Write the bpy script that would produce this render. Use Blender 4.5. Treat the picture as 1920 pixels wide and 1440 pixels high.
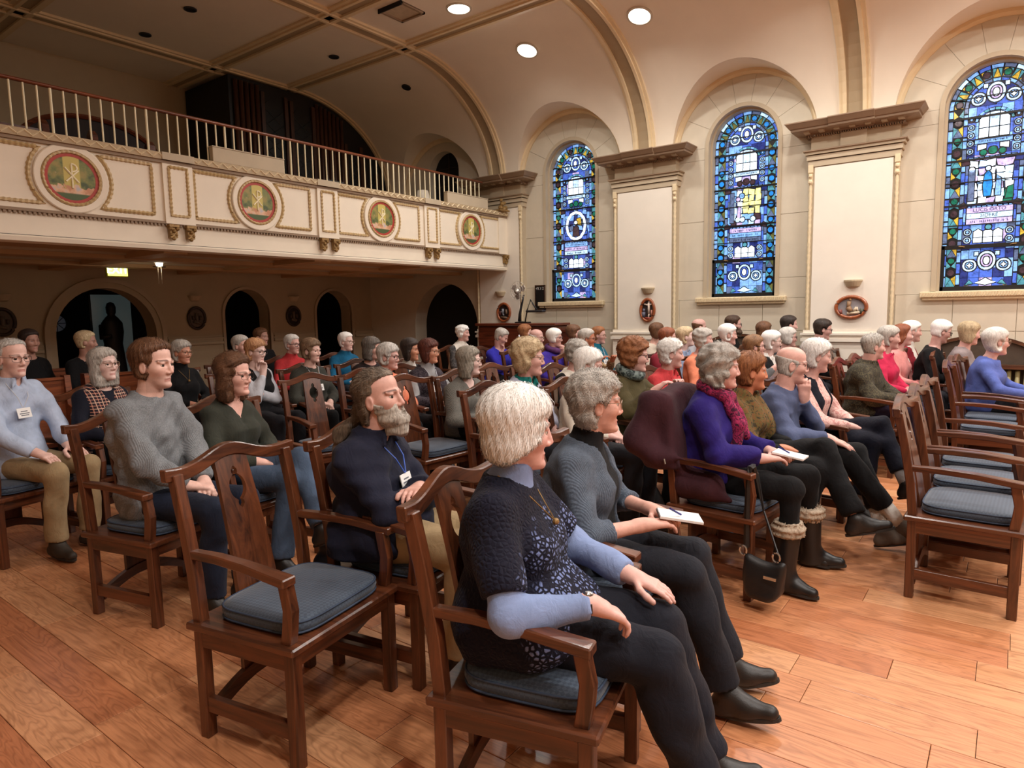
import bpy, bmesh, math, random
import numpy as np
from mathutils import Vector, Matrix
for _o in list(bpy.data.objects): bpy.data.objects.remove(_o)
SC = bpy.context.scene
COL = SC.collection
RNG = random.Random(7)
PI = math.pi

# ---------------------------------------------------------------- camera
FPX = 1245.0; CAMH = 1.5
_R = Vector((0.799, 0.601, -0.018)); _U = Vector((-0.052, 0.098, 0.994)); _Fw = Vector((-0.599, 0.793, -0.110))
_Fw.normalize(); _R = (_R - _Fw * _R.dot(_Fw)).normalized(); _U = _R.cross(_Fw)
cam_d = bpy.data.cameras.new('camera'); cam = bpy.data.objects.new('camera', cam_d); COL.objects.link(cam)
cam_d.sensor_fit = 'HORIZONTAL'; cam_d.sensor_width = 36.0; cam_d.lens = 36.0 * FPX / 1920.0
cam_d.clip_start = 0.02; cam_d.clip_end = 100
_M = Matrix(((_R.x, _U.x, -_Fw.x, 0), (_R.y, _U.y, -_Fw.y, 0), (_R.z, _U.z, -_Fw.z, CAMH), (0, 0, 0, 1)))
cam.matrix_world = _M
SC.camera = cam
def ray(u, v):
    return (_R * (u - 960) + _U * (720 - v) + _Fw * FPX)
def on(axis, u, v, val):
    d = ray(u, v); o = (0, 0, CAMH); t = (val - o[axis]) / d[axis]
    return Vector((0, 0, CAMH)) + d * t

# ---------------------------------------------------------------- world, exposure
W = bpy.data.worlds.new('world'); SC.world = W; W.use_nodes = True
W.node_tree.nodes['Background'].inputs[0].default_value = (0.62, 0.75, 1.0, 1)
W.node_tree.nodes['Background'].inputs[1].default_value = 0.6
SC.view_settings.view_transform = 'Standard'
try: SC.view_settings.look = 'None'
except Exception: pass
SC.view_settings.exposure = EXPOSURE = -0.20
SC.view_settings.gamma = 1.0
SC.view_settings.use_curve_mapping = False
LAMP_W = 40.0          # power of each recessed downlight of the nave
LAMP_SPREAD = 172.0
LAMP_COL = (1.0, 0.955, 0.90)

# ---------------------------------------------------------------- helpers
def tag(o, label=None, cat=None, group=None, kind=None):
    if label: o['label'] = label
    if cat: o['category'] = cat
    if group: o['group'] = group
    if kind: o['kind'] = kind
    return o
def empty(name, loc=(0, 0, 0), rz=0.0, parent=None):
    o = bpy.data.objects.new(name, None); COL.objects.link(o); o.empty_display_size = 0.1
    o.location = loc; o.rotation_euler = (0, 0, rz); o.parent = parent
    return o
class MB:
    def __init__(s): s.v = []; s.f = []; s.m = []; s.mi = 0
    def add(s, vs, fs):
        n = len(s.v); s.v.extend([tuple(p) for p in vs]); s.f.extend([tuple(i + n for i in f) for f in fs]); s.m.extend([s.mi] * len(fs)); return s
    def box(s, x0, x1, y0, y1, z0, z1):
        if x0 > x1: x0, x1 = x1, x0
        if y0 > y1: y0, y1 = y1, y0
        if z0 > z1: z0, z1 = z1, z0
        return s.add([(x0,y0,z0),(x1,y0,z0),(x1,y1,z0),(x0,y1,z0),(x0,y0,z1),(x1,y0,z1),(x1,y1,z1),(x0,y1,z1)],
              [(0,3,2,1),(4,5,6,7),(0,1,5,4),(1,2,6,5),(2,3,7,6),(3,0,4,7)])
    def prism(s, poly, fn, a0, a1):
        """poly 2-D (counter-clockwise), fn(p,q,a)->xyz, extruded a0..a1"""
        n = len(poly); vs = [fn(p, q, a0) for p, q in poly] + [fn(p, q, a1) for p, q in poly]
        fs = [tuple(range(n))[::-1], tuple(range(n, 2 * n))] + [(i, (i + 1) % n, n + (i + 1) % n, n + i) for i in range(n)]
        return s.add(vs, fs)
    def loft(s, rings, cap=True, closed=True):
        n = len(rings[0]); vs = [p for r in rings for p in r]; fs = []
        for k in range(len(rings) - 1):
            for i in range(n if closed else n - 1):
                j = (i + 1) % n; fs.append((k*n+i, k*n+j, (k+1)*n+j, (k+1)*n+i))
        if cap and closed:
            fs.append(tuple(range(n))[::-1]); fs.append(tuple((len(rings)-1)*n + i for i in range(n)))
        return s.add(vs, fs)
    def tube(s, path, r, n=8, cap=True, closed=False):
        P = [Vector(p) for p in path]; rings = []
        L = len(P)
        for i, p in enumerate(P):
            if closed: t = P[(i+1) % L] - P[i-1]
            else: t = P[min(i+1, L-1)] - P[max(i-1, 0)]
            t.normalize(); a = Vector((0,0,1)) if abs(t.z) < 0.9 else Vector((1,0,0))
            u = t.cross(a).normalized(); w = t.cross(u)
            rr = r[i] if isinstance(r, (list, tuple)) else r
            rings.append([p + (u*math.cos(2*PI*k/n) + w*math.sin(2*PI*k/n))*rr for k in range(n)])
        if closed: rings.append(rings[0]); cap = False
        return s.loft(rings, cap)
    def lathe(s, prof, c=(0,0,0), n=16, ax=2):
        rings = []
        for r, z in prof:
            ring = []
            for k in range(n):
                a = 2*PI*k/n; p = [r*math.cos(a), r*math.sin(a), z]
                if ax == 0: p = [p[2], p[0], p[1]]
                if ax == 1: p = [p[0], -p[2], p[1]]
                ring.append((p[0]+c[0], p[1]+c[1], p[2]+c[2]))
            rings.append(ring)
        return s.loft(rings, True)
    def sphere(s, c, r, n=10, m=6, sc=(1,1,1)):
        rings = []
        for i in range(m+1):
            t = PI*i/m
            rings.append([(c[0]+sc[0]*r*max(math.sin(t),.02)*math.cos(2*PI*k/n), c[1]+sc[1]*r*max(math.sin(t),.02)*math.sin(2*PI*k/n), c[2]-sc[2]*r*math.cos(t)) for k in range(n)])
        return s.loft(rings, True)
    def mesh(s, name):
        me = bpy.data.meshes.new(name); me.from_pydata([tuple(v) for v in s.v], [], s.f); return me
    def build(s, name, mat, parent=None, smooth=False, bevel=0.0, loc=None, fix=True):
        me = s.mesh(name)
        if bevel or fix:
            bm = bmesh.new(); bm.from_mesh(me)
            if bevel:
                bmesh.ops.remove_doubles(bm, verts=bm.verts, dist=1e-5)
                bmesh.ops.bevel(bm, geom=[e for e in bm.edges if len(e.link_faces) == 2 and e.calc_face_angle(0) > 0.6], offset=bevel, segments=1, affect='EDGES', clamp_overlap=True)
            if fix: bmesh.ops.recalc_face_normals(bm, faces=bm.faces)
            bm.to_mesh(me); bm.free()
        mats = mat if isinstance(mat, (list, tuple)) else [mat]
        for m in mats: me.materials.append(m)
        if len(mats) > 1 and len(s.m) == len(me.polygons): me.polygons.foreach_set('material_index', s.m)
        if smooth: me.polygons.foreach_set('use_smooth', [True]*len(me.polygons))
        o = bpy.data.objects.new(name, me); COL.objects.link(o)
        if parent: o.parent = parent
        if loc: o.location = loc
        return o
def link_mesh(name, me, parent=None, loc=(0,0,0)):
    o = bpy.data.objects.new(name, me); COL.objects.link(o); o.parent = parent; o.location = loc; return o
def copy_tree(o, parent=None):
    c = o.copy(); COL.objects.link(c); c.parent = parent
    for ch in list(o.children): copy_tree(ch, c)
    return c

# ---------------------------------------------------------------- materials
def srgb(r, g, b):
    f = lambda c: (c/255/12.92 if c/255 <= 0.04045 else ((c/255+0.055)/1.055)**2.4)
    return (f(r), f(g), f(b), 1)
def new_mat(name):
    m = bpy.data.materials.new(name); m.use_nodes = True; nt = m.node_tree
    return m, nt, nt.nodes['Principled BSDF']
def N(nt, t, **kw):
    n = nt.nodes.new(t)
    for k, v in kw.items(): setattr(n, k, v)
    return n
def ramp(nt, fac, stops):
    r = N(nt, 'ShaderNodeValToRGB'); cr = r.color_ramp
    while len(cr.elements) < len(stops): cr.elements.new(0.5)
    for e, (p, c) in zip(cr.elements, stops): e.position = p; e.color = c if len(c) == 4 else (*c, 1)
    nt.links.new(fac, r.inputs[0]); return r.outputs[0]
def coords(nt, kind='Object', scale=(1,1,1), rot=(0,0,0)):
    if kind == 'World': src = N(nt, 'ShaderNodeNewGeometry').outputs['Position']
    else: src = N(nt, 'ShaderNodeTexCoord').outputs[kind]
    mp = N(nt, 'ShaderNodeMapping'); mp.inputs['Scale'].default_value = scale; mp.inputs['Rotation'].default_value = rot
    nt.links.new(src, mp.inputs[0]); return mp.outputs[0]
def noise(nt, vec, scale=5, detail=3, rough=.5, dist=0):
    n = N(nt, 'ShaderNodeTexNoise'); n.inputs['Scale'].default_value = scale; n.inputs['Detail'].default_value = detail
    n.inputs['Roughness'].default_value = rough; n.inputs['Distortion'].default_value = dist
    nt.links.new(vec, n.inputs['Vector']); return n.outputs['Fac']
def bump(nt, b, h, strength=.3, dist=.01):
    n = N(nt, 'ShaderNodeBump'); n.inputs['Strength'].default_value = strength; n.inputs['Distance'].default_value = dist
    nt.links.new(h, n.inputs['Height']); nt.links.new(n.outputs[0], b.inputs['Normal'])
MATS = {}
def plain(name, c, rough=.6, var=.12, scale=12, bmp=.15, metal=0, spec=.5, coat=0):
    """base colour with a faint mottling and fine relief"""
    if name in MATS: return MATS[name]
    m, nt, b = new_mat(name); c = srgb(*c)
    v = coords(nt); f = noise(nt, v, scale, 4, .6)
    lo = tuple(x*(1-var) for x in c[:3]); hi = tuple(min(1, x*(1+var)) for x in c[:3])
    nt.links.new(ramp(nt, f, [(.3, lo), (.7, hi)]), b.inputs['Base Color'])
    b.inputs['Roughness'].default_value = rough; b.inputs['Metallic'].default_value = metal
    b.inputs['Specular IOR Level'].default_value = spec; b.inputs['Coat Weight'].default_value = coat
    if bmp: bump(nt, b, noise(nt, v, scale*6, 3), bmp, .004)
    MATS[name] = m; return m
def wood(name, dark, light, axis=2, rough=.35, coat=.25, scale=1.0):
    if name in MATS: return MATS[name]
    m, nt, b = new_mat(name)
    s = [22*scale]*3; s[axis] = 1.6*scale
    oi = N(nt, 'ShaderNodeObjectInfo'); v0 = coords(nt, 'Object', s)
    add = N(nt, 'ShaderNodeVectorMath', operation='ADD'); sc = N(nt, 'ShaderNodeVectorMath', operation='SCALE')
    cb = N(nt, 'ShaderNodeCombineXYZ')
    for i in range(3): nt.links.new(oi.outputs['Random'], cb.inputs[i])
    sc.inputs['Scale'].default_value = 37; nt.links.new(cb.outputs[0], sc.inputs[0]); nt.links.new(v0, add.inputs[0]); nt.links.new(sc.outputs[0], add.inputs[1])
    f = noise(nt, add.outputs[0], 1.0, 5, .65, 1.2)
    nt.links.new(ramp(nt, f, [(.32, srgb(*dark)), (.5, tuple((a+c)/2 for a, c in zip(srgb(*dark), srgb(*light)))), (.68, srgb(*light))]), b.inputs['Base Color'])
    b.inputs['Roughness'].default_value = rough; b.inputs['Coat Weight'].default_value = coat; b.inputs['Coat Roughness'].default_value = .2
    bump(nt, b, f, .15, .002); MATS[name] = m; return m
def emit(name, c, strength):
    m, nt, b = new_mat(name); b.inputs['Base Color'].default_value = (.8,.8,.8,1)
    b.inputs['Emission Color'].default_value = srgb(*c); b.inputs['Emission Strength'].default_value = strength; return m
M_WALL = plain('plaster_cream', (240, 232, 218), .75, .03, 3, .06)
M_STONE = plain('stone_beige', (210, 200, 180), .8, .04, 5, .12)
M_CEIL = plain('plaster_ceiling', (234, 221, 202), .8, .03, 2, .06)
M_RIBL = plain('rib_light', (228, 206, 168), .6, .04, 5, .05)
M_RIBD = plain('rib_grey', (168, 148, 118), .7, .04, 5, .05)
M_CORN = plain('cornice_taupe', (146, 122, 98), .6, .06, 6, .08)
M_FRIEZE = plain('frieze_beige', (190, 174, 148), .7, .05, 6, .08)
M_MOULD = plain('moulding_gilded', (196, 168, 120), .45, .18, 40, .3)
M_BALC = plain('balcony_cream', (240, 228, 208), .6, .03, 4, .05)
M_DARK = plain('dark_void', (14, 12, 12), .8, .1, 5, 0)
M_BLACK = plain('black_metal', (22, 21, 22), .4, .1, 20, .05)
M_IRON = plain('dark_iron', (34, 32, 34), .5, .1, 20, .1)
M_GILT = plain('gilt_bronze', (150, 118, 70), .4, .25, 60, .4, .3)
# ================================================================= the room
XB, XE = -10.3, 7.0          # back wall under the gallery, far front wall
XU = -10.85                  # back wall above the gallery
YW, YN = 9.0, -1.3           # window wall, near wall
ZC = 5.15                    # flat ceiling
YC0, ZS, CA, CB = 6.9, 3.6, 2.0, 1.55   # cove: ellipse centre (Y, Z) and half axes
PIL = [-6.93, -4.29, -1.61, 1.05, 3.7, 6.35]
BAY = [-8.25, -5.6, -2.95, -0.28, 2.38, 5.03]
RARCH = 0.93                 # lunette arch radius
RW = 0.425; WZ0 = 1.66; WZS = 3.63     # window half width, glass bottom, arch springing

# ---- floor: oak planks along X
def floor_mat(name, rnd_socket):
    m, nt, b = new_mat(name)
    if rnd_socket == 'obj': rnd = N(nt, 'ShaderNodeObjectInfo').outputs['Random']
    else:
        a = N(nt, 'ShaderNodeAttribute'); a.attribute_name = 'tint'; rnd = a.outputs['Fac']
    pos = N(nt, 'ShaderNodeNewGeometry').outputs['Position']
    cb = N(nt, 'ShaderNodeCombineXYZ')
    mul = N(nt, 'ShaderNodeMath', operation='MULTIPLY'); mul.inputs[1].default_value = 91.0; nt.links.new(rnd, mul.inputs[0])
    for i in range(3): nt.links.new(mul.outputs[0], cb.inputs[i])
    add = N(nt, 'ShaderNodeVectorMath', operation='ADD'); nt.links.new(pos, add.inputs[0]); nt.links.new(cb.outputs[0], add.inputs[1])
    mp = N(nt, 'ShaderNodeMapping'); mp.inputs['Scale'].default_value = (1.1, 7.5, 1); nt.links.new(add.outputs[0], mp.inputs[0])
    big = noise(nt, mp.outputs[0], 1.0, 3, .55, .6)
    # cathedral grain: contour lines of a stretched noise
    mg = N(nt, 'ShaderNodeMath', operation='MULTIPLY'); mg.inputs[1].default_value = 15.0; nt.links.new(big, mg.inputs[0])
    fr = N(nt, 'ShaderNodeMath', operation='PINGPONG'); fr.inputs[1].default_value = .5; nt.links.new(mg.outputs[0], fr.inputs[0])
    mp2 = N(nt, 'ShaderNodeMapping'); mp2.inputs['Scale'].default_value = (4, 90, 1); nt.links.new(add.outputs[0], mp2.inputs[0])
    fine = noise(nt, mp2.outputs[0], 1.0, 4, .6)
    base = ramp(nt, rnd, [(0, srgb(186, 116, 76)), (.2, srgb(203, 137, 94)), (.6, srgb(208, 146, 102)), (1, srgb(218, 162, 118))])
    g = ramp(nt, fr.outputs[0], [(0, (.68, .62, .58)), (.28, (1, 1, 1))])
    g2 = ramp(nt, fine, [(.3, (.80, .77, .74)), (.6, (1.05, 1.05, 1.05))])
    m1 = N(nt, 'ShaderNodeMixRGB', blend_type='MULTIPLY'); m1.inputs[0].default_value = .75
    m2 = N(nt, 'ShaderNodeMixRGB', blend_type='MULTIPLY'); m2.inputs[0].default_value = 1
    nt.links.new(base, m1.inputs[1]); nt.links.new(g, m1.inputs[2]); nt.links.new(m1.outputs[0], m2.inputs[1]); nt.links.new(g2, m2.inputs[2])
    nt.links.new(m2.outputs[0], b.inputs['Base Color'])
    b.inputs['Roughness'].default_value = .38; b.inputs['Coat Weight'].default_value = .35; b.inputs['Coat Roughness'].default_value = .22
    bump(nt, b, fine, .06, .002)
    return m
M_PLANK = floor_mat('oak_plank', 'obj'); M_PLANK2 = floor_mat('oak_plank_far', 'attr')
M_SUB = plain('subfloor', (70, 38, 22), .8)
fl = MB().box(XB - 3.2, XE, YN, YW + 0.3, -.12, -.012).build('floor', M_SUB); tag(fl, 'orange oak plank floor of the hall', None, kind='structure')
planks = []
PW = .183; r = 0; y = YN
rg = random.Random(3)
while y < YW - .05:
    x = XB - 3.0 - rg.random() * .9
    y1 = min(y + PW, YW)
    while x < XE:
        L = rg.choice([.55, .75, .9, 1.1, 1.3])
        if x + L > XB - 3.0: planks.append((max(x, XB - 3.0), min(x + L, XE), y, y1, rg.random()))
        x += L
    y = y1
def plank_score(p):
    cx, cy = (p[0] + p[1]) / 2, (p[2] + p[3]) / 2
    d = Vector((cx, cy, -CAMH)); z = d.dot(_Fw)
    if z < .3: return -1
    u = 960 + FPX * d.dot(_R) / z; v = 720 - FPX * d.dot(_U) / z
    if u < -250 or u > 2150 or v > 1750: return -1
    return 1 / z
planks.sort(key=plank_score, reverse=True)
nearp = [p for p in planks[:300] if plank_score(p) > 0]; farp = planks[len(nearp):]
meshcache = {}
for (x0, x1, y0, y1, t) in nearp:
    key = (round(x1 - x0, 3), round(y1 - y0, 3))
    if key not in meshcache:
        L, w = key; g = .0012; c = .002
        rings = [[(g, g, -.012), (L-g, g, -.012), (L-g, w-g, -.012), (g, w-g, -.012)], [(g, g, -c*.6), (L-g, g, -c*.6), (L-g, w-g, -c*.6), (g, w-g, -c*.6)], [(g+c, g+c, 0), (L-g-c, g+c, 0), (L-g-c, w-g-c, 0), (g+c, w-g-c, 0)]]
        me = MB().loft(rings).mesh('plank'); me.materials.append(M_PLANK); meshcache[key] = me
    link_mesh('plank', meshcache[key], fl, (x0, y0, 0))
mb = MB(); tints = []
for (x0, x1, y0, y1, t) in farp:
    g = .0012; mb.add([(x0+g, y0+g, 0), (x1-g, y0+g, 0), (x1-g, y1-g, 0), (x0+g, y1-g, 0), (x0+g, y0+g, -.012), (x1-g, y0+g, -.012), (x1-g, y1-g, -.012), (x0+g, y1-g, -.012)], [(0,1,2,3),(4,5,1,0),(5,6,2,1),(6,7,3,2),(7,4,0,3)]); tints += [t] * 8
o = mb.build('plank', M_PLANK2, fl, fix=False); o['kind'] = 'stuff'
at = o.data.attributes.new('tint', 'FLOAT', 'POINT'); at.data.foreach_set('value', tints)

# ---- walls out of view and behind
def struct(o, label=None): return tag(o, label, None, kind='structure')
struct(MB().box(XB - 3.2, XE, YN - .2, YN, -.1, ZC + .3).build('wall_near', plain('near_wall_darkened', (146, 124, 98), .8, .04)))  # unseen wall, colour darkened to cut bounce light on the gallery
struct(MB().box(XE, XE + .2, YN - .2, YW + .5, -.1, ZC + .3).build('wall_front', plain('front_wall_darkened', (120, 96, 74), .7, .06)))  # plain unseen wall, dark tone chosen to reduce the ambient fill

def arch_hole_wall(mb, fn, p0, p1, q0, q1, holes, d0, d1, n=20):
    """slab p0..p1 x q0..q1 between depths d0,d1 with round-headed openings (pc, half, q_bottom, q_spring)"""
    ps = [p0]
    for (pc, h, qb, qs) in sorted(holes):
        a = pc - h; b_ = pc + h
        if a > ps[-1] + 1e-6:
            mb.prism([(ps[-1], q0), (a, q0), (a, q1), (ps[-1], q1)], fn, d0, d1)
        if qb > q0 + 1e-6: mb.prism([(a, q0), (b_, q0), (b_, qb), (a, qb)], fn, d0, d1)
        for k in range(n):
            t0 = PI - PI * k / n; t1 = PI - PI * (k + 1) / n
            pa, pb = pc + h * math.cos(t0), pc + h * math.cos(t1); qa, qc = qs + h * math.sin(t0), qs + h * math.sin(t1)
            mb.prism([(pa, qa), (pb, qc), (pb, q1), (pa, q1)], fn, d0, d1)
        ps.append(b_)
    if p1 > ps[-1] + 1e-6: mb.prism([(ps[-1], q0), (p1, q0), (p1, q1), (ps[-1], q1)], fn, d0, d1)
    return mb
fY = lambda p, q, a: (p, a, q)
fX = lambda p, q, a: (a, p, q)

# ---- window wall: backing slab, then stone blocks with recessed joints in front of it
mb = MB(); XG = -7.3
arch_hole_wall(mb, fY, XG, XE, 0, ZC + .3, [(bx, RW + .03, WZ0 - .03, WZS) for bx in BAY[1:]], YW + .012, YW + .30)
arch_hole_wall(mb, fY, XU - .1, XG, 0, 2.45, [(BAY[0] - .05, .77, 0.0, 1.24)], YW, YW + .30)
arch_hole_wall(mb, fY, XU - .1, XG, 2.45, ZC + .3, [(BAY[0] + .02, .35, 3.2, 3.97)], YW, YW + .30)
wall_w = struct(mb.build('wall_window', M_STONE), 'beige stone side wall with tall arched windows between pilasters')
MB().box(-9.3, -7.3, YW + .3, YW + .32, 0, 4.6).build('dark_backing', M_DARK, wall_w)
def block(poly):
    # shrink the polygon about its centre for the joint
    cx = sum(p for p, q in poly) / len(poly); cy = sum(q for p, q in poly) / len(poly); g = .004
    pp = []
    for p, q in poly:
        d = math.hypot(p - cx, q - cy); k = (d - g) / d; pp.append((cx + (p - cx) * k, cy + (q - cy) * k))
    MB().prism(pp, fY, YW, YW + .03).build('stone_block', M_STONE, wall_w)
for bx in BAY[1:4]:
    e0, e1 = bx - 1.3, bx + 1.3
    wl, wr = bx - RW - .03, bx + RW + .03
    zs = [0.0, .55, 1.18, 1.60, 1.86, 2.66, 3.48]
    for a, b_ in zip(zs, zs[1:]):
        if b_ <= 1.6:
            xs = [e0, bx - .85, bx - .28, bx + .3, bx + .86, e1]
            for c0, c1 in zip(xs, xs[1:]): block([(c0, a), (c1, a), (c1, b_), (c0, b_)])
        else:
            block([(e0, a), (wl, a), (wl, b_), (e0, b_)]); block([(wr, a), (e1, a), (e1, b_), (wr, b_)])
    # voussoirs
    angs = [0, 28, 55, 79, 101, 125, 152, 180]
    ri, ro = RW + .03, 1.3
    block([(e0, 3.48), (wl, 3.48), (wl, WZS), (e0, WZS)]); block([(wr, 3.48), (e1, 3.48), (e1, WZS), (wr, WZS)])
    for t0, t1 in zip(angs, angs[1:]):
        ts = [math.radians(t0 + (t1 - t0) * k / 6) for k in range(7)]
        block([(bx + ro * math.cos(t), WZS + ro * math.sin(t)) for t in ts] + [(bx + ri * math.cos(t), WZS + ri * math.sin(t)) for t in reversed(ts)])

# ---- ceiling: flat field, cove with lunettes
def cove_pt(t): return (YC0 + CA * math.cos(t), ZS + CB * math.sin(t))
mb = MB()
def column(x):
    pts = []
    bi = min(BAY, key=lambda b_: abs(b_ - x)); dx = x - bi
    nT, nS = 16, 5
    tmin = 0.0; zar = None
    if abs(dx) < RARCH:
        zar = ZS + math.sqrt(max(RARCH**2 - dx*dx, 0)) * 1.0
        tmin = math.asin(min((zar - ZS) / CB, 1))
    for k in range(nT + 1):
        t = PI/2 + (tmin - PI/2) * k / nT; yy, zz = cove_pt(t); pts.append((x, yy, zz))
    yl, zl = pts[-1][1:]
    for k in range(1, nS + 1):
        pts.append((x, yl + (YW + .02 - yl) * k / nS, zl))
    return pts
xs = []
for bi in BAY:
    xs += [bi - 1.33] + [bi + RARCH * math.sin(PI/2 * k / 18) for k in range(-18, 19)]
xs = sorted(set([XU] + xs + [XE]))
cols = [column(x) for x in xs]
mb.loft(cols, cap=False, closed=False)
ceil = struct(mb.build('ceiling', M_CEIL, smooth=False), 'coved plaster ceiling with ribs and lunettes over the windows')
NR = 22; bm = bmesh.new(); bm.from_mesh(ceil.data); bm.verts.ensure_lookup_table()
for f in bm.faces: f.smooth = True
for e in bm.edges:
    i, j = e.verts[0].index, e.verts[1].index
    if len(e.link_faces) == 2 and (e.calc_face_angle(0) > .4 or (i % NR == 16 and j % NR == 16)): e.smooth = False
bm.to_mesh(ceil.data); bm.free()
MB().box(XU - .1, XE + .1, YN - .1, YC0, ZC, ZC + .15).build('flat_ceiling', M_CEIL, ceil)
# ribs: a grey flat with a light moulding on either side
def rib_path(x, w0, w1, d, name, mat):
    """sweep across the nave at x: flat part and cove"""
    rings = []
    path = [(YN, ZC, 0, -1), (YC0 - .001, ZC, 0, -1)] + [(*cove_pt(PI/2 * (1 - k/20)), -math.cos(PI/2 * (1 - k/20)) , -math.sin(PI/2 * (1 - k/20))) for k in range(0, 21)]
    for (yy, zz, ny, nz) in path:
        rings.append([(x + w0, yy + ny*.0 - ny*.03, zz - nz*.03), (x + w1, yy - ny*.03, zz - nz*.03), (x + w1, yy + ny*d, zz + nz*d), (x + w0, yy + ny*d, zz + nz*d)])
    return MB().loft(rings).build(name, mat, ceil)
for x in PIL[:4] + [-9.63]:
    rib_path(x, -.085, .085, .02, 'rib_band', M_RIBD)
    for s in (-1, 1):
        rib_path(x, s*.085, s*.125, .05, 'rib_moulding', M_RIBL); rib_path(x, s*.125, s*.165, .03, 'rib_moulding', M_RIBL)
for yy in (6.86, 5.58, 3.17, 1.9):
    MB().box(XU, XE, yy - .06, yy + .06, ZC - .02, ZC + .02).build('rib_band', M_RIBD, ceil)
    for s in (-1, 1):
        MB().box(XU, XE, yy + s*.06, yy + s*.10, ZC - .045, ZC + .02).build('rib_moulding', M_RIBL, ceil)
        MB().box(XU, XE, yy + s*.10, yy + s*.15, ZC - .025, ZC + .02).build('rib_moulding', M_RIBL, ceil)
# lunette arch mouldings on the wall
for bx in BAY[:5]:
    rings = []
    for k in range(25):
        t = PI * k / 24; c, s_ = math.cos(t), math.sin(t)
        rings.append([(bx + r_ * c, yy, ZS + r_ * s_) for r_, yy in ((RARCH + .02, YW + .02), (RARCH + .02, YW - .06), (RARCH - .035, YW - .06), (RARCH - .06, YW - .02), (RARCH - .06, YW + .02))])
    MB().loft(rings).build('arch_moulding', M_RIBL, ceil, smooth=False)

# ---- pilasters with entablature
def pilaster(i, px):
    root = empty('trim_%d' % (i + 1), (px, YW, 0)); struct(root, 'cream panelled pilaster with taupe cornice, %s' % ['at the end of the gallery', 'between the two narrow far windows', 'between the two nearer windows', 'beyond the right edge', 'far right', 'far right end'][i])
    f = -.12    # face
    MB().box(-.475, .475, f, .04, 0, 3.2).build('shaft', M_FRIEZE, root)
    MB().box(-.42, .42, f - .012, f, 1.19, 3.16).build('panel', M_WALL, root, bevel=.004)
    # rope mouldings at both edges
    for s in (-1, 1):
        mb = MB(); n = 52
        path = [(s*.462, f - .004, 1.19 + 1.9 * k / n) for k in range(n + 1)]
        mb.tube(path, [.017 + .006 * (k % 2) for k in range(n + 1)], 6); mb.build('rope_moulding', M_MOULD2, root, smooth=True)
        mb = MB().box(s*.462 - .028, s*.462 + .028, f - .03, f + .01, 3.10, 3.19); mb.box(s*.462 - .022, s*.462 + .022, f - .022, f, 2.96, 3.1); mb.sphere((s*.462, f - .012, 2.99), .03, 8, 5); mb.sphere((s*.462, f - .02, 3.06), .026, 8, 5)
        mb.build('small_capital', M_MOULD2, root, smooth=False)
    # architrave fasciae
    for k, (z0, z1, d) in enumerate([(3.17, 3.235, .02), (3.245, 3.30, .035), (3.31, 3.345, .055), (3.345, 3.36, .075)]):
        MB().box(-.475 - d, .475 + d, f - d, .03, z0, z1).build('architrave', M_FRIEZE if k < 3 else M_CORN, root)
    MB().box(-.47, .47, f - .005, .03, 3.35, 3.52).build('frieze', M_FRIEZE, root)
    MB().box(-.14, .14, f - .035, f, 3.36, 3.52).build('frieze_block', M_FRIEZE, root)
    mb = MB()
    for k in range(40): mb.box(-.5 + k*.0256, -.5 + k*.0256 + .014, f - .055, f, 3.515, 3.535)
    for s in (-1, 1):
        for k in range(5): mb.box(s*.475, s*.53, f + k*.0256, f + k*.0256 + .014, 3.515, 3.535)
    mb.build('dentil_row', M_CORN, root)
    for k in range(7): MB().box(-.53 + k*.165, -.53 + k*.165 + .06, f - .14, f - .02, 3.55, 3.572).build('modillion', M_FRIEZE, root)
    # cornice: stepped cyma profile mitred round three sides, centre breaks forward
    prof = [(.045, 3.535), (.045, 3.555), (.15, 3.572), (.19, 3.575), (.19, 3.60), (.205, 3.605), (.24, 3.65), (.25, 3.66), (.25, 3.672), (0.0, 3.69)]
    for nm, xa, xb, ex in (('cornice', -.475, .475, 0), ('cornice_break', -.22, .22, .03)):
        rings = []
        for side in range(4):
            ring = []
            for d, z in prof:
                d = d + (ex if d > 0 else 0); dx = d if ex == 0 else d * .0 + (d > .1) * .02
                ring.append([(xa - dx, .03, z), (xa - dx, f - d, z), (xb + dx, f - d, z), (xb + dx, .03, z)][side])
            rings.append(ring)
        MB().loft(rings).build(nm, M_CORN, root)
    # base mouldings of the dado
    for z0, z1, d in [(0, .12, .06), (.12, 1.05, .02), (1.05, 1.09, .045), (1.09, 1.13, .03), (1.13, 1.155, .05), (1.155, 1.19, .02)]:
        MB().box(-.475 - d, .475 + d, f - d, .03, z0, z1).build('base_moulding', M_WALL if z0 > .1 else M_FRIEZE, root)
M_MOULD2 = plain('rope_cream', (226, 208, 172), .55, .1, 30, .2)
for i, px in enumerate(PIL[:4]): pilaster(i, px)

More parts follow.
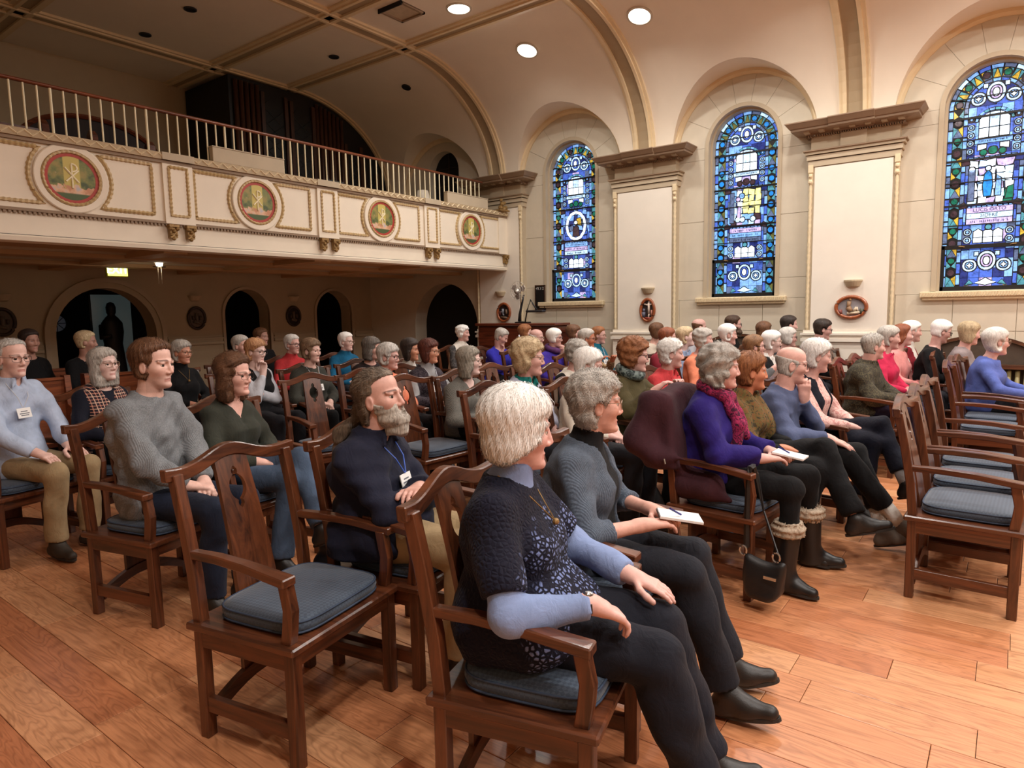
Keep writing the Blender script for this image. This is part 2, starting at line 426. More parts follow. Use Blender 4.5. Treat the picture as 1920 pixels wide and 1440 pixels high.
# ---- window sills and reveals are built with the windows
# ---- radiator niches with low arched heads under the windows
M_GRILLE = wood('grille_wood', (58, 32, 20), (104, 62, 36), 0)
M_PEWTER = plain('radiator_paint', (176, 166, 120), .4, .06, 20, .05)
for n_, bx in enumerate(BAY[1:4]):
    root = empty('radiator_niche', (bx, YW, 0)); tag(root, ['shallow arched radiator niche under the farthest stained glass window', 'shallow arched radiator niche under the middle stained glass window', 'shallow arched radiator niche under the window at the right edge'][n_], 'radiator', 'radiator niches')
    mb = MB(); rings = []
    for k in range(17):
        t = math.radians(28 + 124 * k / 16); R_ = .62
        cx, cz = R_ * 1.08 * math.cos(t), .62 + R_ * .78 * math.sin(t)
        ox, oz = cx * 1.06, .62 + (cz - .62) * 1.07
        rings.append([(cx, -.012, cz), (ox, -.012, oz), (ox, -.04, oz), (cx, -.04, cz)])
    mb.loft(rings); mb.build('niche_arch', M_GRILLE, root)
    mb = MB(); pts = [(.67*math.cos(math.radians(28 + 124*k/16)), .62 + .48*math.sin(math.radians(28 + 124*k/16))) for k in range(17)]
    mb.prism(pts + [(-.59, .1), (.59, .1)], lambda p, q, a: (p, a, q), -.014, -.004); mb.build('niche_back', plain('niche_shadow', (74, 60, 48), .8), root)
    MB().box(-.62, .62, -.17, -.03, .78, .82).build('top_rail', M_GRILLE, root)
    for k in range(16): MB().tube([(-.56 + k*.075, -.1, .1), (-.56 + k*.075, -.1, .76)], .022, 8).build('radiator_column', M_PEWTER, root, smooth=True)
# ================================================================= text helper
def text_mesh(body, size, name='lettering'):
    cu = bpy.data.curves.new(name, 'FONT'); cu.body = body; cu.size = size; cu.align_x = 'CENTER'; cu.align_y = 'CENTER'; cu.extrude = .0008
    o = bpy.data.objects.new(name, cu); COL.objects.link(o)
    me = bpy.data.meshes.new_from_object(o.evaluated_get(bpy.context.evaluated_depsgraph_get()))
    bpy.data.objects.remove(o); bpy.data.curves.remove(cu); return me
def text_obj(body, size, mat, parent, loc, rot):
    me = text_mesh(body, size); me.materials.clear(); me.materials.append(mat)
    o = link_mesh('lettering', me, parent, loc); o.rotation_euler = rot; return o

# ================================================================= back of the hall
# lower back wall with a wide doorway arch and two round-headed niches
M_BACK = plain('plaster_back_shaded', (188, 172, 144), .8, .04, 4, .06)  # plaster colour lowered to deepen the shade at the back
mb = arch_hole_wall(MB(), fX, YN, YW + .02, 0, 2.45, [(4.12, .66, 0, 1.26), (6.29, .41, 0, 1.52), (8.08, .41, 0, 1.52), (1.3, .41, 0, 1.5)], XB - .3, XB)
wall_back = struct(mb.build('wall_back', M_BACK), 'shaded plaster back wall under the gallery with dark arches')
def arch_ring(name, mat, parent, yc, zs, r0, r1, x0, x1, zb=0.0):
    rings = []
    P_ = [(PI * k / 20) for k in range(21)]
    pts = [(1, zb)] + [None] * 21 + [(-1, zb)]
    for k in range(23):
        if k == 0: prof = [(r0, zb), (r1, zb)]
        elif k == 22: prof = [(-r0, zb), (-r1, zb)]
        else:
            t = PI * (k - 1) / 20; prof = [(r0*math.cos(t), zs + r0*math.sin(t)), (r1*math.cos(t), zs + r1*math.sin(t))]
        (a, za), (b_, zb_) = prof
        rings.append([(x0, yc + a, za), (x0, yc + b_, zb_), (x1, yc + b_, zb_), (x1, yc + a, za)])
    return MB().loft(rings).build(name, mat, parent)
arch_ring('arch_moulding', M_FRIEZE, wall_back, 4.12, 1.26, .74, .80, XB - .02, XB + .05)
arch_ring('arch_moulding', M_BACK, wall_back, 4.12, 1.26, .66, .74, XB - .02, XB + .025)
for yc in (6.29, 8.08): arch_ring('arch_moulding', M_FRIEZE, wall_back, yc, 1.52, .41, .455, XB - .02, XB + .03)
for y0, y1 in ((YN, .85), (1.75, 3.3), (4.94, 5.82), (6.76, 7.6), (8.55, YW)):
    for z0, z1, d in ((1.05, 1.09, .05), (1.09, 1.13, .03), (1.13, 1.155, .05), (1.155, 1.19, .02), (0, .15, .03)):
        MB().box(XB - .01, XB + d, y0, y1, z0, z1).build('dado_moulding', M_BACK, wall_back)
# vestibule behind the doorway
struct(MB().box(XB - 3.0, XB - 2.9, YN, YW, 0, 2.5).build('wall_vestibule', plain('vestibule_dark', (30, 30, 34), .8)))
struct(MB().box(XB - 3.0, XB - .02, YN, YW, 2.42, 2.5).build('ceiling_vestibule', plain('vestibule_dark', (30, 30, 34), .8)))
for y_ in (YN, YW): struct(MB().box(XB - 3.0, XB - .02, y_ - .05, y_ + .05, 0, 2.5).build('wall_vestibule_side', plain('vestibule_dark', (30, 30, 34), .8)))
r_ = empty('lit_side_panel', (XB - 1.1, 4.5, 0)); tag(r_, 'pale blue-green lit panel behind the statue in the back doorway', 'panel')
MB().box(-.02, 0, -.16, .42, .0, 1.86).build('glass', emit('blue_dusk', (120, 170, 176), .06), r_)
mbf = MB().box(-.03, .01, -.19, -.16, 0, 1.9); mbf.box(-.03, .01, .42, .45, 0, 1.9); mbf.box(-.03, .01, -.19, .45, 1.86, 1.9); mbf.box(-.03, .01, -.19, .45, .0, .04); mbf.build('frame', M_BLACK, r_)
r_ = empty('statue', (XB - .85, 4.52, 0)); tag(r_, 'dark robed standing statue silhouetted in the back doorway', 'statue')
rings = []
for z, a, b_ in ((.62, .16, .13), (.66, .17, .14), (.9, .15, .12), (1.1, .13, .11), (1.28, .16, .11), (1.42, .15, .1), (1.5, .09, .08), (1.54, .05, .05), (1.58, .065, .07), (1.66, .07, .075), (1.72, .05, .055), (1.74, .01, .01)):
    rings.append([(b_*math.cos(2*PI*k/14), a*math.sin(2*PI*k/14), z) for k in range(14)])
MB().loft(rings).build('figure', M_IRON, r_, smooth=True)
MB().tube([(.0, -.14, 1.38), (.1, -.19, 1.2), (.16, -.08, 1.22)], [.05, .045, .03], 8).build('arm', M_IRON, r_, smooth=True)
MB().box(-.18, .18, -.18, .18, 0, .62).build('plinth', M_IRON, r_, bevel=.02)
r_ = empty('round_window', (XB - 2.86, 4.45, 1.42)); tag(r_, 'small round blue-grey window glimmering in the dark vestibule', 'window')
MB().lathe([(.0, .0), (.15, 0), (.15, .02), (0, .02)], n=24, ax=0).build('pane', emit('dusk_glass', (120, 140, 165), .035), r_)
mb = MB().tube([(.02, .15*math.cos(2*PI*k/24), .15*math.sin(2*PI*k/24)) for k in range(24)], .012, 6, closed=True)
for k in range(4):
    a = PI*k/4; mb.tube([(.022, .15*math.cos(a), .15*math.sin(a)), (.022, -.15*math.cos(a), -.15*math.sin(a))], .006, 6)
mb.build('glazing_bars', M_BLACK, r_)
r_ = empty('notice_stand', (XB - 1.5, 3.85, 0)); tag(r_, 'dark notice stand with two white papers in the back doorway', 'stand')
MB().box(-.02, 0, -.09, .09, .8, 1.14).build('board', M_IRON, r_); MB().tube([(-.01, 0, 0), (-.01, 0, .8)], .015, 8).build('pole', M_IRON, r_); MB().lathe([(0, 0), (.14, 0), (.14, .02), (0, .02)], n=14).build('foot', M_IRON, r_)
for dz in (1.04, .90): MB().box(0, .006, -.06, .06, dz - .06, dz + .06).build('paper', plain('paper', (224, 222, 214), .8, .05), r_)

# upper back wall
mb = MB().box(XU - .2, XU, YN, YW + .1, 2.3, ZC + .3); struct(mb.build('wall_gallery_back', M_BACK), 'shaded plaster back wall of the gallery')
# ================================================================= gallery (balcony)
XF = -6.75
gal = empty('gallery_balcony', (XF, 4.33, 2.2)); tag(gal, 'cream gallery balcony with painted roundels and a railing across the rear', 'balcony')
OF = Vector((XF, 4.33, 2.2))
class GB(MB):
    def build(s, name, mat, parent=gal, **kw):
        s.v = [(x - OF.x, y - OF.y, z - OF.z) for x, y, z in s.v]; return MB.build(s, name, mat, parent, **kw)
Y0, Y1 = YN, YW - .1
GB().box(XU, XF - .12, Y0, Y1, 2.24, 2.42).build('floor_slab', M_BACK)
GB().box(XF - .14, XF - .02, Y0, Y1, 2.42, 3.0).build('parapet', M_BALC)
GB().box(XF - .16, XF - .035, Y0, Y1, 2.215, 2.42).build('fascia', M_BALC)
mb = GB(); path = [(XF - .02, 2.215), (XF + .0, 2.20), (XF - .01, 2.165), (XF - .06, 2.15), (XF - .14, 2.16), (XF - .14, 2.215)]
mb.loft([[(x, Y0, z) for x, z in path], [(x, Y1, z) for x, z in path]]); mb.build('lip_moulding', M_BALC)
GB().box(XF - .05, XF - .028, Y0, Y1, 2.208, 2.22).build('painted_shadow_line', M_DARK)  # near-black strip painted in as the shadow line above the lip
# cap with lattice relief
M_CAP = plain('cap_tan', (182, 160, 126), .6, .05, 10, .1)
GB().box(XF - .16, XF + .03, Y0, Y1, 3.03, 3.095).build('cap', M_CAP)
GB().box(XF - .14, XF + .01, Y0, Y1, 3.0, 3.035).build('cap_bed', M_CORN)
mb = GB(); yy = Y0; up = True
while yy < Y1 - .06:
    z0, z1 = (3.045, 3.085) if up else (3.085, 3.045)
    mb.tube([(XF + .031, yy, z0), (XF + .031, yy + .055, z1)], .009, 4); yy += .055; up = not up
mb.build('cap_lattice', M_MOULD2)
# dentil string
GB().box(XF - .06, XF - .0, Y0, Y1, 2.415, 2.44).build('string_course', M_CORN)
mb = GB(); yy = Y0
while yy < Y1: mb.box(XF - .03, XF - .006, yy, yy + .02, 2.395, 2.416); yy += .036
mb.build('dentils', M_CORN)
centres = [.69, 2.51, 4.33, 6.15, 7.97]
strips = [1.60, 3.42 + .04, 5.28, 7.10, 8.80]
def bead(path, r=.012, closed=True):
    out = []; P_ = [Vector(p) for p in path]; L = len(P_)
    for i in range(L if closed else L - 1):
        a, b_ = P_[i], P_[(i+1) % L]; n = max(1, int((b_ - a).length / .02))
        for k in range(n): out.append(a.lerp(b_, k / n))
    return out
def frame(pts, name='panel_moulding'):
    p = bead([(XF - .016, y, z) for y, z in pts]); mb = GB()
    mb.tube(p, [.015 + .006 * (k % 2) for k in range(len(p))], 5, closed=True); return mb.build(name, M_MOULD)
zc, hh = 2.735, .235
for yc in centres:
    for s in (-1, 1):
        ye = yc + s * .70
        a0 = math.asin(hh / .33)
        arc = [(yc + s*.33*math.cos(a0 - 2*a0*k/12), zc + .33*math.sin(a0 - 2*a0*k/12)) for k in range(13)]
        frame([(ye, zc + hh)] + arc + [(ye, zc - hh)])
for k, ys in enumerate(strips):
    GB().box(XF - .06, XF + .005, ys - .15, ys + .15, 2.42, 3.0).build('pier', M_BALC)
    if k < 4:
        GB().box(XF - .1, XF + .04, ys - .16, ys + .16, 3.03, 3.1).build('pier_cap', M_FRIEZE)
        p = bead([(XF + .006, ys + a, zc + b_) for a, b_ in ((-.09, .235), (.09, .235), (.09, -.235), (-.09, -.235))]); GB().tube(p, [.013 + .006*(q % 2) for q in range(len(p))], 5, closed=True).build('panel_moulding', M_MOULD)
    for dy in (-.09, .085) if k < 4 else (.02,):
        mb = GB(); yk = ys + dy; x = XF - .03
        mb.box(x, x + .075, yk - .05, yk + .05, 2.385, 2.41); mb.box(x, x + .055, yk - .036, yk + .036, 2.28, 2.385)
        for (dx, dyy, dz, r) in ((.06, -.034, 2.37, .022), (.06, .034, 2.37, .022), (.062, 0, 2.345, .02), (.05, -.025, 2.31, .017), (.05, .025, 2.31, .017), (.045, 0, 2.275, .022)):
            mb.sphere((x + dx, yk + dyy, dz), r, 8, 5)
        mb.build('corbel', M_GILT, smooth=False)
# railing
M_RAILW = wood('handrail_wood', (92, 44, 26), (150, 82, 50), 1)
mb = GB(); rings = []
ringp = [(.022*math.cos(2*PI*k/10) - .06 + XF, 3.51 + .017*math.sin(2*PI*k/10)) for k in range(10)]
mb.loft([[(x, Y0, z) for x, z in ringp], [(x, 8.32, z) for x, z in ringp]]); mb.build('handrail', M_RAILW, smooth=True)
M_BALU = plain('baluster_cream', (236, 226, 190), .45, .04, 10, .02)
bal_me = None
yy = -1.2; k = 0
me1 = MB().tube([(0, 0, 0), (0, 0, .405)], .0085, 8).mesh('baluster'); me1.materials.append(M_BALU)
me2 = MB().tube([(0, 0, 0), (0, 0, .405)], .012, 8).mesh('baluster_post'); me2.materials.append(M_BALU)
while yy < 8.3:
    link_mesh('baluster', me2 if k % 8 == 4 else me1, gal, (-.06, yy - OF.y, 3.09 - OF.z)); yy += .1005; k += 1
# soffit beams
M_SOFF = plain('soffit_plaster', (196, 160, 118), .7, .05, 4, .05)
GB().box(XU, XF - .13, Y0, Y1, 2.2, 2.245).build('soffit', M_SOFF)
for xx in (-7.9, -9.1): GB().box(xx - .12, xx + .12, Y0, Y1, 2.13, 2.2).build('soffit_beam', M_SOFF); GB().box(xx - .16, xx + .16, Y0, Y1, 2.175, 2.2).build('soffit_moulding', M_FRIEZE)
for yy in strips[:4]: GB().box(XB, XF - .15, yy - .12, yy + .12, 2.14, 2.2).build('soffit_beam', M_SOFF)

# painted roundels on the parapet
def roundel_mat():
    m, nt, b = new_mat('roundel_painting')
    tc = N(nt, 'ShaderNodeTexCoord'); sx = N(nt, 'ShaderNodeSeparateXYZ'); nt.links.new(tc.outputs['Object'], sx.inputs[0])
    no = N(nt, 'ShaderNodeTexNoise'); no.inputs['Scale'].default_value = 14; no.inputs['Detail'].default_value = 3; nt.links.new(tc.outputs['Object'], no.inputs['Vector'])
    ab = N(nt, 'ShaderNodeMath', operation='ABSOLUTE'); nt.links.new(sx.outputs['Y'], ab.inputs[0])
    green = ramp(nt, no.outputs['Fac'], [(.35, srgb(74, 86, 48)), (.5, srgb(120, 126, 66)), (.65, srgb(156, 140, 76))])
    col = ramp(nt, ab.outputs[0], [(0, (1,1,1)), (.062, (1,1,1)), (.068, (0,0,0))]); col.node.color_ramp.interpolation = 'LINEAR'
    mx = N(nt, 'ShaderNodeMixRGB'); nt.links.new(col, mx.inputs[0]); nt.links.new(green, mx.inputs[1]); mx.inputs[2].default_value = srgb(202, 184, 98)
    # figures: pinkish lumps in a band below the middle
    z1 = N(nt, 'ShaderNodeMapRange'); z1.inputs[1].default_value = -.11; z1.inputs[2].default_value = -.03; z1.inputs[3].default_value = 1; z1.inputs[4].default_value = 0; nt.links.new(sx.outputs['Z'], z1.inputs[0])
    n2 = N(nt, 'ShaderNodeTexNoise'); n2.inputs['Scale'].default_value = 22; nt.links.new(tc.outputs['Object'], n2.inputs['Vector'])
    mu = N(nt, 'ShaderNodeMath', operation='MULTIPLY_ADD'); nt.links.new(z1.outputs[0], mu.inputs[0]); mu.inputs[1].default_value = .55; nt.links.new(n2.outputs['Fac'], mu.inputs[2])
    msk = ramp(nt, mu.outputs[0], [(.72, (0,0,0)), (.80, (1,1,1))])
    fig = ramp(nt, no.outputs['Fac'], [(.4, srgb(200, 140, 104)), (.55, srgb(228, 186, 150)), (.66, srgb(190, 184, 186))])
    m2 = N(nt, 'ShaderNodeMixRGB'); nt.links.new(msk, m2.inputs[0]); nt.links.new(mx.outputs[0], m2.inputs[1]); nt.links.new(fig, m2.inputs[2])
    z2 = ramp(nt, sx.outputs['Z'], [(0, (1,1,1)), (.001, (0,0,0))])
    mr = N(nt, 'ShaderNodeMapRange'); mr.inputs[1].default_value = -.135; mr.inputs[2].default_value = -.125; mr.inputs[3].default_value = 1; mr.inputs[4].default_value = 0; nt.links.new(sx.outputs['Z'], mr.inputs[0])
    m3 = N(nt, 'ShaderNodeMixRGB'); nt.links.new(mr.outputs[0], m3.inputs[0]); nt.links.new(m2.outputs[0], m3.inputs[1]); m3.inputs[2].default_value = srgb(74, 92, 48)
    nt.links.new(m3.outputs[0], b.inputs['Base Color']); b.inputs['Roughness'].default_value = .5
    return m
M_PAINT = roundel_mat(); M_RED = plain('roundel_red', (176, 58, 46), .5, .1, 30, .05); M_CHI = plain('roundel_monogram', (246, 236, 200), .5, .05)
where = ['near the left edge of the frame', 'second from the left edge', 'third from the left edge', 'nearest to the window wall']
for k, yc in enumerate(centres[1:]):
    r_ = empty('painted_roundel', (XF - .02, yc, zc)); tag(r_, 'painted chi-rho roundel on the gallery front, ' + where[k], 'medallion', 'roundels on the gallery front')
    MB().lathe([(0, 0), (.30, 0), (.30, .022), (.292, .028), (.245, .026), (.24, .015), (0, .015)], n=40, ax=0).build('plaster_ring', M_BALC, r_, smooth=False)
    mb = MB().tube([(.024, (.228)*math.cos(2*PI*q/72), .228*math.sin(2*PI*q/72)) for q in range(72)], [.012 + .005*(q % 2) for q in range(72)], 5, closed=True); mb.build('gilded_ring', M_MOULD, r_)
    MB().lathe([(0, .0), (.215, 0), (.215, .021), (.19, .021), (.188, .018), (0, .018)], n=40, ax=0).build('red_ring', M_RED, r_)
    MB().lathe([(0, .012), (.189, .012), (.189, .0195), (0, .0195)], n=40, ax=0).build('painting', M_PAINT, r_)
    mb = MB(); x = .022; t_ = .0082
    mb.tube([(x, 0, -.085), (x, 0, .125)], t_, 5); mb.tube([(x, -.055, .09), (x, .05, -.03)], t_, 5); mb.tube([(x, .055, .075), (x, -.05, -.03)], t_, 5)
    mb.tube([(x, .0, .125)] + [(x, .038*math.sin(PI*q/10) + .004, .093 + .033*math.cos(PI*q/10)) for q in range(11)], t_, 5)
    mb.build('chi_rho', M_CHI, r_)

# beige boxes standing on the parapet
for k, (ya, yb, lab) in enumerate(((3.83, 4.68, 'long beige box standing on the gallery parapet by the second roundel'), (7.42, 8.36, 'long beige box standing on the gallery parapet beside the window wall'))):
    r_ = empty('beige_box', (XF - .02, (ya + yb) / 2, 3.09)); tag(r_, lab, 'box', 'beige boxes on the parapet'); h = (yb - ya) / 2
    MB().box(-.025, .045, -h, h, 0.005, .155).build('body', M_FRIEZE, r_, bevel=.004)
    MB().box(-.03, .05, -h - .004, h + .004, .155, .165).build('lid', M_FRIEZE, r_)

# ---- organ on the gallery
M_ORG = wood('organ_case', (18, 12, 10), (40, 24, 17), 2, .8, .0); M_ORGD = plain('organ_black', (9, 10, 12), .6, .2)
M_PIPE = wood('organ_pipe_wood', (44, 24, 15), (84, 48, 28), 2, .5, .1)
YO0, YO1, XO = 5.75, 8.85, -9.55
org = empty('pipe_organ', (XO, 7.2, 2.42)); tag(org, 'dark wooden pipe organ filling the gallery corner under the cove', 'organ')
def topz(y):
    if y < YC0: return ZC - .07
    return ZS + CB * math.sqrt(max(0, 1 - ((y - YC0) / CA)**2)) - .07
prof = [(YO0 - 7.2, 0)] + [(YO1 - 7.2, 0)] + [(y - 7.2, max(topz(y) - 2.42, .3)) for y in [YO1 - (YO1 - YO0) * k / 26 for k in range(27)]]
MB().prism(prof, lambda p, q, a: (a, p, q), -1.25, 0).build('case', M_ORGD, org)
def pipes(y0, y1, n):
    for k in range(n):
        y = y0 + (y1 - y0) * (k + .5) / n; zt = min(topz(y - .05), topz(y + .05)) - 2.42 - .06
        MB().tube([(.03, y - 7.2, .1), (.03, y - 7.2, zt)], (y1 - y0) / n * .42, 8).build('pipe', M_PIPE, org, smooth=True)
def grille(y0, y1, zt):
    h = (y1 - y0) / 2; yc = (y0 + y1) / 2 - 7.2
    MB().prism([(yc + h*math.cos(PI*k/12), zt - h + h*math.sin(PI*k/12)) for k in range(13)] + [(yc - h, .3), (yc + h, .3)], lambda p, q, a: (a, p, q), -.0, .015).build('grille_panel', M_ORGD, org)
    mb = MB()
    for k in range(9):
        z = .4 + k * (zt - .6) / 9; mb.tube([(.02, yc - h*.9, z), (.02, yc + h*.9, z + .25)], .007, 4); mb.tube([(.02, yc + h*.9, z), (.02, yc - h*.9, z + .25)], .007, 4)
    mb.build('tracery', plain('organ_tracery', (40, 46, 50), .5), org)
    for s in (-1, 1): MB().box(0, .05, yc + s*(h + .03) - .03, yc + s*(h + .03) + .03, .1, min(zt + .08, topz(yc + 7.2 + s*(h + .06)) - 2.5)).build('stile', M_PIPE, org)
pipes(5.8, 6.25, 5); grille(6.32, 6.68, 2.45); grille(6.84, 7.2, 2.42); pipes(7.26, 7.85, 7); grille(7.92, 8.2, 1.95); grille(8.32, 8.56, 1.55)

# ---- gallery furniture seen through the railing
M_PEW = wood('pew_wood', (52, 22, 15), (104, 50, 30), 1, .25, .6)
def pew(x, y0, y1, lab, top=3.32):
    r_ = empty('pew', (x, (y0 + y1) / 2, 2.42)); tag(r_, lab, 'pew', 'gallery pews'); h = (y1 - y0) / 2; t = top - 2.42
    MB().box(-.02, .02, -h, h, .35, t).build('back', M_PEW, r_); MB().box(-.03, .035, -h, h, t, t + .03).build('top_rail', M_PEW, r_); MB().box(.02, .42, -h, h, .38, .42).build('seat', M_PEW, r_)
    for s in (-1, 1):
        pr = [(-.06, 0), (.44, 0), (.44, .55), (.36, .62), (.2, .62), (.08, .8), (.06, t + .08), (.0, t + .13), (-.06, t + .08)]
        MB().prism(pr, lambda p, q, a: (p, a, q), s*h - .03, s*h + .03).build('end_panel', M_PEW, r_)
pew(-7.62, 1.95, 2.62, 'dark glossy pew behind the first railing bay of the gallery', 3.29); pew(-7.62, 3.05, 3.62, 'glossy reddish pew behind the first roundel in the gallery', 3.27)
pew(-7.62, 3.78, 4.25, 'low dark pew near the organ in the gallery', 3.18)
r_ = empty('arched_settle', (-8.5, 3.4, 2.42)); tag(r_, 'dark high-backed settle with an arched top behind the gallery pews', 'bench')
MB().prism([(.78*math.cos(PI*k/24), .78 + .55*math.sin(PI*k/24)**.8) for k in range(25)] + [(-.78, 0), (.78, 0)], lambda p_, q_, a_: (a_, p_, q_), -.03, .03).build('arched_back', M_ORG, r_)
MB().tube([(.03, .78*math.cos(PI*k/24), .78 + .55*math.sin(PI*k/24)**.8) for k in range(25)], .03, 6).build('arched_rim', M_PEW, r_)
MB().box(.03, .5, -.74, .74, .38, .44).build('seat', M_PEW, r_)
for s_ in (-1, 1): MB().box(.0, .5, s_*.76 - .03, s_*.76 + .03, 0, .7).build('end_panel', M_PEW, r_)
r_ = empty('table_lamp', (-7.55, 7.75, 2.42)); tag(r_, 'white cone-shaded lamp standing behind the gallery railing', 'lamp')
MB().lathe([(.12, 0), (.12, .02), (.03, .04), (.015, .08), (.015, .72)], n=14).build('stand', M_BLACK, r_, smooth=True)
MB().lathe([(.155, .70), (.16, .70), (.085, .98), (.08, .98)], n=20).build('lamp_shade', plain('lampshade', (232, 222, 204), .8, .03), r_, smooth=True)
r_ = empty('music_stand', (-7.5, 6.0, 2.42)); tag(r_, 'small silver music stand behind the gallery railing', 'stand')
MB().tube([(0, 0, 0), (0, 0, .75)], .012, 8).build('pole', plain('chrome', (180, 180, 182), .25, .05, 20, 0, 1), r_); MB().box(-.01, .02, -.14, .14, .68, .88).build('desk', M_BLACK, r_)
for k in range(3): MB().tube([(0, 0, .2), (.22*math.cos(k*2.1), .22*math.sin(k*2.1), .01)], .008, 6).build('foot', MATS['chrome'], r_)
r_ = empty('gilded_ornament', (-6.72, 8.72, 3.1)); tag(r_, 'gilded leafy bracket ornament on the gallery end by the pilaster', 'ornament')
mb = MB()
for k, (dy, dz, r) in enumerate(((0, .03, .05), (-.07, .05, .04), (.06, .06, .035), (-.03, .11, .04), (.03, .13, .03), (-.05, .17, .028), (.08, .02, .03))): mb.sphere((.02, dy, dz), r, 8, 5)
mb.build('leaves', M_GILT, r_)
MB().box(-.05, .06, -.12, .12, -.002, .02).build('base', M_GILT, r_)

# side niche window of the gallery bay
r_ = empty('small_arched_window', (BAY[0] + .02, YW + .1, 3.2)); tag(r_, 'small dark arched window in the gallery side wall', 'window')
MB().prism([(.35*math.cos(PI*k/16), .77 + .35*math.sin(PI*k/16)) for k in range(17)] + [(-.35, 0), (.35, 0)], lambda p, q, a: (p, a, q), .06, .07).build('pane', M_DARK, r_)
mb = MB().box(-.012, .012, .04, .07, 0, 1.1)
for z in (.25, .55, .85): mb.box(-.35, .35, .045, .065, z - .01, z + .01)
mb.build('glazing_bars', plain('bar_brown', (40, 30, 26), .6), r_)

# ================================================================= lights in the ceiling
M_LENS = emit('lamp_lens', (255, 244, 224), 14.0); M_RIM = plain('lamp_rim', (206, 196, 180), .4, .03)
def downlight(x, y, z, nrm, on_, lab, r=.13):
    n = Vector(nrm).normalized(); r_ = empty('recessed_downlight', (x, y, z)); q = Vector((0, 0, -1)).rotation_difference(n); r_.rotation_mode = 'QUATERNION'; r_.rotation_quaternion = q
    tag(r_, lab, 'light', 'recessed downlights' if on_ else 'unlit ceiling downlights')
    MB().lathe([(r*1.22, .0), (r*1.22, -.012), (r*1.02, -.016), (r, .0), (r*.98, .03), (r*1.1, .03)], n=28).build('rim', M_RIM if on_ else M_IRON, r_, smooth=False)
    MB().lathe([(0, -.003), (r, -.003), (r, .004), (0, .004)], n=28).build('lens' if on_ else 'dark_lens', M_LENS if on_ else M_DARK, r_)
    if on_:
        ld = bpy.data.lights.new('downlight_lamp', 'AREA'); ld.shape = 'DISK'; ld.size = r*1.8; ld.energy = LAMP_W*(.5 if x < -4.5 else (1.0 if x < 0 else 1.9)); ld.color = LAMP_COL; ld.spread = math.radians(LAMP_SPREAD)
        lo = bpy.data.objects.new('downlight_lamp', ld); COL.objects.link(lo); lo.parent = r_; lo.location = (0, 0, -.02)
def cove_light(x, y, on_, lab, r=.13):
    t = math.acos((y - YC0) / CA); yy, zz = cove_pt(t); n = Vector((0, -math.cos(t) / CA, -math.sin(t) / CB)); n.normalize()
    downlight(x, yy + n.y*.005, zz + n.z*.005, n, on_, lab, r)
cove_light(-5.47, 7.72, True, 'lit round downlight in the cove above the farthest window')
cove_light(-3.80, 7.72, True, 'lit round downlight in the cove just past the second rib')
cove_light(-2.1, 7.72, True, 'lit round downlight in the cove outside the top of the picture'); cove_light(-.3, 7.72, True, 'lit round downlight in the cove above the right window, out of view'); cove_light(1.6, 7.72, True, 'lit round downlight in the cove beyond the right edge'); cove_light(3.6, 7.72, True, 'lit round downlight in the cove far beyond the right edge')
downlight(-5.56, 6.43, ZC - .004, (0, 0, -1), True, 'lit round downlight at the top edge near the ceiling vent')
for x, y, w in ((-3.4, 6.3, 'second on the window side'), (-1.3, 6.3, 'third on the window side'), (.8, 6.3, 'fourth on the window side'), (2.9, 6.3, 'fifth on the window side'), (-1.0, 2.5, 'first on the near side'), (1.1, 2.5, 'second on the near side'), (3.2, 2.5, 'third on the near side'), (.2, .4, 'first over the near aisle'), (2.3, .4, 'second over the near aisle'), (4.4, .4, 'third over the near aisle'), (3.6, 4.4, 'over the speaker')):
    downlight(x, y, ZC - .004, (0, 0, -1), True, 'lit round downlight in the flat ceiling out of view, ' + w)
downlight(-8.05, 4.42, ZC - .004, (0, 0, -1), False, 'unlit small downlight in the gallery ceiling at the top edge', .06); downlight(-9.2, 4.42, ZC - .004, (0, 0, -1), False, 'unlit small downlight in the gallery ceiling nearer the back wall', .06)
downlight(-7.95, 6.45, ZC - .004, (0, 0, -1), False, 'unlit small downlight in the flat ceiling in front of the organ', .06); cove_light(-7.8, 7.72, False, 'unlit small downlight in the cove above the gallery window', .06)
r_ = empty('air_vent', (-6.15, 6.05, ZC)); tag(r_, 'square metal air vent in the ceiling near the top edge', 'vent')
MB().box(-.2, .2, -.2, .2, -.012, .0).build('plate', plain('vent_paint', (190, 170, 144), .6), r_)
mb = MB()
for a, b_, c, d in ((-.2, .2, -.2, -.17), (-.2, .2, .17, .2), (-.2, -.17, -.2, .2), (.17, .2, -.2, .2)): mb.box(a, b_, c, d, -.03, -.005)
mb.build('frame', M_CORN, r_); MB().box(-.2, .2, -.205, -.19, -.05, 0).build('dark_slot', M_DARK, r_)

# lamp and exit sign under the gallery
r_ = empty('ceiling_lamp', (-8.3, 3.95, 2.2)); tag(r_, 'small lit ceiling lamp with hanging pull cords under the gallery', 'lamp')
MB().lathe([(.03, 0), (.03, -.03), (.06, -.05), (.0, -.05)], n=14).build('fitting', M_CORN, r_); MB().sphere((0, 0, -.06), .04, 12, 8).build('bulb', emit('bulb', (255, 248, 220), 30), r_, smooth=True)
MB().lathe([(.075, -.095), (.02, -.09), (.02, -.1), (.075, -.1)], n=14).build('reflector', M_RIM, r_)
for dy in (-.02, .02): MB().tube([(0, dy, -.1), (0, dy, -.3)], .0025, 5).build('pull_cord', M_RIM, r_)
ld = bpy.data.lights.new('bulb_light', 'POINT'); ld.energy = 1.0; ld.color = (1, .86, .6); ld.shadow_soft_size = .04; lo = bpy.data.objects.new('bulb_light', ld); COL.objects.link(lo); lo.parent = r_; lo.location = (0, 0, -.13)
r_ = empty('exit_sign', (-9.4, 3.92, 2.2)); tag(r_, 'glowing yellow-green exit sign hanging under the gallery', 'sign')
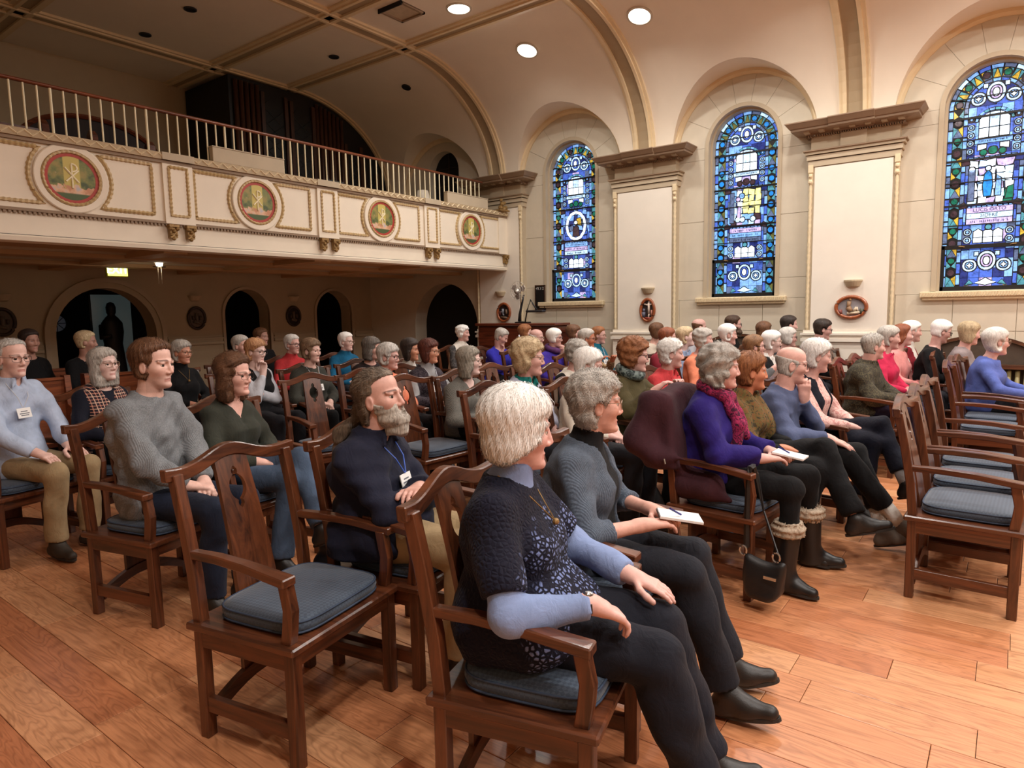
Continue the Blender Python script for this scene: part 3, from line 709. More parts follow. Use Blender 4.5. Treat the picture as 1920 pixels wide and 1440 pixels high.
MB().box(-.03, .03, -.13, .13, -.17, -.0).build('housing', plain('exit_frame', (190, 190, 60), .5), r_)
MB().box(.03, .034, -.12, .12, -.16, -.012).build('face', emit('exit_face', (236, 236, 120), 2.2), r_)
text_obj('EXIT', .13, emit('exit_letters', (255, 255, 235), 5.0), r_, (.0355, 0, -.086), (PI/2, 0, PI/2))
# ================================================================= stained glass windows
def glass_mat(name, c, strength):
    m, nt, b = new_mat('glass_' + name); col = srgb(*c)
    f = noise(nt, coords(nt, 'World', (9, 9, 9)), 3.0, 4, .65)
    lo = tuple(x*.35 for x in col[:3]); hi = tuple(min(1.0, x*1.25) for x in col[:3])
    cc = ramp(nt, f, [(.28, lo), (.5, col[:3]), (.72, hi)])
    nt.links.new(cc, b.inputs['Base Color']); nt.links.new(cc, b.inputs['Emission Color'])
    b.inputs['Emission Strength'].default_value = strength; b.inputs['Roughness'].default_value = .15; return m
GS = 1.5
GLASS = {k: glass_mat(k, c, GS * s) for k, (c, s) in dict(
    sky=((112, 156, 212), 1.0), pale=((170, 202, 232), 1.2), white=((220, 236, 252), 1.5), deep=((66, 96, 186), .8), navy=((38, 50, 112), .65), teal=((76, 140, 156), .7),
    green=((26, 104, 84), .65), yellow=((196, 164, 62), .7), brown=((66, 50, 58), .5), red=((120, 40, 52), .55), lilac=((172, 158, 206), 1.0), cyan=((38, 122, 200), .85), olive=((104, 106, 60), .55), grey=((86, 102, 136), .7), gold=((212, 208, 138), 1.25)).items()}
M_LEAD = plain('lead_came', (16, 16, 20), .5, .1, 20, .05)
YG = YW + .17
def strokes(root, w, h, z, seed):
    # worn lettering too small to read: short dark strokes in the pane
    rg_ = random.Random(seed); mb = MB(); x = -w
    while x < w:
        if rg_.random() < .84: mb.box(x, x + .0045, -.0095, -.008, z - h*rg_.uniform(.6, 1), z + h*rg_.uniform(.6, 1)); mb.box(x, x + rg_.uniform(.006, .014), -.0095, -.008, z + h*rg_.uniform(-.6, .6) - .002, z + .002)
        x += rg_.uniform(.012, .02)
    mb.build('lettering', M_LEAD, root)
def make_window(idx, bx, palette, label):
    root = empty('window_%d' % idx, (bx, YG, WZ0)); struct(root, label)
    lead = MB(); back = MB()
    Hs = WZS - WZ0                        # springing height above glass bottom
    fn = lambda p, q, a: (p, a, q)
    outline = [(-RW, 0), (RW, 0)] + [(RW*math.cos(PI*k/28), Hs + RW*math.sin(PI*k/28)) for k in range(29)]
    lead.prism(outline, fn, .004, .012)
    def inside(p, q, r=RW - .004):
        if q > Hs: return p*p + (q - Hs)**2 < r*r
        return abs(p) < r and q > .004
    def pane(poly, col, lvl=0):
        if not all(inside(p, q, RW - .002) for p, q in poly): 
            poly = [(p, q) if inside(p, q) else ((p * (RW-.006) / math.hypot(p, q-Hs), Hs + (q-Hs) * (RW-.006) / math.hypot(p, q-Hs)) if q > Hs else (max(-RW+.006, min(RW-.006, p)), max(.006, q))) for p, q in poly]
        cx = sum(p for p, q in poly)/len(poly); cy = sum(q for p, q in poly)/len(poly); y0 = -.002 - .004*lvl
        if lvl:
            lead.prism([(cx + (p-cx)*1.0 + math.copysign(.007, p-cx)*(abs(p-cx) > .002), cy + (q-cy) + math.copysign(.007, q-cy)*(abs(q-cy) > .002)) for p, q in poly], fn, y0 + .0015, .004)
        g = .0035
        pp = []
        for p, q in poly:
            d = math.hypot(p-cx, q-cy) or 1; k = max(.3, (d-g)/d); pp.append((cx + (p-cx)*k, cy + (q-cy)*k))
        MB().prism(pp, fn, y0 - .001, .003).build('pane', GLASS[col], root)
    rect = lambda a, b_, c, d: [(a, c), (b_, c), (b_, d), (a, d)]
    circ = lambda x, z, r, n=12, sz=1: [(x + r*math.cos(2*PI*k/n), z + r*sz*math.sin(2*PI*k/n)) for k in range(n)]
    def pol(r, t): return (r*math.cos(t), Hs + r*math.sin(t))
    def sector(r0, r1, t0, t1, n=2): return [pol(r0, t0 + (t1-t0)*k/n) for k in range(n+1)] + [pol(r1, t1 + (t0-t1)*k/n) for k in range(n+1)]
    fl1, fl2, ci, di = palette['flower'], palette['leaf'], palette['circle'], palette['tri']
    # borders: outer strip, flower band, inner strip, on the straight sides
    for s in (-1, 1):
        z = .01; k = 0
        while z < Hs - .02:
            h = min(.125, Hs - z); pane(rect(*sorted((s*.38, s*.42)), z, z + h - .012), ['sky', 'sky', 'deep', 'sky', 'grey'][k % 5]); 
            pane(rect(*sorted((s*.243, s*.278)), z + .03, min(z + h + .018, Hs)), ['sky', 'deep', 'sky', 'grey'][(k + (s > 0)) % 4]); z += .125; k += 1
        z = .02; k = 0
        while z < Hs - .05:
            a, b_ = sorted((s*.283, s*.375)); mid = (a + b_)/2; e = min(z + .33, Hs)
            pane([(a, z), (b_, z), (mid, z + .085)], 'grey' if k % 2 else di); pane([(a, z + .005), (mid, z + .09), (a, z + .12)], di); pane([(b_, z + .005), (b_, z + .12), (mid, z + .09)], fl2)
            if z + .2 < Hs:
                pane(circ(mid, z + .155, .037, 10), ci, 1)
                pane([(a, z + .20), (mid, z + .225), (a, z + .29)], fl2 if k % 2 else di); pane([(b_, z + .20), (b_, z + .29), (mid, z + .225)], di)
                if z + .31 < Hs: pane(circ(mid, z + .29, .034, 8), fl1, 1)
            z += .33; k += 1
    # borders round the arch
    n = 11
    for k in range(n):
        t0, t1 = PI*k/n, PI*(k+1)/n; g = .01
        pane(sector(.382, .42, t0 + g, t1 - g), ['sky', 'deep', 'sky', 'pale', 'grey'][k % 5])
        pane(sector(.245, .275, t0 + g, t1 - g), ['deep', 'sky', 'grey', 'sky'][k % 4])
        tm = (t0 + t1)/2
        pane([pol(.285, t0 + .02), pol(.375, t0 + .03), pol(.375, tm - .02)], di); pane([pol(.285, t0 + .03), pol(.375, tm), pol(.285, t1 - .03)], fl2 if k % 2 else 'grey'); pane([pol(.285, t1 - .02), pol(.375, tm + .02), pol(.375, t1 - .03)], di if k % 2 else fl2)
        if k % 2 == 0: pane(circ(*pol(.33, tm), .034, 9), ci if k % 4 else fl1, 1)
    # field background
    rb = random.Random(idx*5); zz = [.01 + (Hs - .01)*k/19 for k in range(20)]
    for k, (a, b_) in enumerate(zip(zz, zz[1:])):
        xs = [-.238, -.165, -.06, .06, .165, .238]
        for q, (c, d) in enumerate(zip(xs, xs[1:])): pane(rect(c, d, a, b_), rb.choice(['deep', 'navy', 'sky', 'deep', 'grey'] if q in (0, 4) else ['deep', 'navy', 'deep', 'sky', 'lilac']))
    for k in range(4): pane(sector(.01, .235, PI*k/4, PI*(k+1)/4, 4), ['deep', 'navy'][k % 2])
    # bottom light: dove and ovals
    pane([(-.10, .055), (.0, .03), (.10, .06), (.05, .075), (.0, .11), (-.05, .075)], 'white' if idx == 3 else 'pale', 1); pane([(-.19, .03), (-.11, .05), (-.15, .09)], 'teal', 1); pane([(.19, .03), (.11, .05), (.15, .09)], 'teal', 1)
    for s in (-1, 1): pane(rect(*sorted((s*.12, s*.2)), .02, .036), 'yellow' if idx != 2 else 'teal')
    def oval_group(z, sc=1.0):
        pane(circ(0, z, .085*sc, 18, 1.25), 'pale', 1); pane(circ(0, z, .055*sc, 14, 1.3), 'deep' if idx != 3 else 'lilac', 2); pane(circ(0, z, .03*sc, 10, 1.5), 'white', 3)
        for s in (-1, 1):
            pane(circ(s*.155*sc, z - .05*sc, .068*sc, 16), 'pale', 1); pane(circ(s*.155*sc, z - .05*sc, .04*sc, 12), 'sky', 2); pane([(s*.155*sc + a, z - .05*sc + b_) for a, b_ in ((0, -.03), (.012, -.01), (.03, 0), (.012, .01), (0, .03), (-.012, .01), (-.03, 0), (-.012, -.01))], 'white', 3)
            pane(rect(*sorted((s*.075, s*.115)), z + .055*sc, z + .1*sc), 'pale', 1)
    oval_group(.30); oval_group(Hs + .13, 1.0)
    # lower clear window
    for q in range(3):
        pane(rect(-.135 + q*.09, -.05 + q*.09, .50, .555), 'white', 1); pane([(-.135 + q*.09, .558), (-.05 + q*.09, .558), (-.05 + q*.09, .62), (-.092 + q*.09, .65), (-.135 + q*.09, .62)], 'white', 1)
    pane(circ(0, .665, .03, 10), 'teal', 2)
    for s in (-1, 1):
        for z in (.53, .62): pane(circ(s*.19, z, .035, 12), 'pale', 1); pane(circ(s*.19, z, .017, 8), 'sky', 2)
    # inscription rows
    rows = palette['rows']
    for k, (col, body) in enumerate(rows):
        z0 = .705 + (len(rows) - 1 - k) * .062
        pane(rect(-.21, .21, z0, z0 + .055), col, 1)
        (text_obj(body, .052, M_LEAD, root, (0, -.0085, z0 + .027), (PI/2, 0, 0)) if body else strokes(root, .17, .016, z0 + .027, idx*10 + k))
    # picture panel
    zp0, zp1 = .905, 1.40
    pc = palette['picture']
    for k in range(9): pane(rect(-.215 + k*.048, -.172 + k*.048, zp1 + .015, zp1 + .03), 'sky', 1); pane(rect(-.215 + k*.048, -.172 + k*.048, .888, .90), 'sky', 1)
    rr = random.Random(idx)
    for a in range(5):
        for b_ in range(6):
            x0 = -.20 + a*.08; z0 = zp0 + .01 + b_*.08; j = lambda: rr.uniform(-.012, .012)
            pane([(x0 + j(), z0 + j()), (x0 + .076 + j(), z0 + j()), (x0 + .076 + j(), z0 + .076 + j()), (x0 + j(), z0 + .076 + j())], pc(a, b_, rr), 1)
    if idx == 3:
        pane([(-.06, 1.0), (.0, 1.0), (.015, 1.12), (.0, 1.24), (-.03, 1.28), (-.06, 1.24), (-.075, 1.12)], 'cyan', 2); pane(circ(-.03, 1.30, .026), 'pale', 3); pane([(.04, 1.0), (.09, 1.0), (.09, 1.18), (.05, 1.22)], 'sky', 2); pane(rect(-.205, -.15, .96, 1.3), 'grey', 2); pane(circ(-.178, 1.30, .03, 10), 'white', 2); pane([(.13, .96), (.2, .96), (.2, 1.1), (.15, 1.08)], 'green', 2)
    if idx == 1:
        for k in range(12):
            t0, t1 = 2*PI*k/12, 2*PI*(k+1)/12; pane([(.19*math.cos(t0), 1.15 + .23*math.sin(t0)), (.19*math.cos(t1), 1.15 + .23*math.sin(t1)), (.145*math.cos(t1), 1.15 + .185*math.sin(t1)), (.145*math.cos(t0), 1.15 + .185*math.sin(t0))], 'white', 2)
        pane([(-.06, .99), (.06, .99), (.05, 1.12), (.0, 1.17), (-.05, 1.1)], 'brown', 2); pane([(-.02, 1.17), (.1, 1.15), (.09, 1.27), (.02, 1.26)], 'yellow', 2); pane(circ(0, 1.2, .03), 'white', 3)
    if idx == 2:
        pane(rect(-.205, -.155, .96, 1.36), 'grey', 2); pane(circ(-.05, 1.31, .035), 'sky', 2); pane(circ(-.1, 1.27, .03), 'lilac', 2); pane([(-.11, 1.02), (-.07, 1.02), (-.06, 1.16), (-.1, 1.18)], 'lilac', 2)
        for x in (-.1, -.04, .1): pane(circ(x, 1.0, .035), 'pale', 2)
    for s in (-1, 1): pane([(s*.2, .9), (s*.27, .88), (s*.29, .92), (s*.24, .95)], 'brown', 2); pane([(s*.2, 1.36), (s*.27, 1.35), (s*.28, 1.4), (s*.21, 1.41)], 'brown' if s < 0 else 'navy', 2)
    # scroll, bar and upper clear window
    pane(circ(0, 1.49, .042), palette['scroll'], 1); pane(circ(-.085, 1.475, .032), palette['scroll'], 1); pane(circ(.085, 1.475, .032), palette['scroll'], 1); pane([(-.14, 1.50), (-.06, 1.52), (-.06, 1.56), (-.14, 1.56)], 'white', 1); pane([(.14, 1.50), (.06, 1.52), (.06, 1.56), (.14, 1.56)], 'white', 1)
    pane(rect(-.17, .17, 1.575, 1.62), 'pale' if idx != 3 else 'sky', 1); strokes(root, .13, .013, 1.597, idx*10 + 7)
    for q in range(3):
        pane(rect(-.135 + q*.092, -.049 + q*.092, 1.635, 1.735), 'white', 1)
        x0, x1 = -.135 + q*.092, -.049 + q*.092; top = lambda x: 1.80 + .10*math.sqrt(max(0, 1 - (x/.142)**2))
        pane([(x0, 1.74), (x1, 1.74), (x1, top(x1)), ((x0+x1)/2, top((x0+x1)/2)), (x0, top(x0))], 'white' if q != 1 else 'pale', 1)
    for k in range(10):
        t0, t1 = PI*k/10, PI*(k+1)/10; pane([(.15*math.cos(t0), 1.81 + .105*math.sin(t0)), (.175*math.cos(t0), 1.81 + .13*math.sin(t0)), (.175*math.cos(t1), 1.81 + .13*math.sin(t1)), (.15*math.cos(t1), 1.81 + .105*math.sin(t1))], 'sky' if k % 2 else 'teal', 1)
    for s in (-1, 1):
        for k in range(5): pane(circ(s*.208, 1.50 + k*.085, .031, 12), 'pale' if k < 4 else palette['circle'], 1); pane(circ(s*.208, 1.50 + k*.085, .015, 8), 'sky', 2)
    lead.build('lead_came', M_LEAD, root)
    # saddle bars, hopper frame
    for z, t in ((.92, .011), (1.41, .012), (1.86, .012), (.70, .006), (1.17, .006), (1.62, .006), (Hs + .1, .006)):
        hw = RW if z < Hs else math.sqrt(RW**2 - (z - Hs)**2); MB().box(-hw, hw, -.022, -.008, z - t, z + t).build('saddle_bar', M_BLACK, root)
    mb = MB()
    for a, b_, c, d in ((-.424, .424, .435, .48), (-.424, .424, -.03, .02), (-.424, -.39, -.03, .48), (.39, .424, -.03, .48)): mb.box(a, b_, -.06, .01, c, d)
    mb.build('hopper_frame', M_BLACK, root, bevel=.003)
    for s in (-1, 1): MB().tube([(s*.2, -.05, .455), (s*.22, -.07, .46), (s*.26, -.065, .465)], .006, 6).build('latch', M_GILT, root)
    # stone reveal moulding round the opening
    for r0, r1, y0, y1 in ((RW, RW + .03, -.10, .03), (RW + .025, RW + .075, -.185, -.09)):
        rings = [[(r0, y1, -.03), (r1, y1, -.03), (r1, y0, -.03), (r0, y0, -.03)]]
        for k in range(25):
            t = PI*k/24; rings.append([(r*math.cos(t), y, Hs + r*math.sin(t)) for r, y in ((r0, y1), (r1, y1), (r1, y0), (r0, y0))])
        rings.append([(-r0, y1, -.03), (-r1, y1, -.03), (-r1, y0, -.03), (-r0, y0, -.03)])
        MB().loft(rings).build('reveal_moulding', M_FRIEZE, root)
    mb = MB().box(-.60, .60, -.235, 0, -.10, -.035); mb.box(-.58, .58, -.215, 0, -.13, -.10); mb.build('sill', M_MOULD2, root, bevel=.006)
    mb = MB()
    for k in range(46): mb.tube([(-.58 + k*.0255, -.238, -.088), (-.565 + k*.0255, -.238, -.047)], .006, 4)
    mb.build('sill_carving', M_MOULD2, root)
pic1 = lambda a, b_, r: r.choice(['deep', 'navy', 'grey', 'sky'])
pic2 = lambda a, b_, r: 'gold' if a >= 2 and b_ >= 2 else ('white' if a >= 1 and b_ >= 3 else r.choice(['sky', 'brown', 'lilac', 'pale'] if b_ < 2 else ['pale', 'sky', 'white']))
pic3 = lambda a, b_, r: ('green' if a == 4 and b_ < 2 else r.choice(['white', 'white', 'pale', 'lilac']))
make_window(1, BAY[1], dict(flower='green', leaf='yellow', circle='brown', tri='teal', scroll='green', rows=[('sky', ''), ('lilac', ''), ('pale', '')], picture=pic1), 'narrow far stained glass window with a dark figure in a white ring')
make_window(2, BAY[2], dict(flower='cyan', leaf='olive', circle='cyan', tri='teal', scroll='brown', rows=[('lilac', ''), ('sky', ''), ('grey', '')], picture=pic2), 'middle stained glass window with a golden glowing picture panel')
make_window(3, BAY[3], dict(flower='green', leaf='yellow', circle='brown', tri='teal', scroll='green', rows=[('lilac', 'LUCIS ORTO'), ('pale', 'SIDERE'), ('lilac', '')], picture=pic3), 'large stained glass window at the right edge with a blue figure panel')
# ================================================================= chairs
CD, CL_ = (50, 25, 15), (112, 62, 36)
W_Z, W_X, W_Y = (wood('chair_oak_' + a, CD, CL_, i, .34, .35) for i, a in ((2, 'upright'), (0, 'deep'), (1, 'across')))
def cushion_mat():
    m, nt, b = new_mat('cushion_fabric'); v = coords(nt, 'Object', (1, 1, 1), (0, 0, PI/4))
    ck = N(nt, 'ShaderNodeTexChecker'); ck.inputs['Scale'].default_value = 90; ck.inputs[1].default_value = srgb(54, 67, 84); ck.inputs[2].default_value = srgb(68, 82, 99); nt.links.new(v, ck.inputs[0])
    nt.links.new(ck.outputs[0], b.inputs['Base Color']); b.inputs['Roughness'].default_value = .75; b.inputs['Sheen Weight'].default_value = .25
    bump(nt, b, ck.outputs['Fac'], .25, .002); return m
M_CUSH = cushion_mat(); M_PIPING = plain('cushion_piping', (52, 66, 88), .7, .08, 60, .2)
HW, HD, ZSEAT = .255, .212, .435        # leg half spacing across / deep, seat board top
def smoothbox(rings, name, mat, parent, **kw): return MB().loft(rings).build(name, mat, parent, **kw)
def rail(mb, path, w, h):
    """sweep a w x h rectangle along a path lying mostly in x/y; w across, h vertical"""
    P_ = [Vector(p) for p in path]; rings = []
    for i, p in enumerate(P_):
        t = P_[min(i+1, len(P_)-1)] - P_[max(i-1, 0)]; t.z = 0; t.normalize(); n = Vector((-t.y, t.x, 0)); ww = w[i] if isinstance(w, list) else w
        rings.append([p + n*ww/2 + Vector((0,0,-h/2)), p - n*ww/2 + Vector((0,0,-h/2)), p - n*ww/2 + Vector((0,0,h/2)), p + n*ww/2 + Vector((0,0,h/2))])
    return mb.loft(rings)
def post(mb, path, wx, wy):
    rings = []
    for k, (x, y, z) in enumerate(path):
        a = wx[k] if isinstance(wx, list) else wx
        rings.append([(x - a/2, y - wy/2, z), (x + a/2, y - wy/2, z), (x + a/2, y + wy/2, z), (x - a/2, y + wy/2, z)])
    return mb.loft(rings)
def make_chair():
    r = empty('armchair')
    for s in (-1, 1):
        post(MB(), [(HD, s*HW, 0), (HD, s*HW, ZSEAT - .02)], .042, .042).build('front_leg', W_Z, r, bevel=.003)
        post(MB(), [(-HD, s*HW, 0), (-HD, s*HW, .44), (-HD - .015, s*HW, .6), (-HD - .05, s*HW, .8), (-HD - .083, s*HW, .95)], .04, .04).build('rear_post', W_Z, r, bevel=.003)
        post(MB(), [(HD - .012, s*HW, ZSEAT - .002), (HD - .002, s*HW, .49), (HD + .004, s*HW, .55), (HD - .006, s*HW, .60), (HD - .016, s*HW, .652)], .042, .036).build('arm_post', W_Z, r, bevel=.003)
        path = [(-HD - .03, s*HW, .672), (-.1, s*(HW + .004), .676), (.04, s*(HW + .012), .672), (.14, s*(HW + .016), .662), (.235, s*(HW + .018), .652)]
        rail(MB(), path, [.034, .04, .046, .052, .058], .03).build('arm', W_X, r, bevel=.004)
        MB().box(-HD, HD, s*HW - .014, s*HW + .014, .10, .155).build('side_stretcher', W_X, r, bevel=.002)
        MB().box(-HD - .02, HD + .02, s*HW - .018, s*HW + .018, .345, ZSEAT - .028).build('side_apron', W_X, r)
    for s, nm in ((1, 'front_apron'), (-1, 'rear_apron')): MB().box(s*HD - .016, s*HD + .016, -HW, HW, .355, ZSEAT - .028).build(nm, W_Y, r)
    MB().box(-HD - .035, HD + .04, -HW - .04, HW + .04, ZSEAT - .028, ZSEAT).build('seat_board', W_X, r, bevel=.006)
    rail(MB(), [(-HD + .01, -HW + .02 + (2*HW - .04)*k/10, .09 + .07*math.sin(PI*k/10)) for k in range(11)], .026, .05).build('rear_stretcher', W_Y, r)
    # crest rail: yoke with a raised centre and upturned ends, bowed backwards
    rings = []
    for k in range(25):
        y = -.30 + .60*k/24; u = y/.30
        zt = .962 + .055*math.exp(-(u/.42)**2) + .012*max(0, abs(u) - .72)/.28; th = .05 - .006*abs(u); x = -HD - .083 - .030*(1 - u*u); d = .034
        rings.append([(x - d/2, y, zt - th), (x + d/2, y, zt - th), (x + d/2 - .004, y, zt), (x - d/2 - .004, y, zt)])
    MB().loft(rings).build('crest_rail', W_Y, r, bevel=.004)
    # splat with a pierced roundel between two small holes
    def sx(z): return -HD + .005 - (.0 if z < .44 else .118*((z - .44)/.53)**1.25)
    def sw(z): return .096 if z < .44 else .096 - .022*((z - .44)/.52)
    mb = MB(); t = .009
    holes = lambda z: .038*math.sqrt(max(0, 1 - ((z - .845)/.048)**2)) + (.014*math.sqrt(max(0, 1 - ((z - .905)/.016)**2))) + (.014*math.sqrt(max(0, 1 - ((z - .785)/.016)**2)))
    zs = sorted(set([.13, .44, .6, .72, .765] + [.765 + .16*k/26 for k in range(27)] + [.93, .985]))
    for za, zb in zip(zs, zs[1:]):
        ha, hb = holes(za + 1e-4), holes(zb - 1e-4)
        if max(holes(za), holes(zb), holes((za + zb)/2)) > .003:
            ha = max(holes(za), .0005); hb = max(holes(zb), .0005)
            for s in (-1, 1):
                a = [(s*ha, za), (s*sw(za), za), (s*sw(zb), zb), (s*hb, zb)]
                mb.add([(sx(z) - t, y, z) for y, z in a] + [(sx(z) + t, y, z) for y, z in a], [(0,1,2,3), (7,6,5,4), (0,4,5,1), (1,5,6,2), (2,6,7,3), (3,7,4,0)])
        else:
            a = [(-sw(za), za), (sw(za), za), (sw(zb), zb), (-sw(zb), zb)]
            mb.add([(sx(z) - t, y, z) for y, z in a] + [(sx(z) + t, y, z) for y, z in a], [(0,1,2,3), (7,6,5,4), (0,4,5,1), (1,5,6,2), (2,6,7,3), (3,7,4,0)])
    mb.build('splat', W_Z, r)
    # cushion with piping: superellipse outline
    def outline(sx_, sy_, z, n=36, p=5.0):
        out = []
        for k in range(n):
            a = 2*PI*k/n; c, s_ = math.cos(a), math.sin(a); out.append((.018 + sx_*math.copysign(abs(c)**(2/p), c), sy_*math.copysign(abs(s_)**(2/p), s_), z))
        return out
    z0 = ZSEAT + .001
    rings = [outline(.175, .205, z0), outline(.202, .232, z0 + .008), outline(.208, .238, z0 + .028), outline(.203, .233, z0 + .046), outline(.18, .21, z0 + .056), outline(.10, .12, z0 + .062), outline(.01, .012, z0 + .064)]
    cu = MB().loft(rings).build('cushion', M_CUSH, r, smooth=True)
    for dz in (.009, .045):
        pp = outline(.2045, .2345, z0 + dz); MB().tube(pp, .0042, 5, closed=True).build('piping', M_PIPING, cu, smooth=True)
    return r
CHAIR0 = make_chair(); CHAIR_USED = [False]
def chair(x, y, deg, label, group='oak armchairs in the rows'):
    o = CHAIR0 if not CHAIR_USED[0] else copy_tree(CHAIR0); CHAIR_USED[0] = True
    o.location = (x, y, 0); o.rotation_euler = (0, 0, math.radians(deg)); tag(o, label, 'chair', group); return o
# ================================================================= people: bodies, clothes and hair as smooth blended volumes
class Field:
    def __init__(s, xs, ys, zs):
        s.xs, s.ys, s.zs = (np.asarray(a, np.float32) for a in (xs, ys, zs))
        s.F = np.full((len(xs), len(ys), len(zs)), 1.0, np.float32)
    def sub(s, lo, hi):
        r = []
        for a, l, h in zip((s.xs, s.ys, s.zs), lo, hi):
            i, j = np.searchsorted(a, l), np.searchsorted(a, h)
            if j <= i: return None
            r.append(slice(i, j))
        return tuple(r)
    def grid(s, sl): return s.xs[sl[0]][:, None, None], s.ys[sl[1]][None, :, None], s.zs[sl[2]][None, None, :]
    def put(s, sl, d, k, op):
        f = s.F[sl]
        if op == 'add':
            h = np.maximum(k - np.abs(f - d), 0) / k; s.F[sl] = np.minimum(f, d) - h*h*k*.25
        elif op == 'cut':
            d = -d; h = np.maximum(k - np.abs(f - d), 0) / k; s.F[sl] = np.maximum(f, d) + h*h*k*.25
    def cap(s, a, b, ra, rb, k=.02, op='add', pad=.03, disp=None, ends=None):
        a, b = np.array(a, np.float32), np.array(b, np.float32); R = max(ra, rb) + k + pad
        sl = s.sub(np.minimum(a, b) - R, np.maximum(a, b) + R)
        if sl is None: return
        X, Y, Z = s.grid(sl); ba = b - a; L2 = float(ba @ ba) + 1e-9
        t = np.clip(((X - a[0])*ba[0] + (Y - a[1])*ba[1] + (Z - a[2])*ba[2]) / L2, 0, 1)
        d = np.sqrt((X - a[0] - t*ba[0])**2 + (Y - a[1] - t*ba[1])**2 + (Z - a[2] - t*ba[2])**2) - (ra + (rb - ra)*t)
        if disp is not None: d = d + disp(X, Y, Z)
        if ends is not None:
            n = ba / math.sqrt(L2)
            if ends > 0: d = np.maximum(d, (X - b[0])*n[0] + (Y - b[1])*n[1] + (Z - b[2])*n[2])
        s.put(sl, d, k, op)
    def ell(s, c, r, M=None, k=.02, op='add', pad=.02):
        c = np.array(c, np.float32); R = max(r) + k + pad; sl = s.sub(c - R, c + R)
        if sl is None: return
        X, Y, Z = s.grid(sl); X, Y, Z = X - c[0], Y - c[1], Z - c[2]
        if M is not None: X, Y, Z = (M[0][i]*X + M[1][i]*Y + M[2][i]*Z for i in range(3))
        q = np.sqrt((X/r[0])**2 + (Y/r[1])**2 + (Z/r[2])**2); g = np.sqrt((X/r[0]**2)**2 + (Y/r[1]**2)**2 + (Z/r[2]**2)**2) + 1e-6
        s.put(sl, q*(q - 1)/g, k, op)
    def fn(s, lo, hi, f, k=.02, op='add'):
        sl = s.sub(lo, hi)
        if sl is None: return
        s.put(sl, f(*s.grid(sl)), k, op)
EDG = [(0,1),(2,3),(4,5),(6,7),(0,2),(1,3),(4,6),(5,7),(0,4),(1,5),(2,6),(3,7)]
CRN = np.array([[(i >> 2) & 1, (i >> 1) & 1, i & 1] for i in range(8)])
def surface(fd):
    F = fd.F; I = F < 0
    nx, ny, nz = (n - 1 for n in F.shape)
    cnt = np.zeros((nx, ny, nz), np.int8)
    for a, b, c in CRN: cnt += I[a:a+nx, b:b+ny, c:c+nz]
    act = np.argwhere((cnt > 0) & (cnt < 8))
    if len(act) == 0: return np.zeros((0, 3)), np.zeros((0, 4), int)
    v8 = np.stack([F[act[:, 0]+a, act[:, 1]+b, act[:, 2]+c] for a, b, c in CRN], 1)
    acc = np.zeros((len(act), 3)); n = np.zeros(len(act))
    for i, j in EDG:
        s = (v8[:, i] < 0) != (v8[:, j] < 0); d = v8[:, i] - v8[:, j]; t = np.where(s, v8[:, i] / np.where(s, d, 1), 0)
        p = CRN[i] + t[:, None]*(CRN[j] - CRN[i]); acc += np.where(s[:, None], p, 0); n += s
    acc /= n[:, None]
    P = np.stack([ax[act[:, q]] + acc[:, q]*(ax[act[:, q]+1] - ax[act[:, q]]) for q, ax in enumerate((fd.xs, fd.ys, fd.zs))], 1)
    idg = np.full((nx, ny, nz), -1, np.int64); idg[tuple(act.T)] = np.arange(len(act))
    quads = []
    for ax in range(3):
        o = [q for q in range(3) if q != ax]
        A = I[tuple(slice(0, -1) if q == ax else slice(None) for q in range(3))]; B = I[tuple(slice(1, None) if q == ax else slice(None) for q in range(3))]
        e = np.argwhere(A != B); lim = [nx, ny, nz]
        ok = (e[:, o[0]] > 0) & (e[:, o[1]] > 0) & (e[:, o[0]] < lim[o[0]]) & (e[:, o[1]] < lim[o[1]]); e = e[ok]
        sg = A[tuple(e.T)]
        def cid(da, db):
            q = e.copy(); q[:, o[0]] -= da; q[:, o[1]] -= db; return idg[tuple(q.T)]
        q = np.stack([cid(1, 1), cid(0, 1), cid(0, 0), cid(1, 0)], 1)
        flip = sg if ax != 1 else ~sg
        q[~flip] = q[~flip][:, ::-1]; quads.append(q)
    Q = np.concatenate(quads); Q = Q[(Q >= 0).all(1)]
    return P, Q
def np_mesh(name, P, Q, mat, parent, col=None, smooth_it=1):
    if len(Q) == 0: return None
    for _ in range(smooth_it):
        S = np.zeros_like(P); C = np.zeros(len(P))
        for i in range(4):
            np.add.at(S, Q[:, i], P[Q[:, (i+1) % 4]] + P[Q[:, (i+3) % 4]]); np.add.at(C, Q[:, i], 2)
        P = P*.55 + .45*S/np.maximum(C, 1)[:, None]
    me = bpy.data.meshes.new(name); me.vertices.add(len(P)); me.vertices.foreach_set('co', P.astype(np.float32).ravel())
    me.loops.add(Q.size); me.loops.foreach_set('vertex_index', Q.astype(np.int32).ravel()); me.polygons.add(len(Q))
    me.polygons.foreach_set('loop_start', np.arange(0, Q.size, 4, dtype=np.int32)); me.polygons.foreach_set('use_smooth', np.ones(len(Q), bool))
    me.update(calc_edges=True)
    if col is not None:
        at = me.color_attributes.new('Col', 'FLOAT_COLOR', 'POINT'); c = np.ones((len(P), 4), np.float32); c[:, :3] = col(P); at.data.foreach_set('color', c.ravel())
    me.materials.append(mat); return link_mesh(name, me, parent)
def axis(lo, hi, h, fine=()):
    out = [lo]; p = lo
    while p < hi:
        st = h
        for a, b, hf in fine:
            if a - hf <= p <= b: st = min(st, hf)
            elif p < a < p + st: st = max(a - p, hf)
        p += st; out.append(p)
    return np.array(out)
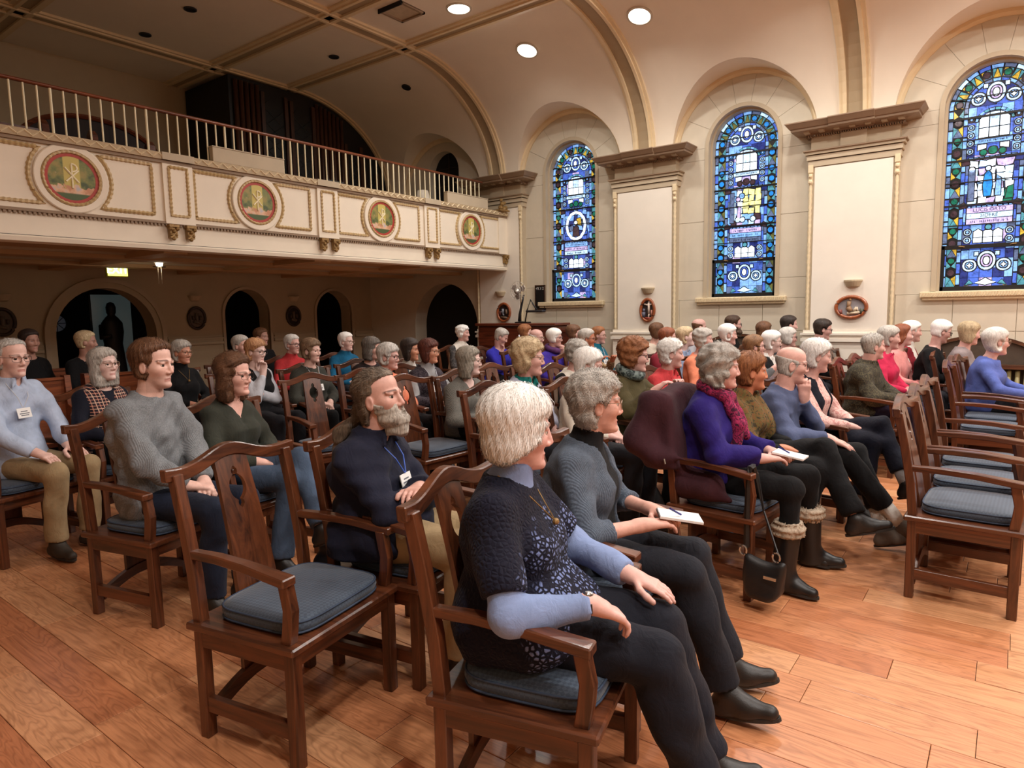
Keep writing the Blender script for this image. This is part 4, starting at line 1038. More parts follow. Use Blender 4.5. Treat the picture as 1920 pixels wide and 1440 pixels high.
def rotm(yaw, pitch, roll):
    y, p, r = (math.radians(a) for a in (yaw, pitch, roll))
    M = Matrix.Rotation(y, 3, 'Z') @ Matrix.Rotation(-p, 3, 'Y') @ Matrix.Rotation(r, 3, 'X')
    return np.array([list(v) for v in M])
HZ = np.array([-.122, -.116, -.10, -.075, -.045, -.02, 0, .025, .05])
HF = np.array([.055, .074, .082, .079, .081, .081, .080, .086, .086])
HBK = np.array([.03, .01, -.005, -.03, -.055, -.073, -.086, -.096, -.100])
HWD = np.array([.008, .024, .037, .049, .058, .064, .068, .071, .073])
def dome(z, zt):
    u = np.clip((z - .045)/(zt - .045), 0, .9995); return ((1 - u**2.25)**(1/2.1)).astype(np.float32)
def headframe(s, M, c):
    def f(X, Y, Z):
        X, Y, Z = X - c[0], Y - c[1], Z - c[2]
        return tuple(M[0][i]*X + M[1][i]*Y + M[2][i]*Z for i in range(3))
    return f
def interp(z, xp, fp): return np.interp(z, xp, fp).astype(np.float32)
def skull(x, y, z, t=0.0, F=HF, B=HBK, Wd=HWD, Zt=HZ):
    f, b, w = interp(z, Zt, F) + t, interp(z, Zt, B) - t, interp(z, Zt, Wd) + t
    zt, zb = .119 + t, Zt[0] - t; k = np.maximum(dome(z, zt), .02)
    xc, l, w = (f + b)/2, (f - b)/2*k, w*k; d = (np.sqrt(((x - xc)/l)**2 + (y/w)**2) - 1)*np.minimum(l, w)
    return np.maximum(np.maximum(d, z - zt), zb - z)
SKINM = {}
def skin_mat():
    m, nt, b = new_mat('skin'); a = N(nt, 'ShaderNodeAttribute'); a.attribute_name = 'Col'
    f = noise(nt, coords(nt, 'Object'), 38, 4, .65); g = ramp(nt, f, [(.3, (.92, .88, .87)), (.7, (1.1, 1.09, 1.09))])
    mx = N(nt, 'ShaderNodeMixRGB', blend_type='MULTIPLY'); mx.inputs[0].default_value = 1; nt.links.new(a.outputs['Color'], mx.inputs[1]); nt.links.new(g, mx.inputs[2]); nt.links.new(mx.outputs[0], b.inputs['Base Color'])
    b.inputs['Roughness'].default_value = .48; b.inputs['Specular IOR Level'].default_value = .4; bump(nt, b, noise(nt, coords(nt, 'Object'), 160, 3), .12, .002); return m
M_SKIN = skin_mat()
HAIRM = {}
def hair_mat(c1, c2, curl=False):
    key = (c1, c2, curl)
    if key in HAIRM: return HAIRM[key]
    m, nt, b = new_mat('hair'); v = coords(nt, 'Object', (130, 130, 130) if curl else (150, 150, 22)); f = noise(nt, v, 1.0, 4, .65, 1.5 if curl else .6); big = noise(nt, coords(nt, 'Object'), 16, 3)
    ad = N(nt, 'ShaderNodeMath', operation='MULTIPLY_ADD'); nt.links.new(f, ad.inputs[0]); ad.inputs[1].default_value = .65; 
    m2 = N(nt, 'ShaderNodeMath', operation='MULTIPLY'); nt.links.new(big, m2.inputs[0]); m2.inputs[1].default_value = .4; nt.links.new(m2.outputs[0], ad.inputs[2])
    nt.links.new(ramp(nt, ad.outputs[0], [(.36, srgb(*c1)), (.62, srgb(*c2))]), b.inputs['Base Color']); b.inputs['Roughness'].default_value = .5; b.inputs['Specular IOR Level'].default_value = .35
    bump(nt, b, f, .6, .006); HAIRM[key] = m; return m
FABM = {}
def fabric(c, kind='plain', c2=None, c3=None):
    """woven / knitted / printed cloth, all in object space"""
    key = (c, kind, c2, c3)
    if key in FABM: return FABM[key]
    m, nt, b = new_mat('fabric_' + kind); v = coords(nt, 'Object'); C = srgb(*c); b.inputs['Roughness'].default_value = .85; b.inputs['Sheen Weight'].default_value = .03; b.inputs['Specular IOR Level'].default_value = .25
    big = noise(nt, v, 9, 4, .6); lo = tuple(x*.82 for x in C[:3]); hi = tuple(min(1, x*1.15) for x in C[:3])
    base = ramp(nt, big, [(.3, lo), (.7, hi)]); h0 = noise(nt, v, 420, 2); wr = noise(nt, coords(nt, 'Object', (1, 1, .6)), 19, 3, .55, 1.6); hm = N(nt, 'ShaderNodeMath', operation='MULTIPLY_ADD'); nt.links.new(h0, hm.inputs[0]); hm.inputs[1].default_value = .10; nt.links.new(wr, hm.inputs[2]); h = hm.outputs[0]; st, ds = .45, .010
    if kind == 'knit':
        w = N(nt, 'ShaderNodeTexWave'); w.inputs['Scale'].default_value = 46; w.inputs['Distortion'].default_value = 1.4; w.inputs['Detail Scale'].default_value = 2; w.bands_direction = 'Y'; nt.links.new(v, w.inputs[0]); h = w.outputs['Fac']; st, ds = .4, .004
        sp = noise(nt, v, 150, 3, .7); mx = N(nt, 'ShaderNodeMixRGB', blend_type='MULTIPLY'); mx.inputs[0].default_value = .8; nt.links.new(base, mx.inputs[1]); nt.links.new(ramp(nt, sp, [(.3, (.55, .55, .56)), (.65, (1.15, 1.15, 1.15))]), mx.inputs[2]); base = mx.outputs[0]
    elif kind == 'crochet':
        vo = N(nt, 'ShaderNodeTexVoronoi', feature='DISTANCE_TO_EDGE'); vo.inputs['Scale'].default_value = 64; nt.links.new(v, vo.inputs['Vector'])
        vs = N(nt, 'ShaderNodeSeparateXYZ'); nt.links.new(v, vs.inputs[0]); mxx = N(nt, 'ShaderNodeMath', operation='MULTIPLY_ADD'); nt.links.new(noise(nt, v, 12, 2), mxx.inputs[0]); mxx.inputs[1].default_value = .25; nt.links.new(vs.outputs['X'], mxx.inputs[2]); gate = ramp(nt, mxx.outputs[0], [(.15, (0, 0, 0)), (.18, (1, 1, 1))]); hole = ramp(nt, vo.outputs['Distance'], [(.16, (0, 0, 0)), (.24, (1, 1, 1))])
        mm = N(nt, 'ShaderNodeMixRGB', blend_type='MULTIPLY'); mm.inputs[0].default_value = 1; nt.links.new(gate, mm.inputs[1]); nt.links.new(hole, mm.inputs[2])
        mx = N(nt, 'ShaderNodeMixRGB'); nt.links.new(mm.outputs[0], mx.inputs[0]); nt.links.new(base, mx.inputs[1]); mx.inputs[2].default_value = srgb(*c2); base = mx.outputs[0]; h = vo.outputs['Distance']; st, ds = .8, .01
    elif kind == 'plaid':
        sx = N(nt, 'ShaderNodeSeparateXYZ'); nt.links.new(v, sx.inputs[0]); cols = []
        outs = []
        for ch in ('Y', 'Z'):
            mu = N(nt, 'ShaderNodeMath', operation='MULTIPLY'); mu.inputs[1].default_value = 24; nt.links.new(sx.outputs[ch], mu.inputs[0]); fr = N(nt, 'ShaderNodeMath', operation='FRACT'); nt.links.new(mu.outputs[0], fr.inputs[0]); outs.append(ramp(nt, fr.outputs[0], [(.0, (1, 1, 1)), (.12, (0, 0, 0)), (.5, (.6, .6, .6)), (.62, (0, 0, 0))])); outs[-1].node.color_ramp.interpolation = 'CONSTANT'
        ad = N(nt, 'ShaderNodeMixRGB', blend_type='ADD'); ad.inputs[0].default_value = 1; nt.links.new(outs[0], ad.inputs[1]); nt.links.new(outs[1], ad.inputs[2])
        base = ramp(nt, ad.outputs[0], [(0, C), (.45, srgb(*c2)), (.9, srgb(*c3))])
    elif kind == 'print':
        vo = N(nt, 'ShaderNodeTexVoronoi'); vo.inputs['Scale'].default_value = 34; nt.links.new(v, vo.inputs['Vector']); n2 = noise(nt, v, 26, 3, .6, 2.0)
        base = ramp(nt, n2, [(.40, C), (.47, srgb(*c2)), (.53, C), (.60, srgb(*c3))])
    elif kind == 'stripe':
        w = N(nt, 'ShaderNodeTexWave'); w.inputs['Scale'].default_value = 18; w.bands_direction = 'Z'; nt.links.new(v, w.inputs[0]); base = ramp(nt, w.outputs['Fac'], [(.45, C), (.6, srgb(*c2))])
    elif kind == 'denim':
        base = ramp(nt, noise(nt, v, 5, 4, .6), [(.3, tuple(x*.75 for x in C[:3])), (.72, tuple(min(1, x*1.5) for x in C[:3]))])
    elif kind == 'sequin':
        vo = N(nt, 'ShaderNodeTexVoronoi'); vo.inputs['Scale'].default_value = 70; nt.links.new(v, vo.inputs['Vector']); base = ramp(nt, vo.outputs['Color'], [(.3, C), (.7, srgb(*c2))]); b.inputs['Roughness'].default_value = .3
    nt.links.new(base, b.inputs['Base Color']); bump(nt, b, h, st, ds); FABM[key] = m; return m
M_LEATHER = plain('shoe_leather', (30, 26, 24), .45, .15, 30, .15); M_SOLE = plain('shoe_sole', (46, 42, 38), .8, .1)
M_EYEW = plain('eye_white', (196, 184, 174), .2, .03, 5, 0); M_IRIS = plain('eye_iris', (46, 40, 36), .15, .1, 5, 0)
M_TAGW = plain('tag_card', (238, 238, 236), .5, .02); M_CORD = plain('lanyard_cord', (200, 204, 214), .6, .05); M_TAGINK = plain('tag_ink', (96, 98, 108), .7, .1)
def V3(*a): return np.array(a, float)
def wrinkles(seed, amp, f0=16, f1=62, n=7):
    rg = np.random.RandomState(seed); K = []
    for _ in range(n):
        d = rg.normal(size=3)*np.array([1, 1, 1.25]); d /= np.linalg.norm(d); f = f0*(f1/f0)**rg.rand(); K.append((d*f, rg.rand()*6.28, (f0/f)**.45))
    w = rg.normal(size=3)*9
    def disp(X, Y, Z):
        wp = 1.3*np.sin(w[0]*X + w[1]*Y + w[2]*Z); return amp*sum(a*np.sin(k[0]*X + k[1]*Y + k[2]*Z + ph + wp) for k, ph, a in K)
    return disp
class Person:
    """seated figure facing +x; root at the floor under the seat. hz: head centre height, hx: head offset forward of the seat"""
    def __init__(s, spec, q):
        s.p = spec; s.q = q; p = spec
        s.hz, s.hx = p['hz'], p.get('hx', .0); s.fem = p.get('fem', True); s.g = p.get('girth', 1.0); s.w = p.get('wid', 1.0 if s.fem else 1.1)
        s.rng = random.Random(p['seed']); s.ph = [s.rng.uniform(0, 6.28) for _ in range(12)]
        s.M = rotm(p.get('yaw', 0), p.get('pitch', 0), p.get('roll', 0)); s.hs = p.get('hs', .935 if s.fem else .975)
        s.c = V3(s.hx, p.get('hy', 0), s.hz); s.zn = s.hz - .145
        s.x0 = -.065
        u = np.array([-.06, 0, .12, .3, .48, .66, .82, .92, 1.0]); s.tz = .50 + (s.zn - .50)*u
        g = s.g; bel = p.get('belly', .0); bust = .022 if s.fem else .0
        s.ta = .95*np.array([.11, .165*g, .178*g, .158*g, .158, .162*s.w, .156*s.w, .112*s.w, .055])
        s.tb = np.array([.08, .115*g, .128*g, .115*g, .112, .118, .105, .08, .052])
        s.tf = np.array([0, .01, .03 + bel, .02 + bel, .008 + bel*.5 + bust*.5, .01 + bust, 0, 0, 0])
    def xc(s, z):
        u = np.clip((z - .55)/(s.hz - .55), 0, 1.1); return s.x0 + (s.hx - s.x0 - .02)*u**1.3 - .03*np.sin(np.pi*np.clip(u, 0, 1))
    def yc(s, z): return s.p.get('hy', 0)*np.clip((z - .6)/(s.hz - .6), 0, 1)**1.3
    def torso(s, off, disp=None, zlo=None, zhi=None):
        def f(X, Y, Z):
            zz = Z[0, 0, :]; a, b, fr = np.interp(zz, s.tz, s.ta) + off, np.interp(zz, s.tz, s.tb) + off, np.interp(zz, s.tz, s.tf)
            xc = (s.xc(zz) + fr*.5)[None, None, :].astype(np.float32); yc = s.yc(zz)[None, None, :].astype(np.float32); a = a[None, None, :].astype(np.float32); b = (b + fr*.5)[None, None, :].astype(np.float32)
            q = ((np.abs(X - xc)/b)**2.4 + (np.abs(Y - yc)/a)**2.4)**(1/2.4)
            d = (q - 1)*np.minimum(a, b)*.9
            d = np.maximum(d, (s.tz[0] if zlo is None else zlo) - Z)
            d = np.maximum(d, Z - (s.zn + .012 if zhi is None else zhi))
            if disp is not None: d = d + disp(X, Y, Z)
            return d
        return f
    def joints(s):
        p = s.p; zs = s.zn - .080; r = {}
        for sd, nm in ((-1, 'R'), (1, 'L')):
            S = V3(float(s.xc(zs)) + .005, float(s.yc(zs)) + sd*(.138*s.w + .004), zs)
            pose = p.get('arm' + nm, 'lap'); L1, L2 = .265, .235
            y0 = float(s.yc(.7))
            if pose == 'lap': W = V3(.175 + p.get('ax', 0), sd*.055 + y0*.3, .655); pole = V3(-.3, sd*1.0, -.6); hd = V3(.75, -sd*.75, -.25)
            elif pose == 'knee': W = V3(.27 + p.get('ax', 0), sd*.115, .675); pole = V3(-.35, sd*.9, -.6); hd = V3(1, -sd*.1, -.32)
            elif pose == 'rest': W = V3(.13 + p.get('ax', 0), sd*.255, .725); pole = V3(-1, sd*.25, -.8); hd = V3(1, -sd*.25, -.35)
            elif pose == 'restin': W = V3(.20 + p.get('ax', 0), sd*.20, .712); pole = V3(-.75, sd*.75, -.6); hd = V3(.85, -sd*.45, -.5)
            elif pose == 'book': W = V3(.20 + p.get('ax', 0), sd*.10, .70); pole = V3(-.4, sd*1, -.7); hd = V3(.85, -sd*.6, .0)
            elif pose == 'fold': W = V3(float(s.xc(.78)) + .17 + s.p.get('belly', 0)*1.2, -sd*.05, .76 + .02*sd); pole = V3(-.1, sd*1.0, -.7); hd = V3(.2, -sd*1, .12)
            elif pose == 'chin':
                W = s.c + s.M @ V3(.098, sd*.02, -.225)*s.hs; pole = V3(.5, sd*.4, -1); hd = s.M @ V3(-.1, -sd*.25, 1)
            elif pose == 'raise': W = V3(.25, sd*.14, .92); pole = V3(.1, sd*.8, -1); hd = V3(.6, -sd*.5, .6)
            elif pose == 'hang': W = V3(.02, sd*.26, .56); pole = V3(-1, sd*.3, 0); hd = V3(.2, 0, -1)
            d = W - S; D = np.linalg.norm(d); mx = (L1 + L2)*.985
            if D > mx: L1, L2 = L1*D/mx, L2*D/mx
            dn = d/D; a = (L1*L1 - L2*L2 + D*D)/(2*D); h = math.sqrt(max(L1*L1 - a*a, 0)); pl = pole - dn*(pole @ dn); pl /= np.linalg.norm(pl)
            E = S + dn*a + pl*h; r[nm] = (S, E, W, hd/np.linalg.norm(hd), sd)
        r['leg'] = {}
        for sd, nm in ((-1, 'R'), (1, 'L')):
            lg = p.get('legs', 'sit'); Hp = V3(-.02, sd*.085, .565)
            if lg == 'sit': K, A = V3(.40, sd*.115, .555), V3(.36 + p.get('fx', 0), sd*.12, .105)
            elif lg == 'fwd': K, A = V3(.41, sd*.10, .56), V3(.62, sd*.07, .12)
            elif lg == 'cross': K, A = (V3(.40, sd*.05, .565), V3(.36, sd*.09, .105)) if sd > 0 else (V3(.42, sd*.03, .665), V3(.60, .13, .30))
            elif lg == 'crossL': K, A = (V3(.40, sd*.06, .565), V3(.34, sd*.10, .105)) if sd < 0 else (V3(.42, sd*.03, .665), V3(.62, -.10, .32))
            elif lg == 'ankle': K, A = V3(.38, sd*.11, .56), (V3(.58, -.01, .12) if sd > 0 else V3(.66, .03, .17))
            elif lg == 'stand': Hp, K, A = V3(-.02, sd*.085, .575), V3(.02, sd*.085, .40), V3(-.0, sd*.09, .10)
            elif lg == 'down': K, A = V3(.36, sd*.10, .53), V3(.50 + p.get('fx', 0), sd*.10, .11)
            kd = p.get('knee' + nm)
            if kd: K, A = K + V3(*kd[0]), A + V3(*kd[1])
            r['leg'][nm] = (Hp, K, A, sd)
        return r
    def hand(s, fd, W, hd, sd, pose):
        up = V3(0, 0, 1); d = hd; n = up - d*(up @ d)
        if np.linalg.norm(n) < .2: n = V3(1, 0, 0) - d*d[0]
        n /= np.linalg.norm(n); side = np.cross(d, n)*sd   # towards the thumb
        if pose == 'chin': n = -n
        curl = {'lap': .75, 'knee': .25, 'rest': .5, 'restin': .7, 'book': .6, 'fold': .5, 'chin': .95, 'raise': .7, 'hang': .4}[pose]
        k = .010 if s.q < 2 else .014; sc = .96 if s.fem else 1.06
        pc = W + d*.05*sc
        for t in (-.024, -.008, .008, .024): fd.cap(W + d*.012 + side*t*.7*sc, W + d*.085*sc + side*t*sc*1.1, .0145*sc, .0125*sc, .012, pad=.012)
        fd.cap(W - d*.02, W + d*.03, .024*sc, .022*sc, .02, pad=.012)
        for t, L in ((.027, .066), (.009, .076), (-.009, .070), (-.026, .055)):
            a = W + d*.086*sc + side*t*sc*1.1; ang = curl*.55; r0 = .0088*sc
            for seg, fr in enumerate((.45, .30, .25)):
                dd = d*math.cos(ang) - n*math.sin(ang); b = a + dd*L*fr*sc; fd.cap(a, b, r0, r0*.9, .005, pad=.012); a = b; r0 *= .9; ang += curl*.75
        a = W + d*.025*sc + side*.026*sc
        for L, dv in ((.038, d*.6 + side*.75 - n*.25), (.03, d*.9 + side*.25 - n*.3), (.024, d*.95 - side*.05 - n*.35)):
            dv = dv/np.linalg.norm(dv); b = a + dv*L*sc; fd.cap(a, b, .0108*sc, .0098*sc, .008, pad=.012); a = b
    def build(s, root):
        p, q = s.p, s.q; J = s.joints(); c, M, hs = s.c, s.M, s.hs
        hh = (.0038, .0058, .0088)[q]; hn = (.0045, .0065, .0095)[q]; hcoarse = (.014, .018, .024)[q]
        fine = [[], [], []]
        for ax in range(3):
            fine[ax].append((c[ax] - .135, c[ax] + .14, hh))
            for nm in 'RL':
                S, E, W_, hd, sd = J[nm]; e = W_ + hd*.16; fine[ax].append((min(W_[ax], e[ax]) - .035, max(W_[ax], e[ax]) + .035, hn))
        pts = [c + .16, c - .16] + [J[n][i] for n in 'RL' for i in (0, 1, 2)] + [J[n][2] + J[n][3]*.2 for n in 'RL'] + [J['leg'][n][i] for n in 'RL' for i in (0, 1, 2)] + [V3(-.2, -.2, .1), V3(.2, .2, .5)]
        lo, hi = np.min(pts, 0) - .09, np.max(pts, 0) + .09
        fd = Field(*(axis(lo[a], hi[a], hcoarse, fine[a]) for a in range(3)))
        # ---- body
        fd.fn((-.35, -.35, .4), (.4, .35, s.zn + .03), s.torso(-.014), .02)
        neckr = .048 if s.fem else .057
        nb = V3(float(s.xc(s.zn)) + .01, float(s.yc(s.zn)), s.zn - .03); fd.cap(nb, c + M @ V3(-.022, 0, -.075)*hs, neckr*1.08, neckr, .03)
        fd.cap(nb + V3(-.01, -.10, -.03), nb + V3(-.01, .10, -.03), .035, .035, .05)
        for nm in 'RL':
            S, E, W_, hd, sd = J[nm]; fd.cap(S, E, .042, .034, .02); fd.cap(E, W_, .034, .024, .02); s.hand(fd, W_, hd, sd, p.get('arm' + nm, 'lap'))
            Hp, K, A, _ = J['leg'][nm]; fd.cap(Hp, K, .068, .046, .02); fd.cap(K, A, .046, .032, .02); fd.cap(A - V3(0, 0, .02), A + V3(.03, 0, -.035), .028, .022, .02)
        hf = headframe(s, M, c); pv = lambda x, y, z: c + M @ (V3(x, y, z)*hs)
        R = .16*hs
        jw = p.get('jaw', 1.0)
        wd = HWD.copy(); wd[:5] *= jw
        def head_d(X, Y, Z):
            x, y, z = hf(X, Y, Z); return skull(x/hs, y/hs, z/hs, Wd=wd)*hs
        fd.fn(c - R, c + R, head_d, .018)
        nl = p.get('nose', 1.0)
        fd.cap(pv(.084, 0, .014), pv(.083 + .0165*nl, 0, -.034), .0075*hs, .0105*hs, .014)
        for sd in (-1, 1): fd.ell(pv(.090, sd*.012, -.040), (.010*hs, .0075*hs, .0075*hs), M, .007)
        fd.ell(pv(.0775, 0, -.0685), (.0085*hs, .021*hs, .0048*hs), M, .006); fd.ell(pv(.0765, 0, -.0785), (.0085*hs, .019*hs, .0052*hs), M, .006)
        [fd.cap(pv(.0875, 0, -.0728), pv(.0800, sd*.023, -.0785), .0026, .0022, .004, op='cut') for sd in (-1, 1)]
        fd.ell(pv(.072, 0, -.103), (.017*hs, .021*hs, .015*hs), M, .012)
        for sd in (-1, 1):
            fd.ell(pv(.051, sd*.036, -.022), (.027*hs, .026*hs, .024*hs), M, .03)
            fd.cap(pv(.088, sd*.012, .019), pv(.070, sd*.052, .018), .0075*hs, .006*hs, .010)
            fd.ell(pv(.092, sd*.0315, .001), (.017*hs, .0180*hs, .0125*hs), M, .012, 'cut')
            if q < 2:
                fd.ell(pv(.0735, sd*.0315, .0102), (.0136*hs, .0158*hs, .0075*hs), M, .003); fd.ell(pv(.0715, sd*.0315, -.0115), (.0125*hs, .0145*hs, .0050*hs), M, .004)
            fd.ell(pv(-.006, sd*.0735, -.010), (.019*hs, .0085*hs, .031*hs), M, .006); 
            if q < 2: fd.ell(pv(-.001, sd*.082, -.008), (.010*hs, .005*hs, .018*hs), M, .005, 'cut')
            if p.get('age', 1) and q < 1: fd.cap(pv(.086, sd*.022, -.048), pv(.073, sd*.033, -.086), .0012, .001, .006, op='cut')
        P, Q = surface(fd)
        skin = np.array(srgb(*p.get('skin', (226, 180, 166)))[:3]); brow = np.array(srgb(*p.get('brow', (120, 100, 88)))[:3]); lip = np.array(srgb(*p.get('lip', (186, 112, 106)))[:3])
        def col(P):
            L = ((P - c) @ M)/hs; x, y, z = L.T; ay = np.abs(y); o = np.tile(skin, (len(P), 1))
            def mix(m, cc): o[:] = o*(1 - m[:, None]) + m[:, None]*cc
            sm = lambda v, a, b: np.clip((v - a)/(b - a), 0, 1)
            hd_ = (np.abs(z) < .14) & (np.abs(x) < .14) & (ay < .1)
            mix(np.where(hd_, .22*np.exp(-((x - .06)/.035)**2 - ((ay - .042)/.022)**2 - ((z + .035)/.026)**2), 0), skin*np.array([1.0, .68, .64]))
            mix(np.where(hd_, .25*np.exp(-((x - .105)/.014)**2 - (y/.014)**2 - ((z + .035)/.014)**2), 0), skin*np.array([1.0, .66, .62]))
            mix(np.where(hd_ & (x > .06), .6*sm(.0105 - np.abs(z + .0735 + ay*ay*9), 0, .004)*sm(.026 - ay, 0, .006), 0), lip)
            mix(np.where(hd_ & (x > .05), .8*sm(.0055 - np.abs(z - .0235 + (ay - .03)**2*4), 0, .003)*sm(.024 - np.abs(ay - .033), 0, .006), 0), brow)
            if q == 2: mix(np.where(hd_ & (x > .05), .75*sm(.008 - np.abs(z - .0), 0, .004)*sm(.014 - np.abs(ay - .0315), 0, .004), 0), np.array([.05, .04, .035]))
            if p.get('stubble'): mix(np.where(hd_ & (x > -.01), .35*sm(-.045 - z, 0, .02), 0), skin*.45)
            return o
        np_mesh('body', P, Q, M_SKIN, root, col)
        if q < 2:
            for sd in (-1, 1):
                e = pv(.0700, sd*.0315, -.0012); mb = MB(); r0 = .0128*hs; fw = M @ V3(1, 0, 0); upv = M @ V3(0, 0, 1); sv = np.cross(fw, upv)
                mb.mi = 0; rings = []
                for i in range(9):
                    t = PI*i/8; rings.append([e + r0*(fw*math.cos(t) + (upv*math.cos(2*PI*k_/12) + sv*math.sin(2*PI*k_/12))*max(math.sin(t), .02)) for k_ in range(12)])
                mb.loft(rings[2:], False); mb.mi = 1; mb.loft(rings[:3]); mb.build('eye', [M_EYEW, M_IRIS], root, smooth=True, fix=False)
        s.hair(root, pv, hf)
        s.clothes(root, J)
        if p.get('glasses'): s.glasses(root, pv)
    def glasses(s, root, pv):
        t = .0014 if s.q == 0 else (.0018 if s.q == 1 else .0026); mb = MB(); gc = s.p['glasses']
        rw, rh = .0265, .0185
        for sd in (-1, 1):
            mb.tube([pv(.099 - .10*(abs(a))**2*4*0 - max(0, (abs(sd*.033 + a) - .03))*.35, sd*.033 + a, .0 + b - .003) for a, b in [(rw*math.copysign(abs(math.cos(2*PI*k/16))**.7, math.cos(2*PI*k/16)), rh*math.copysign(abs(math.sin(2*PI*k/16))**.7, math.sin(2*PI*k/16))) for k in range(16)]], t, 5, closed=True)
            mb.tube([pv(.089, sd*.0595, .008), pv(.06, sd*.0735, .009), pv(.0, sd*.0775, .010), pv(-.014, sd*.0775, .004), pv(-.022, sd*.076, -.014)], t, 5)
        mb.tube([pv(.0995, -.0065, .004), pv(.104, 0, .007), pv(.0995, .0065, .004)], t, 5)
        mb.build('glasses', plain('spectacles_%d_%d_%d' % gc, gc, .3, .05, 20, 0, .4), root)
    def hair(s, root, pv, hf):
        p = s.p; h = p.get('hair')
        if not h: return
        c, hs, M, q = s.c, s.hs, s.M, s.q
        t = h.get('t', .018); L = h.get('L', .02); zf = h.get('zf', .062); xs1, xs2, xs3 = h.get('x', (.045, .012, -.005)); curl = h.get('curl', 0.0); flare = h.get('flare', 0.0); ears = h.get('ears', L < .05)
        hr = (.0046, .0068, .0098)[q]; hr = hr if curl < .004 or q else .0042
        lo = np.array([-.16 - t - flare, -.11 - t - flare, -max(L, .12) - .06]); hi = np.array([.13 + t, .11 + t + flare, .15 + t])
        cor = np.array([[lo[i] if (b >> i) & 1 == 0 else hi[i] for i in range(3)] for b in range(8)])*hs @ M.T + c
        fd = Field(*(np.arange(cor[:, a].min(), cor[:, a].max(), hr) for a in range(3)))
        zb = -L
        Zt = np.array([zb - .02, zb, zb*.5 + .0, .0, .025, .05]); Zt = np.maximum.accumulate(Zt + np.arange(6)*1e-5)
        F = np.array([.04, .06, .075, .080, .087, .086]); nape = h.get('nape', -.055)
        B = np.array([nape + .02, nape, (nape - .088)/2, -.086, -.096, -.100]); Wd = np.array([.045 + flare, .060 + flare, .066 + flare*.7, .069, .071, .073])
        tt = np.array([t*.3, t*.8, t, t, t, t]); ztop = .119 + t*h.get('top', .9)
        ph = s.ph; xr = h.get('xr', .055); bang = h.get('bang', .35); slope = h.get('slope', 0.0)
        def d_hair(X, Y, Z):
            x, y, z = (a/hs for a in hf(X, Y, Z))
            # face opening
            edge = np.interp(np.clip(z, -.3, .3), [-.25, -.12, -.05, .0, .03, zf - .010, zf + .006, max(zf + .012, .085 + (zf - .06) if xr > .04 else .118)], [xs3, xs3, xs2, xs1, xs1 + .012, xr, xr + .03, .135]).astype(np.float32)
            tp = np.clip((edge - x)/.035, bang, 1); tp = np.where(z > -.01, tp, 1).astype(np.float32)
            T = interp(z, Zt, tt); f, b, w = interp(z, Zt, F) + T*.55*tp, interp(z, Zt, B) - T, interp(z, Zt, Wd) + T*tp
            kd = np.maximum(dome(z, ztop), .03); xc, l, w = (f + b)/2, (f - b)/2*kd, w*kd; d = (np.sqrt(((x - xc)/l)**2 + (y/w)**2) - 1)*np.minimum(l, w)
            d = np.maximum(np.maximum(d, z - ztop), zb - .01 + np.clip(x + .05, 0, .2)*slope - z)
            wob = .005*np.sin(60*y + ph[0]) + .004*np.sin(90*z + ph[1])
            cut = x - edge - wob - (np.abs(y) < .045)*0
            d = np.maximum(d, cut)
            an = np.arctan2(y, x + .01)
            if curl:
                k = h.get('freq', 95.0); d = d + curl*(np.sin(k*x + 2.2*np.sin(k*.45*z + ph[2]) + ph[3])*np.sin(k*y + 2*np.sin(k*.4*x + ph[4]) + ph[5]) + .7*np.sin(k*1.1*z + 2*np.sin(k*.5*y + ph[6]) + ph[7]))
            else: d = d + h.get('strand', .0013)*np.sin(22*an + 7*np.sin(13*z + ph[2]) + ph[3]) + .0008*np.sin(57*an + 26*z + ph[4])
            return d*hs
        fd.fn((fd.xs[0], fd.ys[0], fd.zs[0]), (fd.xs[-1] + 1, fd.ys[-1] + 1, fd.zs[-1] + 1), d_hair, .001)
        if ears:
            for sd in (-1, 1): fd.ell(pv(-.0, sd*.085, -.022), (.030*hs, .028*hs, .046*hs), M, .012, 'cut')
        if h.get('bald'):   # fringe only
            fd.ell(pv(.02, 0, .10), (.13*hs, .10*hs, h['bald']*hs), M, .012, 'cut')
        if h.get('pony'):
            a = pv(-.105, 0, -.02); fd.cap(a, pv(-.125, 0, -.06), .03, .028, .02); prev = pv(-.125, 0, -.06)
            fd2 = Field(*(np.arange(min(prev[i], prev[i] + dl[0]) , max(prev[i], prev[i] + dl[1]), .006) for i, dl in enumerate(((-.18, .08), (-.11, .08), (-.30, .06)))))
            fd2.cap(prev, prev + V3(-.075, -.01, -.07), .026, .034, .02, disp=lambda X, Y, Z: .004*np.sin(160*Y + 4*np.sin(30*Z))); fd2.cap(prev + V3(-.075, -.01, -.07), prev + V3(-.105, -.03, -.20), .034, .012, .02, disp=lambda X, Y, Z: .004*np.sin(160*Y + 4*np.sin(30*Z)))
            P, Q = surface(fd2); np_mesh('ponytail', P, Q, hair_mat(*h['col']), root)
        P, Q = surface(fd); ho = np_mesh('hair', P, Q, hair_mat(*h['col'], curl > 0), root, smooth_it=0 if curl else 1)
        if q < 2: s.strands(ho, fd, P, h, curl)
